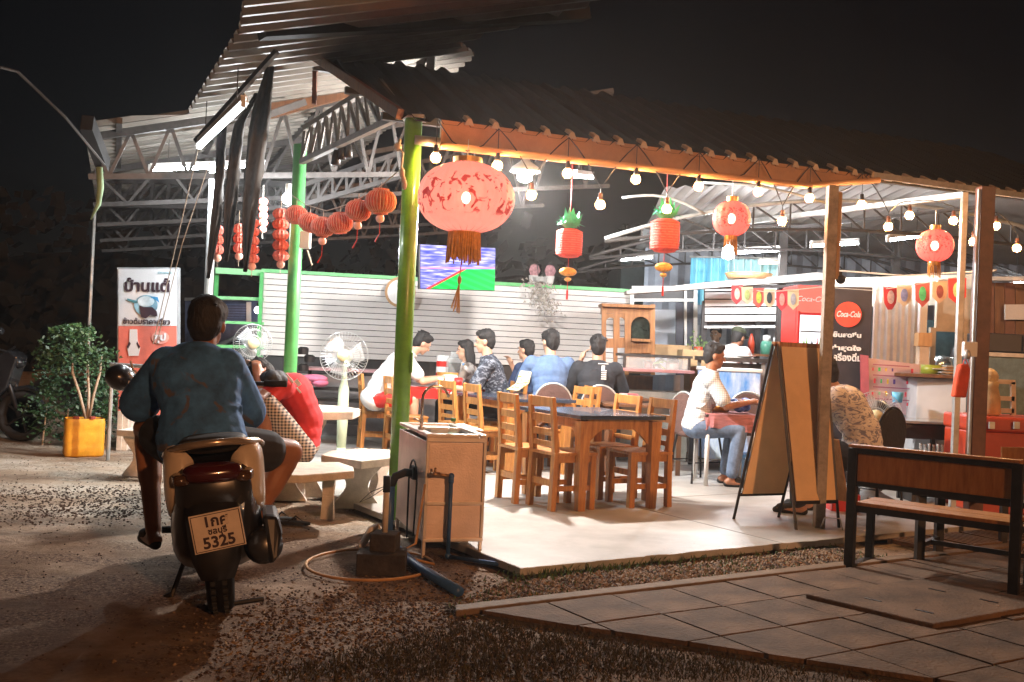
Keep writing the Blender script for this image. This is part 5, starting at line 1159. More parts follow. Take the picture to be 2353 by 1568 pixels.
a, c = Q(1625, 850, 10.9), Q(1752, 855, 10.9); b = MB(); b.box(((a.x + c.x) / 2, 11.2, (a.z + FZ) / 2 + .06), (c.x - a.x, .5, a.z - FZ - .12)); b.build('freezer_body', M_ice, cool, bevel=.015)
b = MB(); b.box(((a.x + c.x) / 2, 11.2, a.z + .01), (c.x - a.x + .03, .54, .04)); b.build('lid', M_white, cool, bevel=.01)
# bottles and jars in the serving window
wz = zz(1700, 812, 12.9)
shelf = thing('window_shelf', 'narrow shelf of the serving window carrying jars', 'shelf', Vector((Q(1760, 812, 12.9).x, 12.9, 0)))
a, c = Q(1700, 812, 12.9), Q(1835, 812, 12.9); b = MB(); b.box(((a.x + c.x) / 2, 12.9, wz - .015), (c.x - a.x, .25, .03)); b.build('board', M_dkwood, shelf)
for x in (a.x + .05, c.x - .05): b = MB(); b.beam((x, 12.95, FZ), (x, 12.95, wz - .02), .03); b.build('bracket_post', M_steel, shelf)
simple('orange_bottle', 'orange sauce bottle on the window shelf beside the head of the cook', 'bottle', Vector((Q(1725, 800, 12.9).x, 12.88, wz)), [(.04, 0), (.045, .14), (.03, .2), (.012, .26)], M_orange)
simple('green_jar', 'wide green jar with white lid on the window shelf', 'jar', Vector((Q(1760, 800, 12.9).x, 12.88, wz)), [(.07, 0), (.08, .12), (.06, .17)], mat('jar_green', (.08, .28, .2), .3), cap=([(.05, .17), (.05, .24), (.0, .25)], M_white))
simple('white_jar', 'white jar right of the green jar in the window', 'jar', Vector((Q(1786, 800, 12.9).x, 12.88, wz)), [(.05, 0), (.055, .16), (.0, .16)], M_tile, cap=([(.06, .16), (.06, .22), (.0, .22)], M_white))
simple('potted_plant', 'small potted plant on top of the shelf rack', 'plant', Q(1604, 815, 12.75), [(.05, 0), (.06, .1), (.05, .1), (.0, .09)], M_orange)
b = MB(); c = Q(1600, 790, 12.75)
for k in range(40): d = Vector((rnd.gauss(0, .05), rnd.gauss(0, .05), rnd.gauss(0, .06))); b.add([c + d, c + d + Vector((.03, 0, .02)), c + d + Vector((0, .02, .04))], [(0, 1, 2)])
po = [o for o in bpy.data.objects if o.name.startswith('potted_plant')][0]; b.build('foliage', M_weed, po)
# things on top of the awning board
simple('wide_tray', 'wide pale basket tray on top of the awning board', 'tray', Q(1720, 642, 12.5), [(.26, 0), (.30, .07), (.0, .08)], M_wood2, 20)
# fridges
fr1 = thing('lit_drinks_fridge', 'tall red drinks fridge with brightly lit glass front left of the steel post', 'fridge', Q(1860, 960, 11.2))
Yf = 11.2; x0, x1 = Q(1832, 760, Yf).x, Q(1902, 760, Yf).x; zt = zz(1862, 655, Yf); zb = FZ
b = MB(); b.box(((x0 + x1) / 2, Yf + .38, (zt + zb) / 2), (x1 - x0, .6, zt - zb)); b.build('fridge_body', M_red, fr1, bevel=.01)
b = MB(); b.box(((x0 + x1) / 2, Yf + .05, zt - .16), (x1 - x0 - .01, .06, .3)); hp = b.build('header_panel', lamp_mat('fridge_header', (.85, .14, .10), .9), fr1)
b = MB(); b.box(((x0 + x1) / 2 - .015, Yf + .045, (zt - .34 + .35) / 2), (x1 - x0 - .075, .05, zt - .34 - .35)); b.build('lit_interior', lamp_mat('fridge_light', (.92, .93, 1.0), 1.1), fr1)
b = MB(); b.box((x1 - .025, Yf + .02, (zt + zb) / 2), (.055, .09, zt - zb - .05)); b.build('right_frame', M_red, fr1)
b = MB(); b.box((x0 + .01, Yf + .02, (zt - .3 + zb) / 2), (.02, .09, zt - zb - .3)); b.build('left_frame', M_red, fr1)
for z in (.75, 1.05, 1.35, 1.62): b = MB(); b.box(((x0 + x1) / 2, Yf + .01, z), (x1 - x0 - .08, .02, .018)); b.build('fridge_shelf', M_galv, fr1)
for k in range(9):
    for z in (.78, 1.08, 1.38): 
        if rnd.random() < .5: continue
        b = MB(); c = Vector((x0 + .05 + k * .03, Yf - .002, z)); b.lathe([(.012, 0), (.013, .1), (.005, .14), (.005, .17)], c, 8); b.build('bottle', rnd.choice([M_red, M_black, M_green, M_tile]), fr1)
text('lettering', 'Coca-Cola', .085, Vector(((x0 + x1) / 2 - .01, Yf + .012, zt - .16)), (1, 0, 0), Z, M_white, fr1, shear=.3)
fr2 = thing('black_drinks_fridge', 'tall black fridge with red disc and white Thai writing right of the steel post', 'fridge', Q(1955, 960, 10.4))
M_bfr = mat('fridge_black', (.03, .026, .032), .4, var=.3); Yf = 10.4
g0, g1 = Q(1904, 760, Yf), Q(2002, 760, Yf - .1); zt = zz(1955, 660, Yf)
b = MB(); b.prism([Vector((g0.x, Yf, FZ)), Vector((g1.x, Yf - .1, FZ)), Vector((g1.x + .1, Yf + .55, FZ)), Vector((g0.x + .1, Yf + .6, FZ))], Z * (zt - FZ)); b.build('fridge_body', M_bfr, fr2, bevel=.008)
rgt = (Vector((g1.x, Yf - .1, 0)) - Vector((g0.x, Yf, 0))).normalized(); nf = Vector((rgt.y, -rgt.x, 0)); mid = (g0 + g1) / 2
c = Q(1949, 723, Yf - .06); c = c + nf * .0; b = MB(); vs = [c + rgt * .132 * math.cos(a) + Z * .132 * math.sin(a) for a in [k * math.pi / 18 for k in range(36)]]; b.prism(vs, nf * .006); b.build('red_disc', mat('disc_red', (.75, .06, .03), .5, emit=(.8, .06, .03), estr=.15), fr2)
text('lettering', 'Coca-Cola', .085, c + nf * .009 - Z * .0, rgt, Z, M_white, fr2, shear=.35, bold=.002, width=.235)
for (y, s_, tx) in ((771, .06, 'เย็นสดชื่น'), (801, .06, 'ซ่าสุดใจ'), (823, .095, 'เครื่องดื่ม')):
    text('thai_lettering', tx, s_, Q(1944, y, Yf - .055) + nf * .008, rgt, Z, M_white, fr2, bold=.003, width=.30 if s_ < .07 else .31)
# corrugated white partition and poster board
pt = thing('corrugated_partition', 'white corrugated metal partition right of the black fridge', 'partition', Q(2060, 850, 11.2))
a, c = Q(2000, 880, 11.3), Q(2120, 880, 11.1); dirp = Vector((c.x - a.x, c.y - a.y, 0)); L_ = dirp.length; corrugated('partition_sheet', Vector((a.x, a.y, FZ)), dirp.normalized(), Z, [(0, 0), (L_, 0), (L_, 2.1), (0, 2.15)], .07, .012, mat('partition_white', (.60, .57, .52), .5, var=.15), pt)
b = MB(); b.beam(Q(2122, 660, 11.1), Vector((Q(2122, 660, 11.1).x, 11.1, FZ)), .08); b.build('frame_post', M_white, pt)
uw = thing('upper_wall_panel', 'long dusty pale wall panel above the pennants', 'wall panel', Q(2080, 660, 11.6)); b = MB(); b.prism([Q(1905, 640, 11.8), Q(2240, 630, 11.4), Q(2240, 700, 11.4), Q(1905, 706, 11.8)], Vector((0, .04, 0))); b.build('panel', mat('dusty_panel', (.42, .36, .28), .8, var=.35, scale=3), uw)
pb_ = thing('drinks_poster', 'pale pink drinks price poster with rows of small pictures under the counter window', 'poster', Q(2050, 900, 10.2))
po_c = [Q(1990, 822, 10.2), Q(2112, 838, 10.3), Q(2112, 955, 10.3), Q(1995, 950, 10.2)]
b = MB(); b.prism(po_c, Vector((0, .03, 0))); b.build('poster_board', mat('poster_pink', (.62, .46, .52), .5, var=.12, scale=2), pb_)
b = MB(); b.prism([Q(1978, 815, 10.22), Q(1996, 818, 10.18), Q(1998, 950, 10.18), Q(1980, 950, 10.22)], Vector((0, .03, 0))); b.build('poster_edge', mat('edge_maroon', (.3, .05, .06), .5), pb_)
pc = [(.6, .05, .08), (.05, .45, .12), (.65, .45, .05), (.1, .05, .25), (.55, .1, .3), (.2, .5, .6)]
for r0, y in enumerate((848, 875, 903, 925)):
    for k in range(7):
        x = 2006 + k * 15 + (r0 % 2) * 4; 
        if rnd.random() < .25: continue
        p = Q(x, y + (x - 2000) * .05, 10.14); b = MB(); w = rnd.uniform(.014, .024); b.box(p, (w, .004, rnd.uniform(.03, .05))); b.build('picture', mat('pic%d' % (k % 6), pc[(k + r0) % 6], .5, var=.4, scale=40), pb_)
b = MB(); 
for y in (838, 862, 889, 916): b.beam(Q(2006, y, 10.14), Q(2090, y + 5, 10.18), .002, .012)
b.build('caption_line', mat('caption', (.35, .12, .2), .6), pb_)
simple('blue_cup', 'light blue plastic cup on the table behind the patterned shirt', 'cup', Q(2062, 925, 9.7), [(.045, 0), (.055, .10), (.05, .10)], mat('cup_blue', (.1, .4, .65), .4))
# white counter
wc = thing('white_counter', 'tall white fronted counter with cluttered top left of the red bag', 'counter', Q(2160, 1000, 9.9))
a, c = Q(2108, 868, 9.9), Q(2222, 885, 9.7); b = MB(); b.prism([Vector((a.x, 9.9, FZ)), Vector((c.x, 9.7, FZ)), Vector((c.x + .1, 10.4, FZ)), Vector((a.x + .1, 10.6, FZ))], Z * (a.z - FZ)); b.build('counter_front', mat('counter_white', (.50, .52, .55), .4, var=.15, scale=1.5), wc, bevel=.006)
b = MB(); b.prism([Vector((a.x - .25, 9.85, a.z + .005)), Vector((c.x + .03, 9.62, a.z + .005)), Vector((c.x + .1, 10.45, a.z + .005)), Vector((a.x + .1, 10.65, a.z + .005))], Z * .035); b.build('counter_top', M_dkwood, wc, bevel=.004)
ctz = a.z + .042
simple('green_can', 'short green tin on the white counter', 'tin', Vector((Q(2140, 860, 10).x, 10.0, ctz)), [(.10, 0), (.10, .09), (.0, .09)], mat('tin_green', (.25, .30, .03), .4), 20)
pap = thing('paper_pile', 'untidy pile of papers and bags on the white counter', 'paper pile', Vector((Q(2180, 865, 9.95).x, 9.95, ctz)))
for k in range(6): b = MB(); b.box(Vector((Q(2185, 865, 9.95).x + rnd.uniform(-.06, .06), 9.95, ctz + .012 + .014 * k)), (.32, .22, .010), Matrix.Rotation(rnd.uniform(-.4, .4), 3, 'Z') @ Matrix.Rotation(rnd.uniform(-.05, .05), 3, 'Y')); b.build('sheet', M_tile if k % 2 else M_wood2, pap)
bxx = thing('small_carton', 'upright pale carton standing at the edge of the window', 'box', Vector((Q(2122, 800, 10.3).x, 10.3, ctz))); b = MB(); p = Q(2124, 822, 10.3); b.box((p.x, 10.35, ctz + .14), (.10, .1, .28)); b.build('carton', mat('cardboard_pale', (.5, .38, .28), .7), bxx); b = MB(); b.box((p.x - .0, 10.35, ctz + .35), (.14, .12, .14)); b.build('upper_carton', M_wood2, bxx)
sw_ = thing('service_window', 'square service window into a dim kitchen above the white counter', 'window', Q(2190, 800, 11.2))
x0, x1 = Q(2148, 780, 11.2).x, Q(2212, 780, 11.2).x; z0, z1 = zz(2180, 862, 11.2), zz(2180, 765, 11.2)
for (cx_, cz, w, h) in ((x0 - .03, (z0 + z1) / 2, .06, z1 - z0 + .1), (x1 + .05, (z0 + z1) / 2, .10, z1 - z0 + 1.0), ((x0 + x1) / 2, z1 + .30, x1 - x0, .58), ((x0 + x1) / 2, z0 - .4, x1 - x0 + .1, .8)):
    b = MB(); b.box((cx_, 11.2, cz), (w, .06, h)); b.build('frame', mat('window_frame_beige', (.48, .40, .30), .6, var=.2), sw_)
b = MB(); b.box(((x0 + x1) / 2, 11.5, (z0 + z1) / 2), (x1 - x0 + .5, .02, z1 - z0 + .3)); b.build('back_panel', mat('dim_interior', (.05, .09, .10), .4, var=.6, scale=5), sw_)
simple('steel_pot', 'round shining steel pot in the service window', 'pot', Vector((Q(2168, 850, 11.3).x, 11.35, z0)), [(.10, 0), (.14, .08), (.13, .2), (.0, .22)], mat('steel_bright', (.7, .75, .75), .2, .9), 18)
simple('dark_kettle', 'dark kettle behind the steel pot in the service window', 'kettle', Vector((Q(2195, 850, 11.4).x, 11.4, z0)), [(.07, 0), (.09, .12), (.05, .3), (.02, .34)], M_blackmet, 14)
simple('bottle_cluster', 'small blue white bottle at the right in the service window', 'bottle', Vector((Q(2205, 850, 11.25).x, 11.28, z0)), [(.03, 0), (.03, .15), (.012, .2), (.012, .24)], mat('bw', (.4, .5, .6), .3))
# brown wall right of post, dark cupboard, blue bench, cooler, jug, etc
bw = thing('brown_plank_wall', 'brown boarded wall with a pale notice at the far right', 'wall', Q(2310, 760, 11))
for k in range(6): x = 2262 + k * 24; b = MB(); b.prism([Q(x, 650, 11), Q(x + 22.5, 650, 11), Q(x + 22.5, 790, 11), Q(x, 790, 11)], Vector((0, .03, 0))); b.build('board', M_dkwood if k % 2 else M_brown, bw)
b = MB(); b.prism([Q(2310, 700, 10.95), Q(2400, 700, 10.95), Q(2400, 735, 10.95), Q(2310, 735, 10.95)], Vector((0, .02, 0))); b.build('notice', M_tile, bw)
b = MB(); b.prism([Q(2255, 636, 10.9), Q(2500, 636, 10.9), Q(2500, 645, 10.9), Q(2255, 645, 10.9)], Vector((0, .2, 0))); b.build('eave_board', M_white, bw)
dk = thing('dark_cupboard', 'black cupboard standing in the shade at the far right', 'cupboard', Q(2310, 800, 10.4)); a, c = Q(2262, 765, 10.4), Q(2440, 815, 10.4); b = MB(); b.box(((a.x + c.x) / 2, 10.6, (a.z + c.z) / 2), (c.x - a.x, .4, a.z - c.z)); b.build('cupboard_body', M_black, dk, bevel=.01); b = MB(); b.box(((a.x + c.x) / 2, 10.39, (a.z + c.z) / 2), (.01, .02, a.z - c.z - .03)); b.build('door_gap', M_blackmet, dk)
bb_ = thing('blue_grey_freezer', 'blue grey chest freezer below the black cupboard', 'freezer', Q(2320, 860, 10.2)); a, c = Q(2258, 822, 10.2), Q(2440, 826, 10.2); b = MB(); b.box(((a.x + c.x) / 2, 10.5, (c.z + FZ) / 2), (c.x - a.x, .6, c.z - FZ)); b.build('freezer_body', mat('freezer_blue', (.10, .16, .17), .5, var=.4, scale=8), bb_, bevel=.01)
b = MB(); b.box(((a.x + c.x) / 2, 10.5, c.z + .02), (c.x - a.x + .03, .63, .04)); b.build('lid', M_galv, bb_)
ch_ = thing('red_cool_box', 'large orange red cool box with two steel latches at the right edge', 'cool box', Q(2320, 1055, 8.6)); Yb = 8.5
a, c = Q(2250, 952, Yb), Q(2460, 962, Yb); zl = zz(2300, 1000, Yb) + .02; b = MB(); b.box(((a.x + c.x) / 2, Yb + .35, (zl + FZ) / 2), (c.x - a.x, .65, zl - FZ)); b.build('box_body', M_orange, ch_, bevel=.02)
b = MB(); b.box(((a.x + c.x) / 2, Yb + .35, (zl + a.z) / 2 - .01), (c.x - a.x + .02, .68, a.z - zl - .02)); b.build('lid', M_orange, ch_, bevel=.02)
for x in (2279, 2336): p = Q(x, 978, Yb - .01); b = MB(); b.box(p, (.05, .02, .06)); b.build('latch', M_galv, ch_, bevel=.003)
lz = a.z - .02
jg = thing('beige_jug', 'beige plastic canister with crumpled bag on top of the cool box', 'canister', Vector((Q(2275, 900, 8.8).x, 8.8, lz)));
b = MB(); b.lathe([(.10, 0), (.12, .02), (.11, .16), (.09, .25), (.1, .3)], Vector((Q(2268, 900, 8.8).x, 8.8, lz)), 12); b.build('canister_body', mat('beige_plastic', (.52, .38, .20), .6, var=.25), jg, smooth=True)
b = MB(); b.ell(Vector((Q(2268, 870, 8.8).x, 8.8, lz + .34)), (.10, .07, .08)); b.build('crumpled_bag', mat('bag_cream', (.6, .48, .30), .8, var=.4, bump=.6), jg, smooth=True)
pc_ = thing('white_stool', 'pale plastic stool upside down on the cool box', 'stool', Vector((Q(2305, 900, 9).x, 9.0, lz)))
xx = Q(2305, 900, 9).x
for s_ in (-1, 1): b = MB(); b.beam((xx + s_ * .10, 9, lz), (xx + s_ * .085, 9, lz + .30), .04, .03); b.build('leg', mat('stool_beige', (.45, .36, .26), .6), pc_)
for z in (.04, .15, .30): b = MB(); b.box((xx, 9, lz + z), (.2, .03, .04)); b.build('rail', MATS['stool_beige'], pc_)
rb = thing('red_bag', 'orange red cloth bag hanging on the brown red post', 'bag', Q(2215, 870, 8.05))
b = MB(); prof = [(2208, 838), (2226, 836), (2232, 850), (2222, 915), (2193, 913), (2200, 870)]; b.prism([Q(x, y, 8.02) for x, y in prof], Vector((0, .08, 0))); b.build('bag_cloth', mat('red_cloth', (.60, .07, .02), .8, var=.3, bump=.5, bscale=25), rb, bevel=.015)
b = MB(); b.tube([Q(2212, 840, 8.03), Q(2218, 822, 8.05), Q(2224, 838, 8.03)], .006, 6); b.build('bag_strap', M_red, rb)
b = MB(); b.lathe([(.02, 0), (.03, .03), (.02, .07), (0, .08)], Q(2222, 826, 8.0), 10); tag(b.build('steel_cup', M_galv, smooth=True), 'small steel cup standing above the red bag on the post', 'cup')
# crates with bottles
def crate(label, x, y, Y, w, d, h, nb, base=FZ):
    p = Q(x, y, Y); t = thing('red_crate', label, 'crate', Vector((p.x, Y, base)))
    for (cx_, cy, ww, dd_) in ((0, -d / 2, w, .015), (0, d / 2, w, .015), (-w / 2, 0, .015, d), (w / 2, 0, .015, d)): b = MB(); b.box(Vector((p.x + cx_, Y + cy, base + h / 2)), (ww, dd_, h)); b.build('crate_side', M_red, t)
    b = MB(); b.box(Vector((p.x, Y, base + .01)), (w, d, .02)); b.build('crate_floor', M_red, t)
    for k in range(nb):
        c = Vector((p.x - w / 2 + .05 + (k % 5) * (w - .1) / 4, Y - d / 3 + (k // 5) * .1, base + .02)); bt_ = thing('glass_bottle', 'empty glass bottle standing in the red crate on the shelf behind the black bench', 'bottle', c, 0, 'empty bottles in the red crate')
        b = MB(); b.lathe([(.028, 0), (.03, .12), (.012, .18), (.012, .235)], c, 10); b.build('bottle_body', M_glass, bt_, smooth=True); b = MB(); b.lathe([(.014, .235), (.014, .25), (0, .25)], c, 8); b.build('cap', M_tile, bt_)
crate('red bottle crate with empty bottles left of the white counter foot', 2155, 1030, 9.2, .42, .3, .15, 10, base=.30)
st_ = thing('crate_stand', 'low dark stand carrying the red bottle crate', 'stand', Vector((Q(2155, 1030, 9.2).x, 9.2, FZ))); px_ = Q(2155, 1030, 9.2).x
b = MB(); b.box((px_, 9.2, .285), (.6, .35, .03)); b.build('stand_top', M_dkwood, st_)
for s_ in (-1, 1): b = MB(); b.box((px_ + s_ * .27, 9.2, .16), (.04, .33, .22)); b.build('stand_leg', M_blackmet, st_)
crate('small red crate on the floor under the chair of the man in the patterned shirt', 1935, 1160, 8.4, .22, .2, .14, 0)
# table of the patterned shirt man, chair backs
dt = thing('dark_table', 'glossy dark square table beyond the round chair back', 'table', Q(2080, 930, 9.5))
a, c = Q(2030, 925, 9.7), Q(2140, 918, 9.7); zt = .76; b = MB(); b.box(((a.x + c.x) / 2 + .05, 9.55, zt), (.62, .6, .025)); b.build('glass_top', mat('glossy_dark', (.25, .27, .30), .08, var=.1), dt, bevel=.004); b = MB(); b.box(((a.x + c.x) / 2 + .05, 9.55, zt - .09), (.56, .54, .13)); b.build('table_box', M_black, dt)
for sx in (-1, 1):
    for sy in (-1, 1): b = MB(); b.beam(((a.x + c.x) / 2 + .05 + sx * .25, 9.55 + sy * .24, FZ), ((a.x + c.x) / 2 + .05 + sx * .25, 9.55 + sy * .24, zt - .1), .035); b.build('leg', M_blackmet, dt)
def banquet(label, loc, rot, m):
    t = thing('banquet_chair', label, 'chair', loc, rot, 'dark round backed banquet chairs')
    b = MB(); lp = []
    for k in range(21):
        a = math.pi * k / 20; lp.append(Vector((.20 * math.cos(a), -.02, .66 + .21 * math.sin(a))))
    lp = [Vector((.17, .0, .46))] + lp + [Vector((-.17, .0, .46))]; b.prism(lp, Vector((0, .045, 0))); b.build('backrest', m, t, bevel=.012, world=False)
    b = MB(); b.tube([Vector((.19, 0, .03))] + [p * 1.0 + Vector((0, .02, .012)) for p in lp] + [Vector((-.19, 0, .03))], .011, 8); b.build('back_frame', M_galv if m is M_brown2 else M_blackmet, t, world=False)
    b = MB(); b.lathe([(0.0, .44), (.20, .44), (.215, .465), (.20, .50), (.0, .51)], (0, .2, 0), 24); b.build('seat', m, t, world=False, smooth=True)
    for sx, sy in ((-1, 0), (1, 0), (-1, 1), (1, 1)): b = MB(); b.tube([(sx * .14, .05 + .3 * sy, .45), (sx * .19, -.02 + .44 * sy, 0)], .011, 8); b.build('leg', M_blackmet, t, world=False)
    b = MB(); b.tube([(.17, .02, .2), (.17, .4, .2), (-.17, .4, .2), (-.17, .02, .2)], .007, 6, closed=True); b.build('stretcher', M_blackmet, t, world=False); return t
M_brown2 = mat('maroon_fabric', (.10, .05, .04), .8, var=.3, bump=.3)
M_bfab = mat('black_fabric', (.03, .028, .026), .85, var=.3, bump=.3)
c_ = G(1575, 1095); banquet('maroon round backed chair under the man in the plaid shirt', Vector((1.72, 9.85, FZ)), R(-60), M_brown2)
banquet('black round backed chair to the right of the man in the patterned shirt', Vector((Q(2050, 1000, 8.3).x, 8.3, FZ)), R(38), M_bfab)
banquet('dark chair behind the table cloth, only its curved rim showing', Vector((Q(1715, 880, 10.8).x, 10.7, FZ)), R(170), M_brown2)
banquet('dark round backed chair behind the blue shirt man at the long table', Vector((Q(1228, 920, 10.9).x + .2, 10.8, FZ)), R(0), M_brown2)
banquet('dark round backed chair under the man in black', Vector((Q(1378, 920, 10.8).x, 10.75, FZ)), R(0), M_brown2)
# long dark table beyond men
lt2 = thing('long_table', 'long dark table behind the wooden tables at the back of the eating area', 'table', Q(1400, 930, 12.2))
b = MB(); b.box((1.05, 11.75, .76), (2.3, .7, .03)); b.build('table_top', M_dkwood, lt2, bevel=.004)
for x in (0.0, 2.1):
    for y in (11.45, 12.05): b = MB(); b.beam((x, y, FZ), (x, y, .75), .05); b.build('leg', M_blackmet, lt2)
side = thing('side_table', 'dark wooden side table carrying two red pots right of the man in black', 'table', Q(1470, 940, 10.3)); a = Q(1450, 915, 10.4)
b = MB(); b.box((a.x + .13, 10.5, .745), (.85, .5, .03)); b.build('table_top', M_dkwood, side, bevel=.004)
for x in (-.25, .5):
    for y in (10.3, 10.7): b = MB(); b.beam((a.x + x, y, FZ), (a.x + x, y, .74), .045); b.build('leg', M_dkwood, side)
simple('red_mug', 'bright red mug on the side table right of the man in black', 'mug', Vector((Q(1455, 890, 10.45).x, 10.45, .762)), [(.05, 0), (.055, .10), (.05, .10), (.04, .01)], mat('mug_red', (.60, .05, .06), .4))
simple('pink_white_mug', 'pink and white mug left of the red one', 'mug', Vector((Q(1434, 890, 10.5).x, 10.5, .762)), [(.04, 0), (.045, .10), (.04, .10), (.03, .01)], mat('mug_pink', (.6, .3, .3), .4))
# covered table of the plaid man
cl = thing('covered_table', 'small steel legged table under a dusty pink cloth before the plaid shirt man', 'table', Q(1670, 1110, 9.7))
P0, P1 = G(1615, 1117), G(1722, 1125); zt = .74
tcx, tcy = Q(1672, 950, 9.75).x, 9.85
b = MB(); b.box((tcx, tcy, zt - .02), (.50, .60, .025)); b.build('table_top', M_steel, cl)
for sx in (-1, 1):
    for sy in (-1, 1): b = MB(); b.tube([(tcx + sx * .22, tcy + sy * .27, FZ), (tcx + sx * .22, tcy + sy * .27, zt - .03)], .022, 10); b.build('leg', M_white, cl, smooth=True)
b = MB(); n = 48; rows = 6; vs = []
def rr_pt(k, g_):
    a = 2 * math.pi * k / n; x = math.copysign(min(1, abs(math.cos(a)) ** .35), math.cos(a)); y = math.copysign(min(1, abs(math.sin(a)) ** .35), math.sin(a)); return x * (.27 + g_), y * (.32 + g_)
for r0 in range(rows):
    for k in range(n): f = r0 / (rows - 1); x, y = rr_pt(k, .012 * f * math.sin(k * 1.9) + .01 * f); b.v.append(Vector((tcx + x, tcy + y, zt + .002 - f * (.15 + .02 * math.sin(k * .7)))))
b.f += [(r0 * n + k, r0 * n + (k + 1) % n, (r0 + 1) * n + (k + 1) % n, (r0 + 1) * n + k) for r0 in range(rows - 1) for k in range(n)]; b.f.append(tuple(range(n)))
M_pk = mat('pink_cloth', (.32, .12, .12), .85, var=.35, scale=12, stretch=(1, 1, 6)); tco = b.build('tablecloth', M_pk, smooth=False); tag(tco, 'dusty pink ribbed cloth draped over the small table', 'tablecloth'); sd = tco.modifiers.new('s', 'SOLIDIFY'); sd.thickness = .003
bg_ = thing('blue_plastic_bag', 'crumpled blue plastic bag on the pink cloth beside the sandwich board', 'bag', Vector((tcx + .15, tcy, zt)))
b = MB(); 
for k in range(7): b.ell(Vector((tcx + .13 + rnd.uniform(-.06, .08), tcy + rnd.uniform(-.1, .05), zt + .05 + rnd.uniform(0, .10))), (.06, .05, .05), Matrix.Rotation(k, 3, 'X'))
me = remesh(b, .012, 1); me.transform(Matrix.Translation(-bg_.location)); link('bag_film', me, mat('blue_film', (.05, .12, .55), .35, var=.4, scale=15, bump=.5), bg_)
simple('low_basket', 'brown handled basket on the pink cloth', 'basket', Vector((tcx - .02, tcy + .15, zt + .003)), [(.08, 0), (.12, .05), (.11, .05), (.07, .01)], MATS['rattan'], 18)
# second wooden work surface etc near plaid man: blue crate under
bs_ = thing('blue_stool', 'blue and red plastic stool under the covered table', 'stool', Q(1735, 1090, 10.4)); p = Q(1730, 1080, 10.4); b = MB(); b.prism([Vector((p.x - .15, 10.3, .26)), Vector((p.x + .15, 10.3, .26)), Vector((p.x + .15, 10.6, .26)), Vector((p.x - .15, 10.6, .26))], Z * .03); b.build('stool_seat', mat('stool_blue', (.05, .25, .6), .4), bs_)
for sx in (-1, 1):
    for sy in (-1, 1): b = MB(); b.beam((p.x + sx * .12, 10.45 + sy * .12, .26), (p.x + sx * .15, 10.45 + sy * .15, FZ), .03); b.build('leg', MATS['stool_blue'], bs_)
# pennants
pnl = thing('bunting_line', 'cord carrying the drink pennants across the kitchen front', 'cord', Q(1685, 655, 11)); b = MB()
b.tube([Q(1680, 655, 10.8), Q(1760, 672, 10.6), Q(1890, 660, 10.3), Q(2010, 668, 9.9), Q(2120, 652, 9.5), Q(2235, 630, 9.0)], .004, 5); b.build('line', M_cord, pnl)
b = MB(); b.tube([Q(1900, 620, 9.9), Q(2080, 634, 9.4), Q(2290, 622, 8.6)], .008, 5); b.build('upper_line', M_cord, pnl)
pn = [(1694, 656, 44, 10.75), (1717, 660, 40, 10.7), (1744, 663, 46, 10.65), (1768, 665, 44, 10.6), (1797, 667, 48, 10.55), (1823, 667, 46, 10.5), (2047, 660, 52, 9.8), (2078, 656, 50, 9.7), (2120, 650, 56, 9.55), (2160, 648, 50, 9.4), (2200, 640, 60, 9.2)]
pcs = [((.55, .06, .08), 'red with a pale bottle, leftmost of the row'), ((.60, .56, .40), 'cream with a green drink, second of the row'), ((.55, .10, .10), 'red with a lime drink, third of the row'), ((.60, .52, .36), 'cream with a dark bottle, fourth of the row'),
       ((.60, .05, .08), 'bright red, wide, fifth of the row'), ((.55, .50, .35), 'cream with a grey blue drink, left of the lit fridge'), ((.45, .03, .04), 'dark red with cola lettering, in front of the corrugated partition'), ((.58, .50, .38), 'cream with a blue drink, next to the dark red one'),
       ((.55, .12, .12), 'red with a bright green drink in the middle'), ((.60, .42, .32), 'pale with a small maroon drink'), ((.50, .04, .05), 'largest, red with a big pale green drink, next to the brown red post')]
dcol = [(.55, .6, .58), (.35, .5, .2), (.4, .55, .1), (.03, .06, .08), (.7, .3, .3), (.3, .35, .45), (.6, .4, .4), (.25, .3, .6), (.1, .6, .25), (.3, .08, .08), (.4, .6, .3)]
for k, (x, y, h, Y) in enumerate(pn):
    col, lb = pcs[k]; t = thing('pennant', 'drink pennant, ' + lb, 'pennant', Q(x, y, Y), 0, 'drink pennants on the cord'); w = 13 if k < 6 else 17 + (k == 10) * 4
    m = mat('pennant%d' % k, col, .7, var=.15); b = MB(); o = [(x - w, y), (x + w, y - 1), (x + w * .95, y + h * .72), (x, y + h), (x - w * .95, y + h * .72)] if k not in (6,) else [(x - w, y), (x + w, y), (x + w * .8, y + h * .7), (x + w * .3, y + h), (x - w * .3, y + h), (x - w * .8, y + h * .7)]
    dx = rnd.uniform(-2, 2); b.prism([Q(px + dx * (py - y) / h, py, Y) for px, py in o], Vector((0, .004, 0))); b.build('flag', m, t)
    b = MB(); n = 14; b.prism([Q(x + w * .48 * math.cos(a), y + h * .45 + h * .30 * math.sin(a), Y - .004) for a in [2 * math.pi * i / n for i in range(n)]], Vector((0, -.003, 0))); b.build('printed_drink', mat('drink%d' % k, dcol[k], .6, var=.3, scale=20), t)
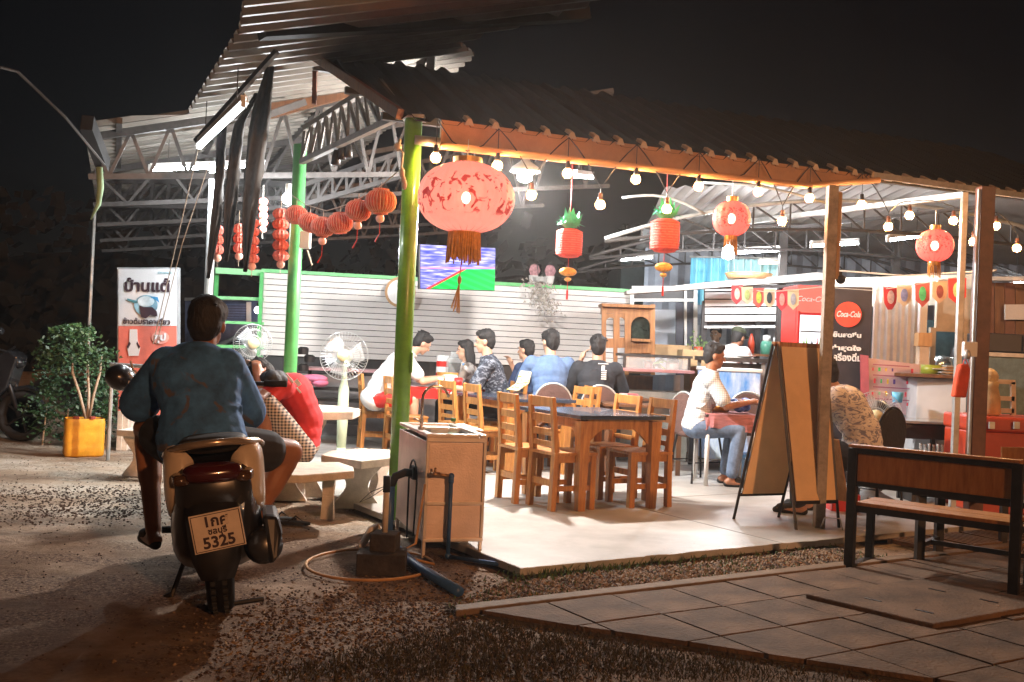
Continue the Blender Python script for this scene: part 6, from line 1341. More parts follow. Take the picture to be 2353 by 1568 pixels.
# hanging cloth strip on eave, dusty grey plants picture on the slat wall
ds = thing('dried_plant', 'dried grey hanging plant on the slatted wall right of the television', 'plant', Q(1237, 660, 12.9)); b = MB()
for k in range(420):
    x = 1245 + rnd.gauss(0, 17); y = 680 + rnd.gauss(0, 22) + (x - 1245) * .5
    if y < 640: y = 655
    c = Q(x, y, 12.95 - rnd.uniform(0, .2)); d = Vector((rnd.uniform(-1, 1), rnd.uniform(-1, 1), rnd.uniform(-1, 1))).normalized() * .05; b.add([c, c + d, c + d * .5 + Z * .03], [(0, 1, 2)])
b.build('foliage', mat('dried_leaf', (.33, .30, .26), .9, var=.4, scale=20), ds); b = MB(); b.lathe([(.08, 0), (.10, .06), (.09, .06), (.0, .03)], Q(1240, 648, 12.8), 12); b.build('hanging_pot', M_galv, ds); b = MB(); b.tube([Q(1238, 645, 12.8), Q(1234, 600, 12.8)], .005, 4); b.build('hanger', M_steel, ds)
for (x, lb) in ((1226, 'small pale pink flower pot at the left on top of the slatted wall'), (1262, 'small grey flower pot at the right on top of the slatted wall')):
    c = Q(x, 650, 13.4); c.z = 2.18; t = thing('flower_pot', lb, 'flower pot', c); b = MB(); b.lathe([(.05, 0), (.07, .1), (.06, .1), (.0, .09)], c, 12); b.build('pot', M_tile, t)
    b = MB(); b.lathe([(.05, .1), (.08, .17), (.05, .24), (.0, .26)], c, 10, rip=.2, ripn=5); b.build('flowers', mat('faded_pink', (.4, .2, .22), .8, var=.5, scale=30), t)

# ================================================================== sign at the left
def front_frame(x, y, Y): return Q(x, y, Y)
Ys = 11.0; sg = thing('restaurant_sign', 'tall white and red restaurant sign board with Thai name standing behind the shrub', 'sign', Q(340, 900, Ys)); a0 = Q(271, 618, Ys); a1 = Q(407, 617, Ys); w = .655; h1 = .65; o = Q(271, 617, Ys); o.y = Ys
ri = Vector((math.cos(R(-2)), 0.0, math.sin(R(2.3) * 1))); ri = Vector((1, 0, .03)).normalized(); upv = Vector((-.01, 0, 1)).normalized()
def sgp(x, y): return Q(x, y, Ys)
def sbox_(x0, y0, x1, y1, name, m, d=0.0, th=.02, par=None): b = MB(); b.prism([Q(x0, y0, Ys - d), Q(x1, y0, Ys - d), Q(x1, y1, Ys - d), Q(x0, y1, Ys - d)], Vector((0, th, 0))); return b.build(name, m, par or sg)
M_swh = mat('sign_white', (.62, .63, .66), .5, var=.06); M_srd = mat('sign_red', (.62, .16, .12), .5, var=.15)
sbox_(269, 615, 409, 1000, 'back_box', mat('sign_grey', (.3, .32, .34), .5), -.001, .08)
sbox_(272, 619, 405, 749, 'white_panel', M_swh, .01, .01); sbox_(272, 750, 405, 990, 'red_panel', M_srd, .01, .01)
M_ink = mat('sign_ink', (.04, .02, .03), .6)
text('thai_lettering', 'บ้านแต้', .17, Q(338, 659, Ys - .02), ri, upv, M_ink, sg, bold=.006, width=.50)
text('thai_lettering', 'ข้าวต้มราคาเดียว', .08, Q(337, 740, Ys - .02), ri, upv, M_ink, sg, bold=.002, width=.52)
text('thai_lettering', 'อาหารตามสั่ง', .045, Q(379, 627, Ys - .02), ri, upv, mat('sign_teal', (.15, .35, .4)), sg, width=.16)
def blob(pts, name, m, d): b = MB(); b.prism([Q(x, y, Ys - d) for x, y in pts], Vector((0, .004, 0))); return b.build(name, m, sg)
blob([(335 + 27 * math.cos(a), 702 + 24 * math.sin(a)) for a in [k * .3 for k in range(21)]], 'printed_bowl', mat('print_blue', (.22, .42, .55), .5, var=.5, scale=8), .022)
blob([(335 + 19 * math.cos(a), 693 + 12 * math.sin(a)) for a in [k * .35 for k in range(18)]], 'printed_rice', mat('print_pale', (.50, .62, .70), .5, var=.3, scale=12), .026)
blob([(320, 702), (330, 706), (350, 706), (360, 716), (362, 728), (345, 724), (335, 732), (324, 728)], 'printed_spoon', M_ink, .03)
blob([(292, 686), (312, 691), (318, 696), (310, 697), (292, 690)], 'printed_handle', mat('print_teal', (.08, .25, .3)), .022)
blob([(345, 681), (362, 683), (366, 696), (358, 690), (348, 685)], 'printed_rim', mat('print_deep_blue', (.04, .25, .5)), .03)
blob([(298, 757), (315, 757), (316, 783), (322, 800), (318, 818), (296, 818), (292, 800), (297, 783)], 'printed_bottle', M_swh, .022)
blob([(297, 785), (291, 797), (294, 802), (300, 790)], 'printed_shade', M_ink, .026); blob([(315, 785), (322, 797), (319, 802), (313, 790)], 'printed_shade', M_ink, .026)
blob([(368 + 20 * math.cos(a), 776 + 15 * math.sin(a)) for a in [k * .3 for k in range(21)]], 'printed_round_logo', mat('logo_pink', (.70, .30, .25)), .022)
text('lettering', 'ซุป', .10, Q(368, 776, Ys - .03), ri, upv, M_swh, sg, bold=.005, width=.13)
for x in (275, 403): p = Q(x, 980, Ys); b = MB(); b.beam(Vector((p.x, Ys + .04, 0)), Vector((p.x, Ys + .04, p.z + .1)), .04); b.build('leg', M_steel, sg)
# rail in front of the sign
rl = thing('grey_rail', 'thin grey rail passing in front of the foot of the sign', 'rail', Q(270, 830, 9.8)); b = MB(); b.tube([Q(255, 838, 9.9), Q(345, 843, 9.7)], .02, 8); b.build('bar', M_galv, rl); b = MB(); p = Q(258, 838, 9.9); b.tube([p, Vector((p.x, p.y, 0))], .02, 8); b.build('upright', M_galv, rl)
for x, lb in ((274, 'pale concrete stake left of the stone bench beyond the scooter'), (287, 'second pale concrete stake, close to the rider')):
    p = G(x, 1035); p.z = 0; b = MB(); b.beam(p, Vector((p.x, p.y, .42)), .05, .05); tag(b.build('stake', M_stone), lb, 'stake')
wb = thing('white_box', 'white plastic box on the ground left of the rider', 'box', G(312, 1035)); p = G(312, 1035); b = MB(); b.box((p.x, p.y + .1, .17), (.20, .2, .34)); b.build('box_body', M_white, wb, bevel=.01); b = MB(); b.box((p.x, p.y + .1, .355), (.22, .22, .03)); b.build('lid', M_tile, wb)
# yellow jerrycan planter and its shrub
pc0 = G(176, 1051); pc0.z = 0
jc = thing('yellow_canister', 'yellow square plastic canister used as planter at the left', 'planter', pc0)
M_yel = mat('yellow_plastic', (.80, .38, .03), .4, var=.3, scale=4, bump=.15, bscale=12)
b = MB(); ang = R(28)
prof = [(.92, 0), (1, .02), (1, .10), (.985, .12), (1, .14), (1, .24), (.985, .26), (1, .28), (1, .35), (.96, .385)]
rr = 24; base = []
for s_, z in prof:
    for k in range(rr):
        a = 2 * math.pi * k / rr; x = math.copysign(abs(math.cos(a)) ** .3, math.cos(a)); y = math.copysign(abs(math.sin(a)) ** .3, math.sin(a)); b.v.append(pc0 + Vector((0, .15, 0)) + rz(ang) @ Vector((x * .19 * s_, y * .135 * s_, z)))
for i in range(len(prof) - 1):
    for k in range(rr): k2 = (k + 1) % rr; b.f.append((i * rr + k, i * rr + k2, (i + 1) * rr + k2, (i + 1) * rr + k))
b.f.append(tuple(reversed(range(rr)))); b.build('canister_shell', M_yel, jc, smooth=True)
b = MB(); b.v = [v for v in b.v]; b.prism([pc0 + Vector((0, .15, .36)) + rz(ang) @ Vector((x, y, 0)) for x, y in ((-.17, -.11), (.17, -.11), (.17, .11), (-.17, .11))], Z * .01); b.build('soil', mat('soil', (.06, .04, .025), .95), jc)
for x in (-.09, .06): b = MB(); b.tube([pc0 + Vector((0, .15, .385)) + rz(ang) @ Vector((x, -.12, 0)), pc0 + Vector((0, .15, .41)) + rz(ang) @ Vector((x, -.12, 0))], .03, 10); b.build('stopper', mat('brown_cap', (.3, .06, .04), .5), jc)
M_leaf1 = mat('shrub_leaf', (.03, .08, .028), .5, var=.55, scale=6)
M_leaf2 = mat('shrub_leaf_pale', (.06, .12, .04), .5, var=.5, scale=6)
M_bark = mat('pale_bark', (.48, .38, .28), .85, var=.3, scale=14)
sh = thing('shrub', 'leafy shrub with three bare pale stems growing out of the yellow canister', 'shrub', pc0 + Vector((0, .15, .37)))
bt0 = pc0 + Vector((.03, .15, .37))
for dx, dy, h in ((-.16, .0, .58), (-.04, .06, .55), (.10, -.02, .60)):
    b = MB(); b.tube([bt0 + Vector((dx * .1, 0, 0)), bt0 + Vector((dx * .6, dy, h * .45)), bt0 + Vector((dx * 1.1, dy, h * .8)), bt0 + Vector((dx * 1.2, dy, h * 1.1))], [.016, .014, .013, .008], 7); b.build('stem', M_bark, sh, smooth=True)
def leaves(cs, n, size, m, par, name='crown'):
    b = MB()
    for _ in range(n):
        c, r_ = rnd.choice(cs); d = Vector((rnd.gauss(0, 1), rnd.gauss(0, 1), rnd.gauss(0, 1))); d = d.normalized() * (rnd.random() ** .7 * 1.2); p = c + Vector((d.x * r_[0], d.y * r_[1], d.z * r_[2]))
        a = Vector((rnd.uniform(-1, 1), rnd.uniform(-1, 1), rnd.uniform(-.6, .6))).normalized(); s_ = a.orthogonal().normalized(); l = size * rnd.uniform(.6, 1.3)
        b.add([p, p + a * l * .5 + s_ * l * .28, p + a * l, p + a * l * .5 - s_ * l * .28], [(0, 1, 2, 3)])
    b.build(name, m, par)
cc = lambda x, y, Y, rx, rz_: (Q(x, y, Y), (rx / FOC * Y * 1.15, rx / FOC * Y * .8, rz_ / FOC * Y))
blobs = [cc(165, 785, 10.1, 55, 32), cc(120, 820, 10.2, 35, 35), cc(215, 822, 10.1, 45, 30), cc(170, 765, 10.1, 40, 20), cc(110, 880, 10.5, 30, 45), cc(225, 880, 10.5, 35, 50), cc(170, 850, 10.45, 60, 30)]
leaves(blobs, 2100, .045, M_leaf1, sh); leaves(blobs[:4], 600, .055, M_leaf2, sh)
hb = thing('hedge_clump', 'dark low bushy growth behind the yellow canister', 'shrub', Q(180, 960, 10.9))
leaves([cc(110, 950, 10.9, 50, 60), cc(175, 930, 11, 60, 60), cc(240, 945, 10.9, 40, 65)], 1500, .05, M_leaf1, hb)
b = MB(); 
for x in (100, 150, 200, 245): p = Q(x, 960, 10.9); b.tube([Vector((p.x, p.y, 0)), p + Vector((.03, 0, .1))], .008, 5)
b.build('stem', M_bark, hb)
po_ = thing('tall_pole', 'tall thin grey pole rising in the dark behind the shrub', 'pole', Q(217, 800, 12)); p = Q(212, 600, 12); b = MB(); b.tube([Vector((p.x, 12, 0)), Vector((p.x, 12, 2.75))], .02, 8); b.build('shaft', M_galv, po_)

# near-black tree mass, added far off to hide the sunlit ground at the horizon
ft = MB()
for k in range(5200):
    a = rnd.uniform(-1.15, 1.15); d = rnd.uniform(30, 36); h = 5.5 + 2.5 * noise.noise(Vector((a * 9, 0, 1))); p = Vector((math.sin(a) * d, math.cos(a) * d, rnd.uniform(0, h))); s_ = rnd.uniform(.15, .35); q_ = Vector((rnd.uniform(-1, 1), rnd.uniform(-1, 1), rnd.uniform(-1, 1))).normalized() * s_; q2 = q_.orthogonal().normalized() * s_ * .8
    ft.add([p - q_, p + q2, p + q_, p - q2], [(0, 1, 2, 3)])
ft.build('added_tree_screen', mat('screen_leaf_black', (.002, .003, .002), .9, var=.4, scale=1), kind='stuff')
hd2 = MB()
for k in range(40):
    a0 = -1.3 + k * .065; ft_ = 37.0; hd2.add([(math.sin(a0) * ft_, math.cos(a0) * ft_, -.1), (math.sin(a0 + .065) * ft_, math.cos(a0 + .065) * ft_, -.1), (math.sin(a0 + .065) * ft_, math.cos(a0 + .065) * ft_, 3.5 + .6 * math.sin(k + 1)), (math.sin(a0) * ft_, math.cos(a0) * ft_, 3.5 + .6 * math.sin(k))], [(0, 1, 2, 3)])
hd2.build('added_bank_screen', mat('added_bank_screen', (.002, .002, .002), .95, var=.4, scale=.5), kind='structure')  # black bank added behind the leaves to keep the horizon dark
# ================================================================== car behind the green frame
car = thing('parked_car', 'dark parked car behind the green rail frame, its windscreen pillar catching light', 'car', Q(570, 900, 14.5)); cx0 = Q(590, 800, 14.5).x
M_car = mat('car_paint', (.05, .055, .07), .25, .3, var=.1, coat=1.0)
prof = [(-1.3, .35), (-1.35, .75), (-1.2, 1.0), (-.55, 1.12), (.25, 1.55), (1.3, 1.58), (2.0, 1.1), (2.4, 1.02), (2.5, .4)]
b = MB(); b.prism([Vector((cx0 + x, 14.5, z)) for x, z in prof], Vector((0, 1.6, 0))); b.build('body', M_car, car, bevel=.04)
b = MB(); b.tube([Vector((cx0 - .62, 14.47, 1.11)), Vector((cx0 - .1, 14.47, 1.38)), Vector((cx0 + .25, 14.47, 1.54)), Vector((cx0 + 1.2, 14.47, 1.57))], .035, 8); b.build('roof_pillar', M_galv, car, smooth=True)
b = MB(); b.prism([Vector((cx0 - .40, 14.49, 1.13)), Vector((cx0 + .25, 14.49, 1.48)), Vector((cx0 + 1.2, 14.49, 1.5)), Vector((cx0 + 1.5, 14.49, 1.13))], Vector((0, -.008, 0))); b.build('side_window', mat('car_glass', (.02, .025, .03), .05), car)
b = MB(); b.prism([Vector((cx0 - 1.25, 14.49, .9)), Vector((cx0 - .9, 14.49, 1.02)), Vector((cx0 - .9, 14.49, .92)), Vector((cx0 - 1.25, 14.49, .82))], Vector((0, -.01, 0))); b.build('headlight', M_white, car)
for x in (-.8, 1.7): b = MB(); b.lathe([(.0, -.1), (.31, -.1), (.33, -.06), (.33, .06), (.31, .1), (0, .1)], Vector((cx0 + x, 14.55, .33)), 24, Matrix.Rotation(R(90), 3, 'X')); b.build('wheel', M_rubber, car, smooth=False)
bh = thing('far_house', 'dim blue lit house wall with shutters seen through the green frame', 'house', Q(560, 720, 20)); b = MB(); b.prism([Q(425, 690, 20), Q(605, 690, 20), Q(605, 800, 20), Q(425, 800, 20)], Vector((0, .2, 0))); b.build('wall', mat('dim_blue_wall', (.12, .15, .26), .7, var=.3), bh)
for k in range(7): b = MB(); b.beam(Q(500, 700 + k * 6, 19.9), Q(575, 701 + k * 6, 19.9), .03, .03); b.build('shutter_slat', mat('blue_slat', (.18, .24, .45), .6), bh)
b = MB(); b.prism([Q(566, 694, 19.85), Q(576, 694, 19.85), Q(576, 740, 19.85), Q(566, 740, 19.85)], Vector((0, .05, 0))); b.build('window_frame', M_white, bh)
b = MB(); b.beam(Q(425, 688, 19.8), Q(605, 688, 19.8), .06, .06); b.build('eave', M_galv, bh)
lampb = thing('porch_light', 'blurred white porch light on the far house', 'lamp', Q(592, 713, 19.6)); b = MB(); b.ell(Q(592, 713, 19.6), (.07, .05, .07)); b.build('globe', lamp_mat('porch', (.9, .95, 1), 6), lampb, smooth=True)
b = MB(); b.tube([Q(592, 705, 19.7), Q(592, 698, 19.8)], .02, 6); b.build('arm', M_steel, lampb)
# ================================================================== people
M_skin = mat('skin', (.42, .22, .13), .5, var=.12, scale=10)
M_skin2 = mat('skin_fair', (.52, .30, .20), .5, var=.1, scale=10)
M_skin3 = mat('skin_tan', (.30, .13, .07), .45, var=.15, scale=10)
M_hair = mat('black_hair', (.010, .008, .008), .7, var=.5, scale=30, bump=.5, bscale=60, stretch=(1, 1, .4))
def fr_of(F, up=Z):
    F = Vector(F).normalized(); r = F.cross(up).normalized(); u = r.cross(F).normalized()
    return Matrix((( r.x, F.x, u.x), (r.y, F.y, u.y), (r.z, F.z, u.z)))
def seated(loc, yaw, s=1.0, lean=.10, seat=.46, **ov):
    """joints of a seated figure facing local +y"""
    L_ = dict(pelvis=(0, 0, seat + .09), waist=(0, lean * .25, seat + .28), chest=(0, lean * .7, seat + .45), neck=(0, lean, seat + .60), head=(0, lean + .03, seat + .76),
              shL=(-.185, lean * .9, seat + .54), shR=(.185, lean * .9, seat + .54), elL=(-.25, lean + .06, seat + .27), elR=(.25, lean + .06, seat + .27),
              wrL=(-.13, lean + .30, seat + .31), wrR=(.13, lean + .30, seat + .31), hipL=(-.09, .02, seat + .07), hipR=(.09, .02, seat + .07),
              knL=(-.14, .42, seat + .08), knR=(.14, .42, seat + .08), anL=(-.13, .42, .09), anR=(.13, .42, .09), face=(0, 1, 0), hup=(0, 0, 1))
    L_.update(ov); M = rz(yaw); J = {}
    for k, v in L_.items():
        v = Vector(v)
        if k in ('face', 'hup'): J[k] = M @ v
        else:
            v = Vector((v.x * s, v.y * s, v.z * s if k not in ('anL', 'anR') else v.z)); J[k] = Vector(loc) + M @ v
    J['yaw'] = yaw; J['fwd'] = M @ Vector((0, 1, 0)); return J
def hand(b, w, d, up, s=1.0, curl=.5, side=1):
    d = d.normalized(); up = (up - d * up.dot(d)).normalized(); r = d.cross(up) * side
    b.cap(w, w + d * .075 * s, .024 * s, .030 * s, 8); b.cap(w + r * .02 * s, w + d * .075 * s + r * .022 * s, .018 * s, .018 * s, 8); b.cap(w - r * .02 * s, w + d * .075 * s - r * .022 * s, .018 * s, .018 * s, 8)
    for k, (o, l) in enumerate(((-.030, .036), (-.010, .044), (.010, .048), (.030, .042))):
        p = w + d * .085 * s + r * o * s * 1.05; q = p + (d * math.cos(curl * .6) - up * math.sin(curl * .6)) * l * s; e = q + (d * math.cos(curl * 1.6) - up * math.sin(curl * 1.6)) * l * .8 * s
        b.cap(p, q, .0095 * s, .0085 * s, 6); b.cap(q, e, .0085 * s, .007 * s, 6)
    p = w + r * .025 * s + d * .02 * s; q = p + (r * .8 + d * .6 - up * .2).normalized() * .045 * s; b.cap(p, q, .013 * s, .011 * s, 6); b.cap(q, q + (d + r * .2).normalized() * .03 * s, .011 * s, .008 * s, 6)
def linkw(name, me, m, t):
    me.transform(Matrix.Translation(-t.location)); return link(name, me, m, t)
def person(label, J, shirt, pants, skin, s=1.0, sleeve=.75, leg=1.0, hair='short', shoes=None, fem=0.0, build=1.0, face=True, hem=.0, vox=.0095, name='person', hand_up=None, fold=True, curl=.6, loose=.006, hs=1.0):
    t = thing(name, label, 'person', Vector((J['pelvis'].x, J['pelvis'].y, min(J['anL'].z, J['anR'].z) - .08)))
    X = (J['shR'] - J['shL']).normalized(); up_t = (J['neck'] - J['pelvis']).normalized(); Ft = up_t.cross(X).normalized() * 1
    Mt = Matrix(((X.x, Ft.x, up_t.x), (X.y, Ft.y, up_t.y), (X.z, Ft.z, up_t.z)))
    Xp = (J['hipR'] - J['hipL']).normalized(); Mp = Mt; Mh = fr_of(J['face'], J['hup']); H = J['head']; q = build * s
    def torso(b, g=0.0, low=True):
        n = 7; pel, wa, che, ne = J['pelvis'], J['waist'], J['chest'], J['neck']
        b.ell(pel, ((.165 + .02 * fem) * q + g, .12 * q + g, .11 * s + g), Mt)
        b.ell(pel.lerp(wa, .5), (.15 * q + g, .112 * q + g, .12 * s + g), Mt); b.ell(wa, ((.138 - .015 * fem) * q + g, .105 * q + g, .13 * s + g), Mt)
        b.ell(wa.lerp(che, .5), (.148 * q + g, .108 * q + g, .12 * s + g), Mt); b.ell(che, (.165 * q + g, .115 * q + g, .145 * s + g), Mt)
        b.cap(J['shL'] - up_t * .015 * s, J['shR'] - up_t * .015 * s, .062 * s + g, .062 * s + g, 12)
        b.ell(che.lerp(ne, .55), (.12 * q + g, .085 * q + g, .08 * s + g), Mt)
    b = MB(); torso(b)
    b.cap(J['neck'] - up_t * .05 * s, H - Mh @ Vector((0, .012, .05)) * s, .060 * s, .052 * s, 12)
    b.ell(H + Mh @ Vector((0, -.008, .02)) * s, (.074 * s, .092 * s, .095 * s), Mh, 20, 14); b.ell(H + Mh @ Vector((0, .022, -.045)) * s, (.056 * s, .064 * s, .066 * s), Mh, 16, 10)
    b.ell(H + Mh @ Vector((0, .062, -.095)) * s, (.026 * s, .022 * s, .022 * s), Mh, 10, 8)                       # chin
    b.cap(H + Mh @ Vector((0, .082, .005)) * s, H + Mh @ Vector((0, .104, -.032)) * s, .009 * s, .014 * s, 8)       # nose
    b.ell(H + Mh @ Vector((0, .080, -.064)) * s, (.024 * s, .014 * s, .011 * s), Mh, 10, 6)                      # lips
    b.ell(H + Mh @ Vector((0, .078, .022)) * s, (.055 * s, .014 * s, .010 * s), Mh, 12, 6)                       # brow
    for sx in (-1, 1):
        b.ell(H + Mh @ Vector((sx * .076, -.005, -.012)) * s, (.010 * s, .020 * s, .032 * s), Mh, 10, 8)         # ears
    for sd in ('L', 'R'):
        sh, el, wr = J['sh' + sd], J['el' + sd], J['wr' + sd]; hp, kn, an = J['hip' + sd], J['kn' + sd], J['an' + sd]
        b.ell(sh, (.058 * s,) * 3, None, 12, 8); b.cap(sh, el, .050 * s * build, .040 * s * build, 12); b.cap(el, wr, .041 * s * build, .027 * s, 12)
        d = (wr - el).normalized(); hu = Vector(hand_up) if hand_up else Z
        if abs(d.dot(hu)) > .95: hu = J['fwd']
        hand(b, wr, J.get('hd' + sd, d), hu, s, curl, 1 if sd == 'L' else -1)
        b.cap(hp, kn, .088 * s * build, .060 * s * build, 14); b.cap(kn, an, .057 * s * build, .036 * s, 12); b.cap(kn.lerp(an, .12), kn.lerp(an, .5), .058 * s * build, .050 * s * build, 12)
        ff = J.get('foot' + sd, J['fwd']); b.cap(an - Z * .045 - ff * .035, an - Z * .055 + ff * .14 * s, .036 * s, .027 * s, 10)
    linkw('body', remesh(b, vox, 3), skin, t)
    # garments
    b = MB(); torso(b, .016 + loose)
    if hem: b.ell(J['pelvis'] - up_t * hem, (.168 * q + .02, .128 * q + .02, .11 * s), Mt)
    for sd in ('L', 'R'):
        sh, el, wr = J['sh' + sd], J['el' + sd], J['wr' + sd]; b.ell(sh, ((.068 + loose) * s,) * 3, None, 12, 8)
        if sleeve <= 1: b.cap(sh, sh.lerp(el, sleeve), .066 * s * build + loose, .066 * s * build + loose * 1.6, 14)
        else: b.cap(sh, el, .064 * s * build, .056 * s * build, 14); b.cap(el, el.lerp(wr, sleeve - 1), .056 * s, .045 * s, 12)
    # collar
    nb = J['neck'] + up_t * .0; b.tube([nb + Mt @ Vector((math.cos(a) * .064 * s, math.sin(a) * .064 * s, .010 * s)) for a in [k * math.pi / 8 for k in range(16)]], .013 * s, 7, closed=True)
    if fold:
        for k in range(9):   # creases
            f = k / 8; c = J['pelvis'].lerp(J['neck'], .05 + .75 * f); a0 = rnd.uniform(0, 6.28); pp = []
            for i in range(5): a = a0 + i * .28; pp.append(c + Mt @ Vector((math.cos(a) * (.152 * q + .016), math.sin(a) * (.110 * q + .016), .03 * (i - 2) * rnd.uniform(-1, 1))))
            b.tube(pp, [.002, .009, .011, .009, .002], 6)
    linkw('shirt', remesh(b, vox, 2), shirt, t)
    b = MB(); b.ell(J['pelvis'] - up_t * .02 * s, (.170 * q + .008, .126 * q + .008, .115 * s), Mt)
    for sd in ('L', 'R'):
        hp, kn, an = J['hip' + sd], J['kn' + sd], J['an' + sd]; b.ell(hp, (.105 * s,) * 3, None, 12, 8)
        if leg <= 1: b.cap(hp, hp.lerp(kn, leg), .105 * s * build, (.092 if leg < 1 else .078) * s * build, 14)
        else: b.cap(hp, kn, .104 * s * build, .076 * s * build, 14); b.cap(kn, kn.lerp(an, leg - 1), .076 * s * build, .062 * s, 12)
    linkw('trousers' if leg > 1 else 'shorts', remesh(b, vox, 2), pants, t)
    # hair
    b = MB()
    hh = lambda x, y, z, rx, ry, rz_, n=16: b.ell(H + Mh @ Vector((x, y, z)) * s, (rx * s * hs, ry * s * hs, rz_ * s * hs), Mh, n, 10)
    hh(0, -.024, .045, .084, .094, .088); hh(0, -.045, .0, .078, .070, .085); hh(0, .035, .088, .062, .052, .036)
    hh(-.052, .0, .06, .034, .06, .05); hh(.052, 0, .06, .034, .06, .05); hh(0, -.06, -.045, .060, .035, .05)
    for k in range(26):
        a = rnd.uniform(0, 6.28); e_ = rnd.uniform(.25, 1.4); d = Vector((math.cos(a) * math.cos(e_), math.sin(a) * math.cos(e_), math.sin(e_)))
        if d.y > .6 and d.z < .6: continue
        p = H + Mh @ (Vector((0, -.024, .045)) + Vector((d.x * .078, d.y * .088, d.z * .084))) * s; b.cap(p, p + Mh @ (d * .012 + Vector((rnd.uniform(-.02, .02), rnd.uniform(-.02, .02), -.01))) * s, .012 * s, .006 * s, 6)
    if hair == 'long':
        for k in range(30):
            a = math.pi + math.pi * k / 29 ; x, y = math.cos(a) * .075, math.sin(a) * .07 - .01; p = H + Mh @ Vector((x, y, .04)) * s; m_ = p + Mh @ Vector((x * .35, y * .3, -.12)) * s; e_ = m_ + Mh @ Vector((rnd.uniform(-.02, .02), rnd.uniform(-.02, .02), -.14)) * s
            b.tube([p, m_, e_], [.022 * s, .024 * s, .010 * s], 6)
    linkw('hair', remesh(b, .0075, 1), M_hair, t)
    if face:
        for sx in (-1, 1):
            c = H + Mh @ Vector((sx * .030, .080, .002)) * s; b = MB(); b.ell(c, (.013 * s, .006 * s, .006 * s), Mh, 10, 6); b.build('eye', M_white, t, smooth=True)
            b = MB(); b.ell(c + Mh @ Vector((0, .004, 0)) * s, (.006 * s, .004 * s, .006 * s), Mh, 8, 6); b.build('iris', M_black, t)
            b = MB(); b.ell(H + Mh @ Vector((sx * .030, .088, .024)) * s, (.020 * s, .005 * s, .0045 * s), Mh, 10, 6); b.build('eyebrow', M_hair, t)
    if shoes is not None:
        for sd in ('L', 'R'):
            an = J['an' + sd]; ff = J.get('foot' + sd, J['fwd']); b = MB(); b.cap(an - Z * .062 - ff * .05, an - Z * .07 + ff * .16 * s, .028 * s, .026 * s, 10); b.cap(an - Z * .03 + ff * .05, an - Z * .045 + ff * .13 * s, .034 * s, .03 * s, 10)
            linkw('shoe', remesh(b, .01, 1), shoes, t)
    return t
def pattern(name, kind, a, b_, scale, rough=.85):
    m = mat(name, a, rough, var=.1); nt, bs = nodes(m); N = nt.nodes; L = nt.links; tc = N.new('ShaderNodeTexCoord'); mpn = N.new('ShaderNodeMapping'); L.new(tc.outputs['Object'], mpn.inputs[0])
    if kind == 'plaid' or kind == 'check':
        outs = []
        for ax in ('X', 'Z', 'Y'):
            w = N.new('ShaderNodeTexWave'); w.bands_direction = ax; w.inputs['Scale'].default_value = scale; w.inputs['Distortion'].default_value = .4; L.new(mpn.outputs[0], w.inputs[0])
            r = N.new('ShaderNodeValToRGB'); r.color_ramp.interpolation = 'LINEAR'; r.color_ramp.elements[0].position = .45 if kind == 'check' else .82; r.color_ramp.elements[1].position = .55 if kind == 'check' else .92; L.new(w.outputs['Fac'], r.inputs[0]); outs.append(r.outputs[0])
        def op(o, x, y):
            n = N.new('ShaderNodeMath'); n.operation = o; L.new(x, n.inputs[0])
            if isinstance(y, float): n.inputs[1].default_value = y
            else: L.new(y, n.inputs[1])
            return n.outputs[0]
        f = op('ADD', outs[0], outs[1]); f = op('MULTIPLY', f, .5) if kind == 'check' else op('MINIMUM', f, 1.0)
    elif kind == 'stripe':
        w = N.new('ShaderNodeTexWave'); w.bands_direction = 'Z'; w.inputs['Scale'].default_value = scale; w.inputs['Distortion'].default_value = 2.5; w.inputs['Detail'].default_value = 3; L.new(mpn.outputs[0], w.inputs[0]); r = N.new('ShaderNodeValToRGB'); r.color_ramp.elements[0].position = .72; r.color_ramp.elements[1].position = .82; L.new(w.outputs['Fac'], r.inputs[0]); f = r.outputs[0]
    else:
        mpn.inputs['Scale'].default_value = (1, 1, 1.8); w = N.new('ShaderNodeTexNoise'); w.inputs['Scale'].default_value = scale; w.inputs['Detail'].default_value = 4; w.inputs['Distortion'].default_value = 1.5; L.new(mpn.outputs[0], w.inputs['Vector']); r = N.new('ShaderNodeValToRGB'); r.color_ramp.elements[0].position = .50; r.color_ramp.elements[1].position = .58; L.new(w.outputs['Fac'], r.inputs[0]); f = r.outputs[0]
    x = N.new('ShaderNodeMix'); x.data_type = 'RGBA'; x.inputs['A'].default_value = (*a, 1); x.inputs['B'].default_value = (*b_, 1); L.new(f, x.inputs['Factor']); L.new(x.outputs['Result'], bs.inputs['Base Color']); return m
M_whs = mat('white_shirt', (.66, .65, .63), .85, var=.08); M_jean = mat('jeans', (.12, .17, .26), .9, var=.35, scale=14); M_dkp = mat('dark_trousers', (.03, .03, .035), .9)
def at(px, Y, z=FZ): p = Q(px, 900, Y); return Vector((p.x + (z - p.z) * .0436, Y, z))
# 1 man in white, leaning over the table, facing right
person('man in a white shirt leaning over, half hidden by the near green post',
       seated(at(868, 11.3), R(-80), 1.03, lean=.33, seat=.52, face=(-.15, .8, -.5), hup=(0, .5, .8), head=(.0, .50, 1.22), neck=(0, .38, 1.10), elL=(-.24, .50, .80), elR=(.24, .5, .8), wrL=(-.12, .72, .84), wrR=(.12, .7, .84)), M_whs, M_red, M_skin2, 1.03, .7, .8, hem=.05)
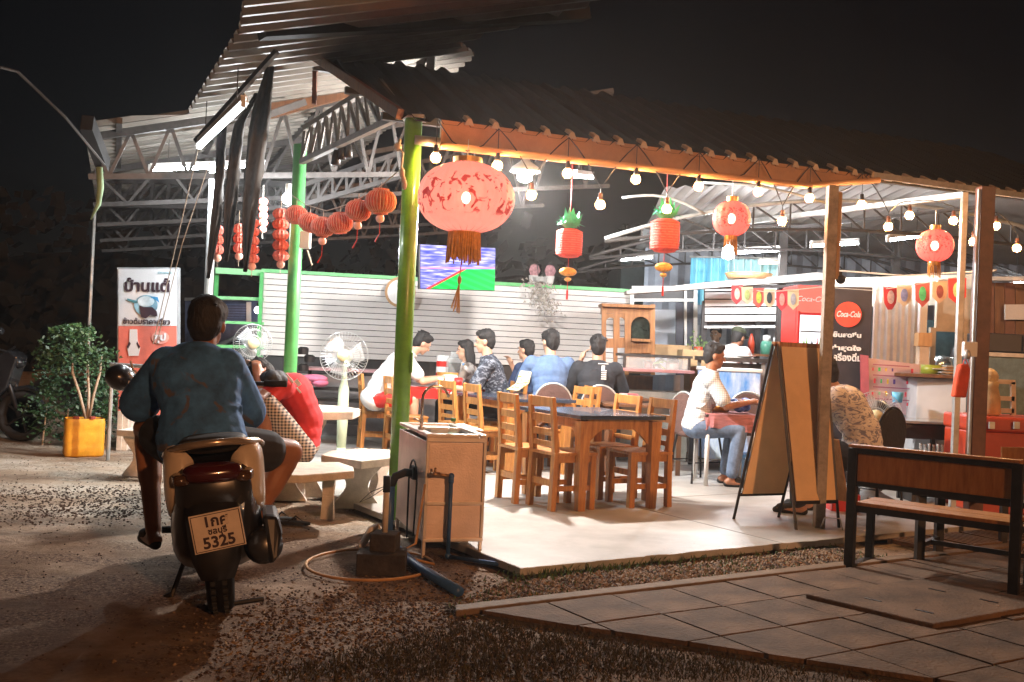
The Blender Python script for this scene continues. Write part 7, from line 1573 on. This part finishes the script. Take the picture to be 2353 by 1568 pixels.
# 2 woman facing left
person('woman with long dark wavy hair and pale top looking left at the long table',
       seated(at(1098, 11.75), R(96), .95, lean=.12, seat=.50, face=(.02, 1, -.12), elL=(-.2, .30, .76), elR=(.2, .3, .76), wrL=(-.07, .48, .86), wrR=(.08, .48, .86)), pattern('cream_knit', 'noise', (.62, .58, .54), (.22, .17, .14), 4), M_dkp, M_skin2, .95, 1.3, 1.8, hair='long', fem=1, build=.88)
# 3 young man in profile
person('young man in a dark speckled shirt in profile, forearms on the red table',
       seated(at(1158, 10.95), R(92), 1.06, lean=.16, seat=.47, face=(.05, 1, -.15), elL=(-.22, .30, .72), elR=(.22, .28, .70), wrL=(-.06, .56, .75), wrR=(.05, .54, .74)), pattern('speckled_navy', 'noise', (.02, .025, .04), (.16, .18, .22), 16), M_dkp, M_skin2, 1.06, .8, 1.8)
# 4 hidden person in navy
person('person in a navy shirt mostly hidden behind the blue shirt', seated(at(1232, 11.9), R(60), 1.0, lean=.1, seat=.47, face=(0, 1, 0), wrR=(.05, .35, 1.05), elR=(.22, .3, .80)), mat('navy_shirt', (.015, .03, .08), .85), M_dkp, M_skin2, 1.0, .7, 1.8)
# 5 man in light blue shirt seen from behind
person('broad man in a light denim blue shirt seen from behind',
       seated(at(1271, 10.95), R(8), 1.10, lean=.09, seat=.45, face=(-.45, .9, -.1), elL=(-.27, .20, .76), elR=(.27, .2, .74), wrL=(-.10, .34, .93), wrR=(.10, .40, .80)), mat('denim_shirt', (.11, .18, .33), .9, var=.22, scale=9, bump=.3, bscale=14), M_dkp, M_skin2, 1.10, .8, 1.8, build=1.12, hem=.06)
# 6 man in black tee with print on back
p6_ = person('man in a black T shirt with white back print, hand at ear',
       seated(at(1377, 10.9), R(-4), 1.08, lean=.07, seat=.44, face=(-.1, 1, -.1), elL=(-.30, .16, .72), elR=(.28, .2, .72), wrL=(-.17, .16, 1.05), wrR=(.12, .40, .78)), mat('black_tee', (.022, .024, .03), .9, var=.4), M_dkp, M_skin2, 1.08, .8, 1.8, build=1.12, hem=.05)
b = MB(); c = Q(1386, 848, 10.70)
b.box(c + Z * .055, (.11, .004, .008)); 
for k in range(5): b.box(c + Vector((.01, 0, -.02 - .022 * k)), (.055, .004, .010))
b.box(c + Vector((.0, 0, .01)), (.035, .004, .05)); b.build('back_print', M_white, p6_)
# 7 plaid shirt man
person('older man in a white plaid shirt and jeans sitting at the small covered table',
       seated(at(1612, 9.75), R(-97), 1.02, lean=.12, seat=.47, face=(-.05, 1, -.15), elL=(-.22, .28, .78), elR=(.22, .26, .76), wrL=(-.05, .50, .80), wrR=(.05, .48, .80), knL=(-.10, .36, .54), knR=(.12, .40, .54), anL=(-.10, .30, .09), anR=(.13, .34, .09)), pattern('plaid_white', 'plaid', (.64, .64, .63), (.30, .33, .38), 15), M_jean, M_skin3, 1.02, .75, 1.9, shoes=M_rubber)
# 8 patterned shirt man
person('man in a tan and blue patterned shirt bending away beside the steel post',
       seated(at(2002, 7.95), R(62), 1.10, lean=.20, seat=.38, head=(.0, .30, 1.04), neck=(0, .20, .92), chest=(0, .12, .80), waist=(0, .02, .64), shL=(-.19, .17, .88), shR=(.19, .17, .88), face=(.3, .9, -.3), hup=(0, .4, .9), elL=(-.2, .4, .72), elR=(.24, .4, .72), wrL=(-.08, .6, .74), wrR=(.05, .6, .74)), pattern('floral', 'noise', (.78, .74, .72), (.26, .27, .38), 17), M_dkp, M_skin, 1.10, .75, 1.95, build=1.12, hem=.06, shoes=M_rubber)
# 9 cook, standing and leaning
ck = at(1655, 12.35, FZ)
J = seated(ck, R(-50), 1.0, seat=.80)
def Lp(x, y, z, b0=ck, a=R(-50)): return b0 + rz(a) @ Vector((x, y, z))
J.update(pelvis=Lp(0, 0, .92), waist=Lp(0, .07, 1.10), chest=Lp(0, .20, 1.25), neck=Lp(0, .31, 1.37), head=Lp(0, .38, 1.50), shL=Lp(-.18, .28, 1.32), shR=Lp(.18, .28, 1.32), elL=Lp(-.22, .42, 1.08), elR=Lp(.22, .42, 1.08), wrL=Lp(-.1, .62, 1.04), wrR=Lp(.1, .62, 1.04),
         hipL=Lp(-.09, 0, .90), hipR=Lp(.09, 0, .90), knL=Lp(-.1, .03, .48), knR=Lp(.1, .03, .48), anL=Lp(-.1, -.02, .09), anR=Lp(.1, -.02, .09)); J['face'] = rz(R(-50)) @ Vector((0, 1, -.35))
ckp = person('cook in a white T shirt and dark green cap leaning over the work table', J, M_whs, M_dkp, M_skin3, 1.0, .75, 1.9, hair='short', shoes=M_rubber)
b = MB(); Mh = fr_of(J['face']); H = J['head']; b.ell(H + Mh @ Vector((0, -.02, .075)), (.092, .105, .065), Mh, 18, 10); b.ell(H + Mh @ Vector((0, .10, .055)), (.065, .07, .012), Mh, 14, 8); linkw('cap', remesh(b, .008, 1), mat('cap_green', (.05, .06, .03), .8), ckp)
# people in kitchen far behind
for x, Y, lb in ((1648, 14.8, 'kitchen worker in white far behind the cook at the window'), ):
    k_ = at(x, Y); J = seated(k_, R(150), 1.0, seat=.80); g_ = lambda x_, y_, z_: k_ + rz(R(150)) @ Vector((x_, y_, z_))
    J.update(pelvis=g_(0, 0, .92), waist=g_(0, .02, 1.1), chest=g_(0, .04, 1.28), neck=g_(0, .05, 1.43), head=g_(0, .08, 1.58), shL=g_(-.18, .04, 1.37), shR=g_(.18, .04, 1.37), elL=g_(-.23, .1, 1.1), elR=g_(.23, .1, 1.1), wrL=g_(-.1, .3, 1.1), wrR=g_(.1, .3, 1.1), hipL=g_(-.09, 0, .9), hipR=g_(.09, 0, .9), knL=g_(-.1, .02, .48), knR=g_(.1, .02, .48), anL=g_(-.1, 0, .09), anR=g_(.1, 0, .09))
    person(lb, J, M_whs, M_dkp, M_skin, 1.0, .8, 1.9, shoes=M_rubber, fold=False)

# 10 person in red with checked shorts, bent right over
k_ = Q(690, 1040, 7.35); k_.z = 0
Jr = {}
def w3(x, y, Y): return Q(x, y, Y)
Jr = dict(pelvis=w3(692, 1018, 7.40), waist=w3(702, 960, 7.42), chest=w3(678, 905, 7.44), neck=w3(642, 873, 7.44), head=w3(600, 862, 7.46),
          shL=w3(650, 888, 7.24), shR=w3(655, 880, 7.66), elL=w3(598, 925, 7.10), elR=w3(604, 915, 7.7), wrL=w3(592, 862, 7.2), wrR=w3(585, 860, 7.62),
          hipL=w3(692, 1035, 7.28), hipR=w3(690, 1030, 7.52), knL=w3(596, 915, 7.12), knR=w3(606, 905, 7.60), anL=w3(600, 1125, 7.05), anR=w3(612, 1120, 7.55),
          face=Vector((-.55, -.1, -.8)), hup=Vector((-.8, 0, .55)), fwd=Vector((-1, 0, 0)), yaw=R(90))
Jr['knL'] = w3(612, 928, 7.1); Jr['knR'] = w3(620, 915, 7.6); Jr['anL'] = w3(596, 1128, 7.1); Jr['anR'] = w3(608, 1122, 7.5)
rp1 = person('person in red T shirt and checked shorts bent forward on the stone bench', Jr, mat('red_tee', (.52, .025, .03), .85, var=.2, scale=6, bump=.3, bscale=12), pattern('gingham', 'check', (.50, .40, .32), (.03, .03, .035), 14), M_skin3, .97, .8, 1.0, face=False, shoes=M_rubber, build=1.06)
b = MB()
for (x, y, w, h) in ((661, 864, .05, .012), (668, 876, .045, .03), (684, 880, .05, .03), (686, 897, .05, .012)):
    c = Q(x, y, 7.22); b.box(c, (w, .006, h), Matrix.Rotation(R(48), 3, 'Y'))
b.build('white_print', M_white, rp1)
bn_ = thing('grey_bundle', 'dark grey folded bag held at the knees by the person in red', 'bag', Q(625, 870, 7.05)); b = MB(); 
for k in range(8): b.ell(Q(612 + k * 5, 868 + 5 * math.sin(k * 2), 7.12 + .06 * math.cos(k)), (.05, .05, .045), Matrix.Rotation(k, 3, 'Y'), 10, 8)
me = remesh(b, .011, 1); me.transform(Matrix.Translation(-bn_.location)); link('bag_cloth', me, mat('dark_grey_cloth', (.035, .04, .05), .7, var=.5, bump=.4), bn_)

# ================================================================== scooter with rider
sc = thing('scooter', 'dark and cream motor scooter seen from behind with its number plate', 'motor scooter', G(510, 1410))
w0 = G(510, 1408); w0.z = 0
SC = w0 + Vector((-.01, .04, 0)); SA = R(15); SD = Vector((-math.sin(SA), math.cos(SA), 0)); SR_ = Vector((math.cos(SA), math.sin(SA), 0)); tilt = R(5.5)
SU = (Z * math.cos(tilt) - SR_ * math.sin(tilt)).normalized()
SRR = SD.cross(SU).normalized()
def S(x, y, z): return SC + SRR * x + SD * y + SU * z         # x right, y forward from rear axle, z up
MS = Matrix(((SRR.x, SD.x, SU.x), (SRR.y, SD.y, SU.y), (SRR.z, SD.z, SU.z)))
M_scb = mat('scooter_black', (.014, .013, .014), .30, var=.3, coat=.6); M_cream = mat('scooter_cream', (.55, .45, .35), .28, var=.12, coat=.7)
def wheel(c, r, w, par, nm):
    b = MB(); MW = MS @ Matrix.Rotation(R(90), 3, 'Y')
    n = 40; pr = [(r - .045, -w * .4), (r - .02, -w / 2), (r - .004, -w * .34), (r, 0), (r - .004, w * .34), (r - .02, w / 2), (r - .045, w * .4)]
    b.lathe([(.0, -w * .25)] + pr + [(.0, w * .25)], c, n, MW); wh = b.build(nm, M_blackmet, par, smooth=True)
    b = MB(); b.lathe(pr, c, n, MW)
    for k in range(40):
        a = 2 * math.pi * k / 40; 
        for sg in (-1, 1): p = c + MW @ Vector((math.cos(a) * (r + .001), math.sin(a) * (r + .001), sg * w * .22)); b.box(p, (.012, .022, .030 if 0 else .02), MW @ Matrix.Rotation(a, 3, 'Z'))
    b.build('tyre', M_rubber, wh); b = MB(); b.lathe([(.05, -.05), (.05, .05)], c, 14, MW); b.build('hub', M_galv, wh)
wheel(S(0, 0, .275), .275, .115, sc, 'rear_wheel'); wheel(S(0, 1.25, .275), .275, .09, sc, 'front_wheel')
def loft(secs, m, name, par=sc, bevel=0, n=20, sub=0, exp=.6):
    b = MB()
    for (y, z, hw, hh, xo) in secs:
        for k in range(n):
            a = 2 * math.pi * k / n; x = math.copysign(abs(math.cos(a)) ** exp, math.cos(a)) * hw + xo; zz_ = math.copysign(abs(math.sin(a)) ** exp, math.sin(a)) * hh; b.v.append(S(x, y, z + zz_))
    for i in range(len(secs) - 1):
        for k in range(n): k2 = (k + 1) % n; b.f.append((i * n + k, i * n + k2, (i + 1) * n + k2, (i + 1) * n + k))
    b.f.append(tuple(range(n))); b.f.append(tuple(reversed(range((len(secs) - 1) * n, len(secs) * n)))); return b.build(name, m, par, smooth=True)
# body tail, side panels, seat
loft([(-.30, .62, .10, .07, 0), (-.26, .60, .16, .12, 0), (-.10, .60, .19, .15, 0), (.15, .56, .19, .17, 0), (.45, .50, .16, .16, 0), (.62, .46, .12, .14, 0)], M_scb, 'tail_body')
for sg in (-1, 1):
    loft([(-.24, .67, .05, .09, sg * .125), (-.16, .65, .05, .15, sg * .165), (.0, .61, .05, .17, sg * .175), (.25, .57, .045, .15, sg * .175), (.5, .52, .03, .10, sg * .16)], M_cream, 'side_panel')
loft([(-.20, .785, .11, .03, 0), (-.12, .79, .145, .035, 0), (.1, .775, .15, .045, 0), (.35, .74, .14, .045, 0), (.6, .72, .10, .04, 0)], mat('seat_vinyl', (.02, .018, .018), .6, var=.2), 'seat')
# grab rail
pts = [S(-.215, .02, .735), S(-.195, -.14, .77), S(-.11, -.27, .80), S(0, -.31, .812), S(.11, -.27, .81), S(.195, -.14, .79), S(.215, .02, .76)]
b = MB(); b.tube([pts[0].lerp(pts[1], 0)] + [pts[i].lerp(pts[i + 1], f) for i in range(6) for f in (.5, 1)], .017, 10); b.build('grab_rail', mat('rail_grey', (.45, .36, .28), .25, .6), sc, smooth=True)
# tail light and indicators
loft([(-.335, .675, .085, .025, 0), (-.30, .68, .125, .045, 0), (-.24, .68, .13, .05, 0)], mat('tail_lens', (.05, .005, .005), .15, coat=1), 'tail_light')
for sg in (-1, 1): loft([(-.31, .655, .03, .02, sg * .13), (-.26, .66, .045, .03, sg * .13)], mat('indicator_lens', (.06, .03, .015), .15, coat=1), 'indicator')
# rear mudguard and number plate
b = MB(); vs = []
for i, (y, z, hw) in enumerate(((-.27, .60, .135), (-.335, .50, .125), (-.36, .40, .115), (-.365, .30, .10), (-.35, .22, .07))):
    for k in range(5): u = (k - 2) / 2; b.v.append(S(u * hw, y + .03 * u * u, z))
b.f = [(i * 5 + k, i * 5 + k + 1, (i + 1) * 5 + k + 1, (i + 1) * 5 + k) for i in range(4) for k in range(4)]; mg = b.build('mudguard', M_scb, sc, smooth=True); sd = mg.modifiers.new('s', 'SOLIDIFY'); sd.thickness = .008
loft([(-.29, .60, .12, .10, 0), (-.24, .46, .17, .16, 0), (-.1, .42, .20, .20, 0), (.12, .42, .19, .16, 0), (.3, .40, .15, .12, 0)], M_scb, 'engine_cover')
PR = (SRR + SU * .12).normalized(); PU = (SU - SRR * .12 - SD * .12).normalized(); PN = PR.cross(PU).normalized(); pc_c = S(.012, -.40, .445)
b = MB(); 
b.prism([pc_c + PR * x + PU * z for x, z in ((-.107, -.085), (.107, -.085), (.107, .085), (-.107, .085))], -PN * .004); plate = b.build('number_plate', mat('plate_white', (.60, .50, .42), .5, var=.15, scale=8), sc, bevel=.002)
b = MB(); 
for p, q in (((-.1, -.078), (.1, -.078)), ((.1, -.078), (.1, .078)), ((.1, .078), (-.1, .078)), ((-.1, .078), (-.1, -.078))): b.beam(pc_c + PR * p[0] + PU * p[1] + PN * .001, pc_c + PR * q[0] + PU * q[1] + PN * .001, .003, .003)
b.build('plate_border', M_ink, plate)
text('plate_lettering', '1กศ', .062, pc_c + PU * .045 + PN * .0015, PR, PU, M_ink, plate, bold=.002)
text('plate_lettering', 'ชลบุรี', .036, pc_c + PU * .002 + PN * .0015, PR, PU, M_ink, plate, bold=.001)
text('plate_lettering', '5325', .068, pc_c - PU * .047 + PN * .0015, PR, PU, M_ink, plate, bold=.002)
# exhaust, stand, pegs, shocks
b = MB(); b.tube([S(.17, .35, .25), S(.185, .15, .25), S(.19, .10, .27)], [.02, .03, .06], 14); b.tube([S(.19, .10, .27), S(.20, -.25, .335)], [.07, .085], 18); b.tube([S(.20, -.25, .335), S(.20, -.275, .34)], [.085, .06], 18); b.build('exhaust', M_scb, sc, smooth=True)
b = MB(); b.prism([S(.22, -.31, .25) , S(.255, -.31, .27), S(.285, -.27, .38), S(.27, -.25, .46), S(.20, -.25, .47)], SD * .30); b.build('exhaust_shield', M_blackmet, sc, bevel=.02)
for sg in (-1, 1): b = MB(); b.tube([S(sg * .12, -.05, .30), S(sg * .13, .0, .56)], .025, 10); b.build('shock_absorber', M_blackmet, sc, smooth=True)
b = MB(); b.tube([S(-.17, .3, .20), S(-.24, .28, .03)], .012, 8); b.tube([S(-.24, .28, .03), S(-.27, .30, .015)], .018, 8); b.build('side_stand', M_blackmet, sc)
for sg in (-1, 1): b = MB(); b.tube([S(sg * .15, .30, .34), S(sg * .27, .28, .35)], .017, 8); b.build('foot_peg', M_rubber, sc)
b = MB(); b.tube([S(.05, -.02, .03), S(.19, -.02, .035)], .012, 8); b.build('centre_stand', M_blackmet, sc)
# front: leg shield, floorboard, column, handlebar, mirrors, headlamp shell
loft([(.62, .33, .15, .05, 0), (.9, .31, .15, .04, 0), (1.0, .36, .14, .07, 0)], M_scb, 'floorboard')
loft([(1.0, .45, .19, .18, 0), (1.06, .65, .20, .18, 0), (1.12, .80, .13, .10, 0)], M_scb, 'leg_shield')
b = MB(); b.tube([S(0, 1.08, .85), S(0, 1.05, .98)], .035, 10); b.build('steering_column', M_scb, sc, smooth=True)
hb_ = [S(-.36, .93, .99), S(-.22, .97, 1.0), S(0, 1.03, 1.0), S(.22, .97, 1.0), S(.36, .93, .99)]
b = MB(); b.tube(hb_, .013, 8); hbar = b.build('handlebar', M_blackmet, sc, smooth=True)
for sg in (-1, 1):
    b = MB(); b.tube([S(sg * .26, .96, 1.0), S(sg * .38, .925, .99)], .019, 10); b.build('grip', M_rubber, sc, smooth=True)
loft([(.98, 1.0, .12, .06, 0), (1.08, 1.02, .13, .08, 0), (1.18, .98, .08, .07, 0)], M_scb, 'headlamp_cowl')
loft([(.95, .50, .05, .02, 0), (1.25, .56, .07, .03, 0), (1.5, .45, .06, .02, 0)], M_cream, 'front_mudguard')
# helmet hanging at the left mirror
hm = thing('helmet', 'black helmet with loose pale straps hanging at the left of the handlebar', 'helmet', Q(277, 870, 5.7)); b = MB(); c = Q(277, 868, 5.75); b.ell(c, (.085, .10, .075), Matrix.Rotation(.3, 3, 'Y'), 20, 14); b.build('shell', M_scb, hm, smooth=True)
b = MB(); b.tube([Q(296, 858, 5.68), Q(308, 872, 5.68), Q(300, 880, 5.68), Q(303, 900, 5.68)], .004, 5); b.tube([Q(312, 858, 5.7), Q(316, 868, 5.7), Q(306, 878, 5.66), Q(296, 876, 5.66), Q(294, 892, 5.66)], .004, 5); b.tube([Q(300, 830, 5.7), Q(306, 850, 5.7), Q(318, 858, 5.7)], .006, 5); b.build('strap', M_cord, hm)
# rider
Yp = SC.y + .36
def r3(x, y, Y): return Q(x, y, Y)
Jd = dict(pelvis=r3(466, 1015, 4.88), waist=r3(462, 950, 4.92), chest=r3(452, 880, 4.98), neck=r3(463, 805, 5.04), head=r3(478, 745, 5.09),
          shL=r3(385, 838, 5.00), shR=r3(520, 842, 5.02), elL=r3(322, 925, 5.12), elR=r3(565, 945, 5.16), wrL=r3(300, 925, 5.38), wrR=r3(592, 915, 5.38),
          hipL=r3(425, 1030, 4.90), hipR=r3(512, 1030, 4.90), knL=r3(338, 985, 5.21), knR=r3(664, 1040, 5.18), anL=r3(352, 1218, 5.01), anR=r3(578, 1205, 5.11),
          face=Vector((.05, 1, -.12)), hup=Vector((0, 0, 1)), fwd=SD.copy(), yaw=SA, footL=Vector((-.55, .75, 0)).normalized())
M_rsh = mat('dark_blue_print_shirt', (.04, .14, .36), .85, var=.5, scale=9, bump=.25, bscale=14)
def print_shirt():
    m = M_rsh; nt, bs = nodes(m); N = nt.nodes; L = nt.links; src = bs.inputs['Base Color'].links[0].from_socket
    tc = N.new('ShaderNodeTexCoord'); v = N.new('ShaderNodeTexNoise'); v.inputs['Scale'].default_value = 7.5; v.inputs['Detail'].default_value = 3; v.inputs['Distortion'].default_value = 1; L.new(tc.outputs['Object'], v.inputs['Vector'])
    r = N.new('ShaderNodeValToRGB'); e = r.color_ramp.elements; e[0].position = .60; e[0].color = (0, 0, 0, 1); e[1].position = .66; e[1].color = (1, 1, 1, 1); L.new(v.outputs['Fac'], r.inputs[0])
    x = N.new('ShaderNodeMix'); x.data_type = 'RGBA'; L.new(r.outputs[0], x.inputs['Factor']); L.new(src, x.inputs['A']); x.inputs['B'].default_value = (.09, .085, .11, 1)
    L.new(x.outputs['Result'], bs.inputs['Base Color'])
print_shirt()
rd = person('rider in a dark blue printed shirt sitting on the scooter, back to the viewer', Jd, M_rsh, mat('dark_shorts', (.02, .02, .026), .85, var=.3), M_skin3, 1.09, 1.0, .62, face=False, build=1.1, shoes=M_rubber, hem=.05, vox=.009, loose=.016, hs=1.05)
b = MB()
for (x, y, rx, rz_, m_) in ((405, 935, .035, .04, 0), ): b.ell(Q(x, y, 5.04), (rx, .012, rz_), None, 14, 8)
b.build('shirt_print', mat('rust_print', (.22, .07, .05), .85, var=.4), rd, smooth=True)

# ================================================================== dark motorcycle at the left edge
mo = thing('motorcycle', 'dark parked motorcycle cut by the left edge, its fairing catching faint light', 'motorcycle', Q(40, 990, 8.4)); m0 = Vector((Q(55, 990, 11.2).x - .15, 11.2, 0))
def Mo(x, y, z): return m0 + Vector((x, y, z))
M_mot = mat('motor_black', (.02, .022, .026), .2, .2, var=.3, coat=.8)
for (x, r_) in ((.12, .29), (-1.15, .29)):
    b = MB(); b.lathe([(r_ - .09, -.045), (r_ - .03, -.05), (r_, 0), (r_ - .03, .05), (r_ - .09, .045), (r_ - .09, -.045)], Mo(x, 0, .29), 32, Matrix.Rotation(R(90), 3, 'X')); wh = b.build('tyre', M_rubber, mo, smooth=True)
    b = MB()
    for k in range(5): a = k * 1.257; b.beam(Mo(x, 0, .29), Mo(x + math.cos(a) * (r_ - .08), 0, .29 + math.sin(a) * (r_ - .08)), .03, .02)
    b.build('rim_spokes', M_blackmet, wh)
def slab(pts, y0, th, m, nm): b = MB(); b.prism([Mo(x, y0, z) for x, z in pts], Vector((0, th, 0))); return b.build(nm, m, mo, bevel=.02)
slab([(.1, .95), (.0, 1.02), (-.25, .92), (-.45, .55), (-.25, .35), (.0, .6)], -.13, .26, M_mot, 'front_fairing')
slab([(-.35, .62), (-.2, .35), (-.8, .3), (-.95, .5), (-.6, .72)], -.14, .28, M_mot, 'engine_body'); slab([(-.5, .78), (-.6, .72), (-1.35, .80), (-1.4, .9), (-.9, .82)], -.12, .24, M_rubber, 'seat')
slab([(.38, .56), (.2, .64), (-.02, .60), (-.05, .54), (.2, .59)], -.06, .12, M_mot, 'front_mudguard')
b = MB(); b.tube([Mo(.12, -.07, .29), Mo(-.12, -.07, .95)], .025, 8); b.tube([Mo(.12, .07, .29), Mo(-.12, .07, .95)], .025, 8); b.build('fork', M_blackmet, mo, smooth=True)
b = MB(); b.tube([Mo(-.15, -.3, 1.05), Mo(-.08, 0, 1.0), Mo(-.15, .3, 1.05)], .014, 8); b.build('handlebar', M_blackmet, mo); b = MB(); b.tube([Mo(-.12, -.2, 1.05), Mo(-.05, -.24, 1.2)], .006, 6); b.ell(Mo(-.03, -.25, 1.23), (.02, .06, .04)); b.build('mirror', M_mot, mo, smooth=True)
b = MB(); b.tube([Mo(-.3, -.2, .3), Mo(-.9, -.2, .28), Mo(-1.3, -.2, .4)], [.03, .05, .06], 12); b.build('exhaust', M_galv, mo, smooth=True)
b = MB(); b.ell(Mo(.06, 0, .88), (.07, .10, .07)); b.build('headlight', M_mot, mo, smooth=True)
# dark parked bikes/clutter before the wall, left of the tall fan
sl2 = thing('pinkish_table', 'pinkish topped table with dark trays below behind the tall fan', 'table', Q(740, 900, 11.8)); 
b = MB(); a, c = Q(690, 845, 11.8), Q(960, 852, 11.8); b.box(((a.x + c.x) / 2, 12.1, a.z - .01), (c.x - a.x, .6, .03)); b.build('table_top', mat('pinkish_top', (.28, .16, .17), .5, var=.3, scale=4), sl2)
for x in (a.x + .1, c.x - .1): b = MB(); b.beam((x, 11.9, FZ), (x, 11.9, a.z - .03), .04); b.build('leg', M_blackmet, sl2)
for k in range(4): z = .32 + k * .13; b = MB(); b.box((a.x + .45, 11.95, z), (.55, .4, .03)); b.build('dark_tray', M_blackmet, sl2)
mm = thing('stacked_jars', 'stack of dark jars beside the second green post', 'jars', Q(700, 850, 11.5)); b = MB()
for k, y in enumerate((845, 825, 807)): b.lathe([(.06, -.04), (.065, .03), (.04, .05)], Q(697 + (k % 2) * 14, y, 11.75), 12); 
b.build('jar', M_blackmet, mm)
b = MB(); b.ell(Q(722, 870, 11.6), (.16, .12, .05)); b.ell(Q(735, 880, 11.6), (.10, .12, .05)); tag(b.build('folded_towel', mat('pink_towel', (.45, .12, .2), .9, var=.4), smooth=True), 'crumpled pink towel on the table behind the tall fan', 'towel')
# leaves and litter on the counter; yellow patterned bag on chair
yb = thing('patterned_bag', 'yellow and white patterned shoulder bag hanging behind the young man', 'bag', Q(1190, 870, 10.5)); b = MB()
b.prism([Q(1163, 896, 10.55), Q(1185, 882, 10.55), Q(1196, 852, 10.55), Q(1222, 855, 10.55), Q(1216, 882, 10.55), Q(1190, 900, 10.55)], Vector((0, .07, 0))); b.build('bag_cloth', pattern('yellow_print', 'noise', (.65, .60, .50), (.5, .45, .05), 22), yb, bevel=.01)
# ================================================================== thin smoky night air
hz = MB(); hz.box((0, 80, 6), (460, 460, 14.4))
hzo = hz.build('haze', None, kind='stuff'); hm_ = bpy.data.materials.new('haze'); hm_.use_nodes = True; nt = hm_.node_tree; nt.nodes.clear()
pv = nt.nodes.new('ShaderNodeVolumePrincipled'); pv.inputs['Density'].default_value = 0.0019; pv.inputs['Anisotropy'].default_value = 0.7; pv.inputs['Color'].default_value = (.9, .9, .9, 1)
oo = nt.nodes.new('ShaderNodeOutputMaterial'); nt.links.new(pv.outputs[0], oo.inputs['Volume']); hzo.data.materials.append(hm_)
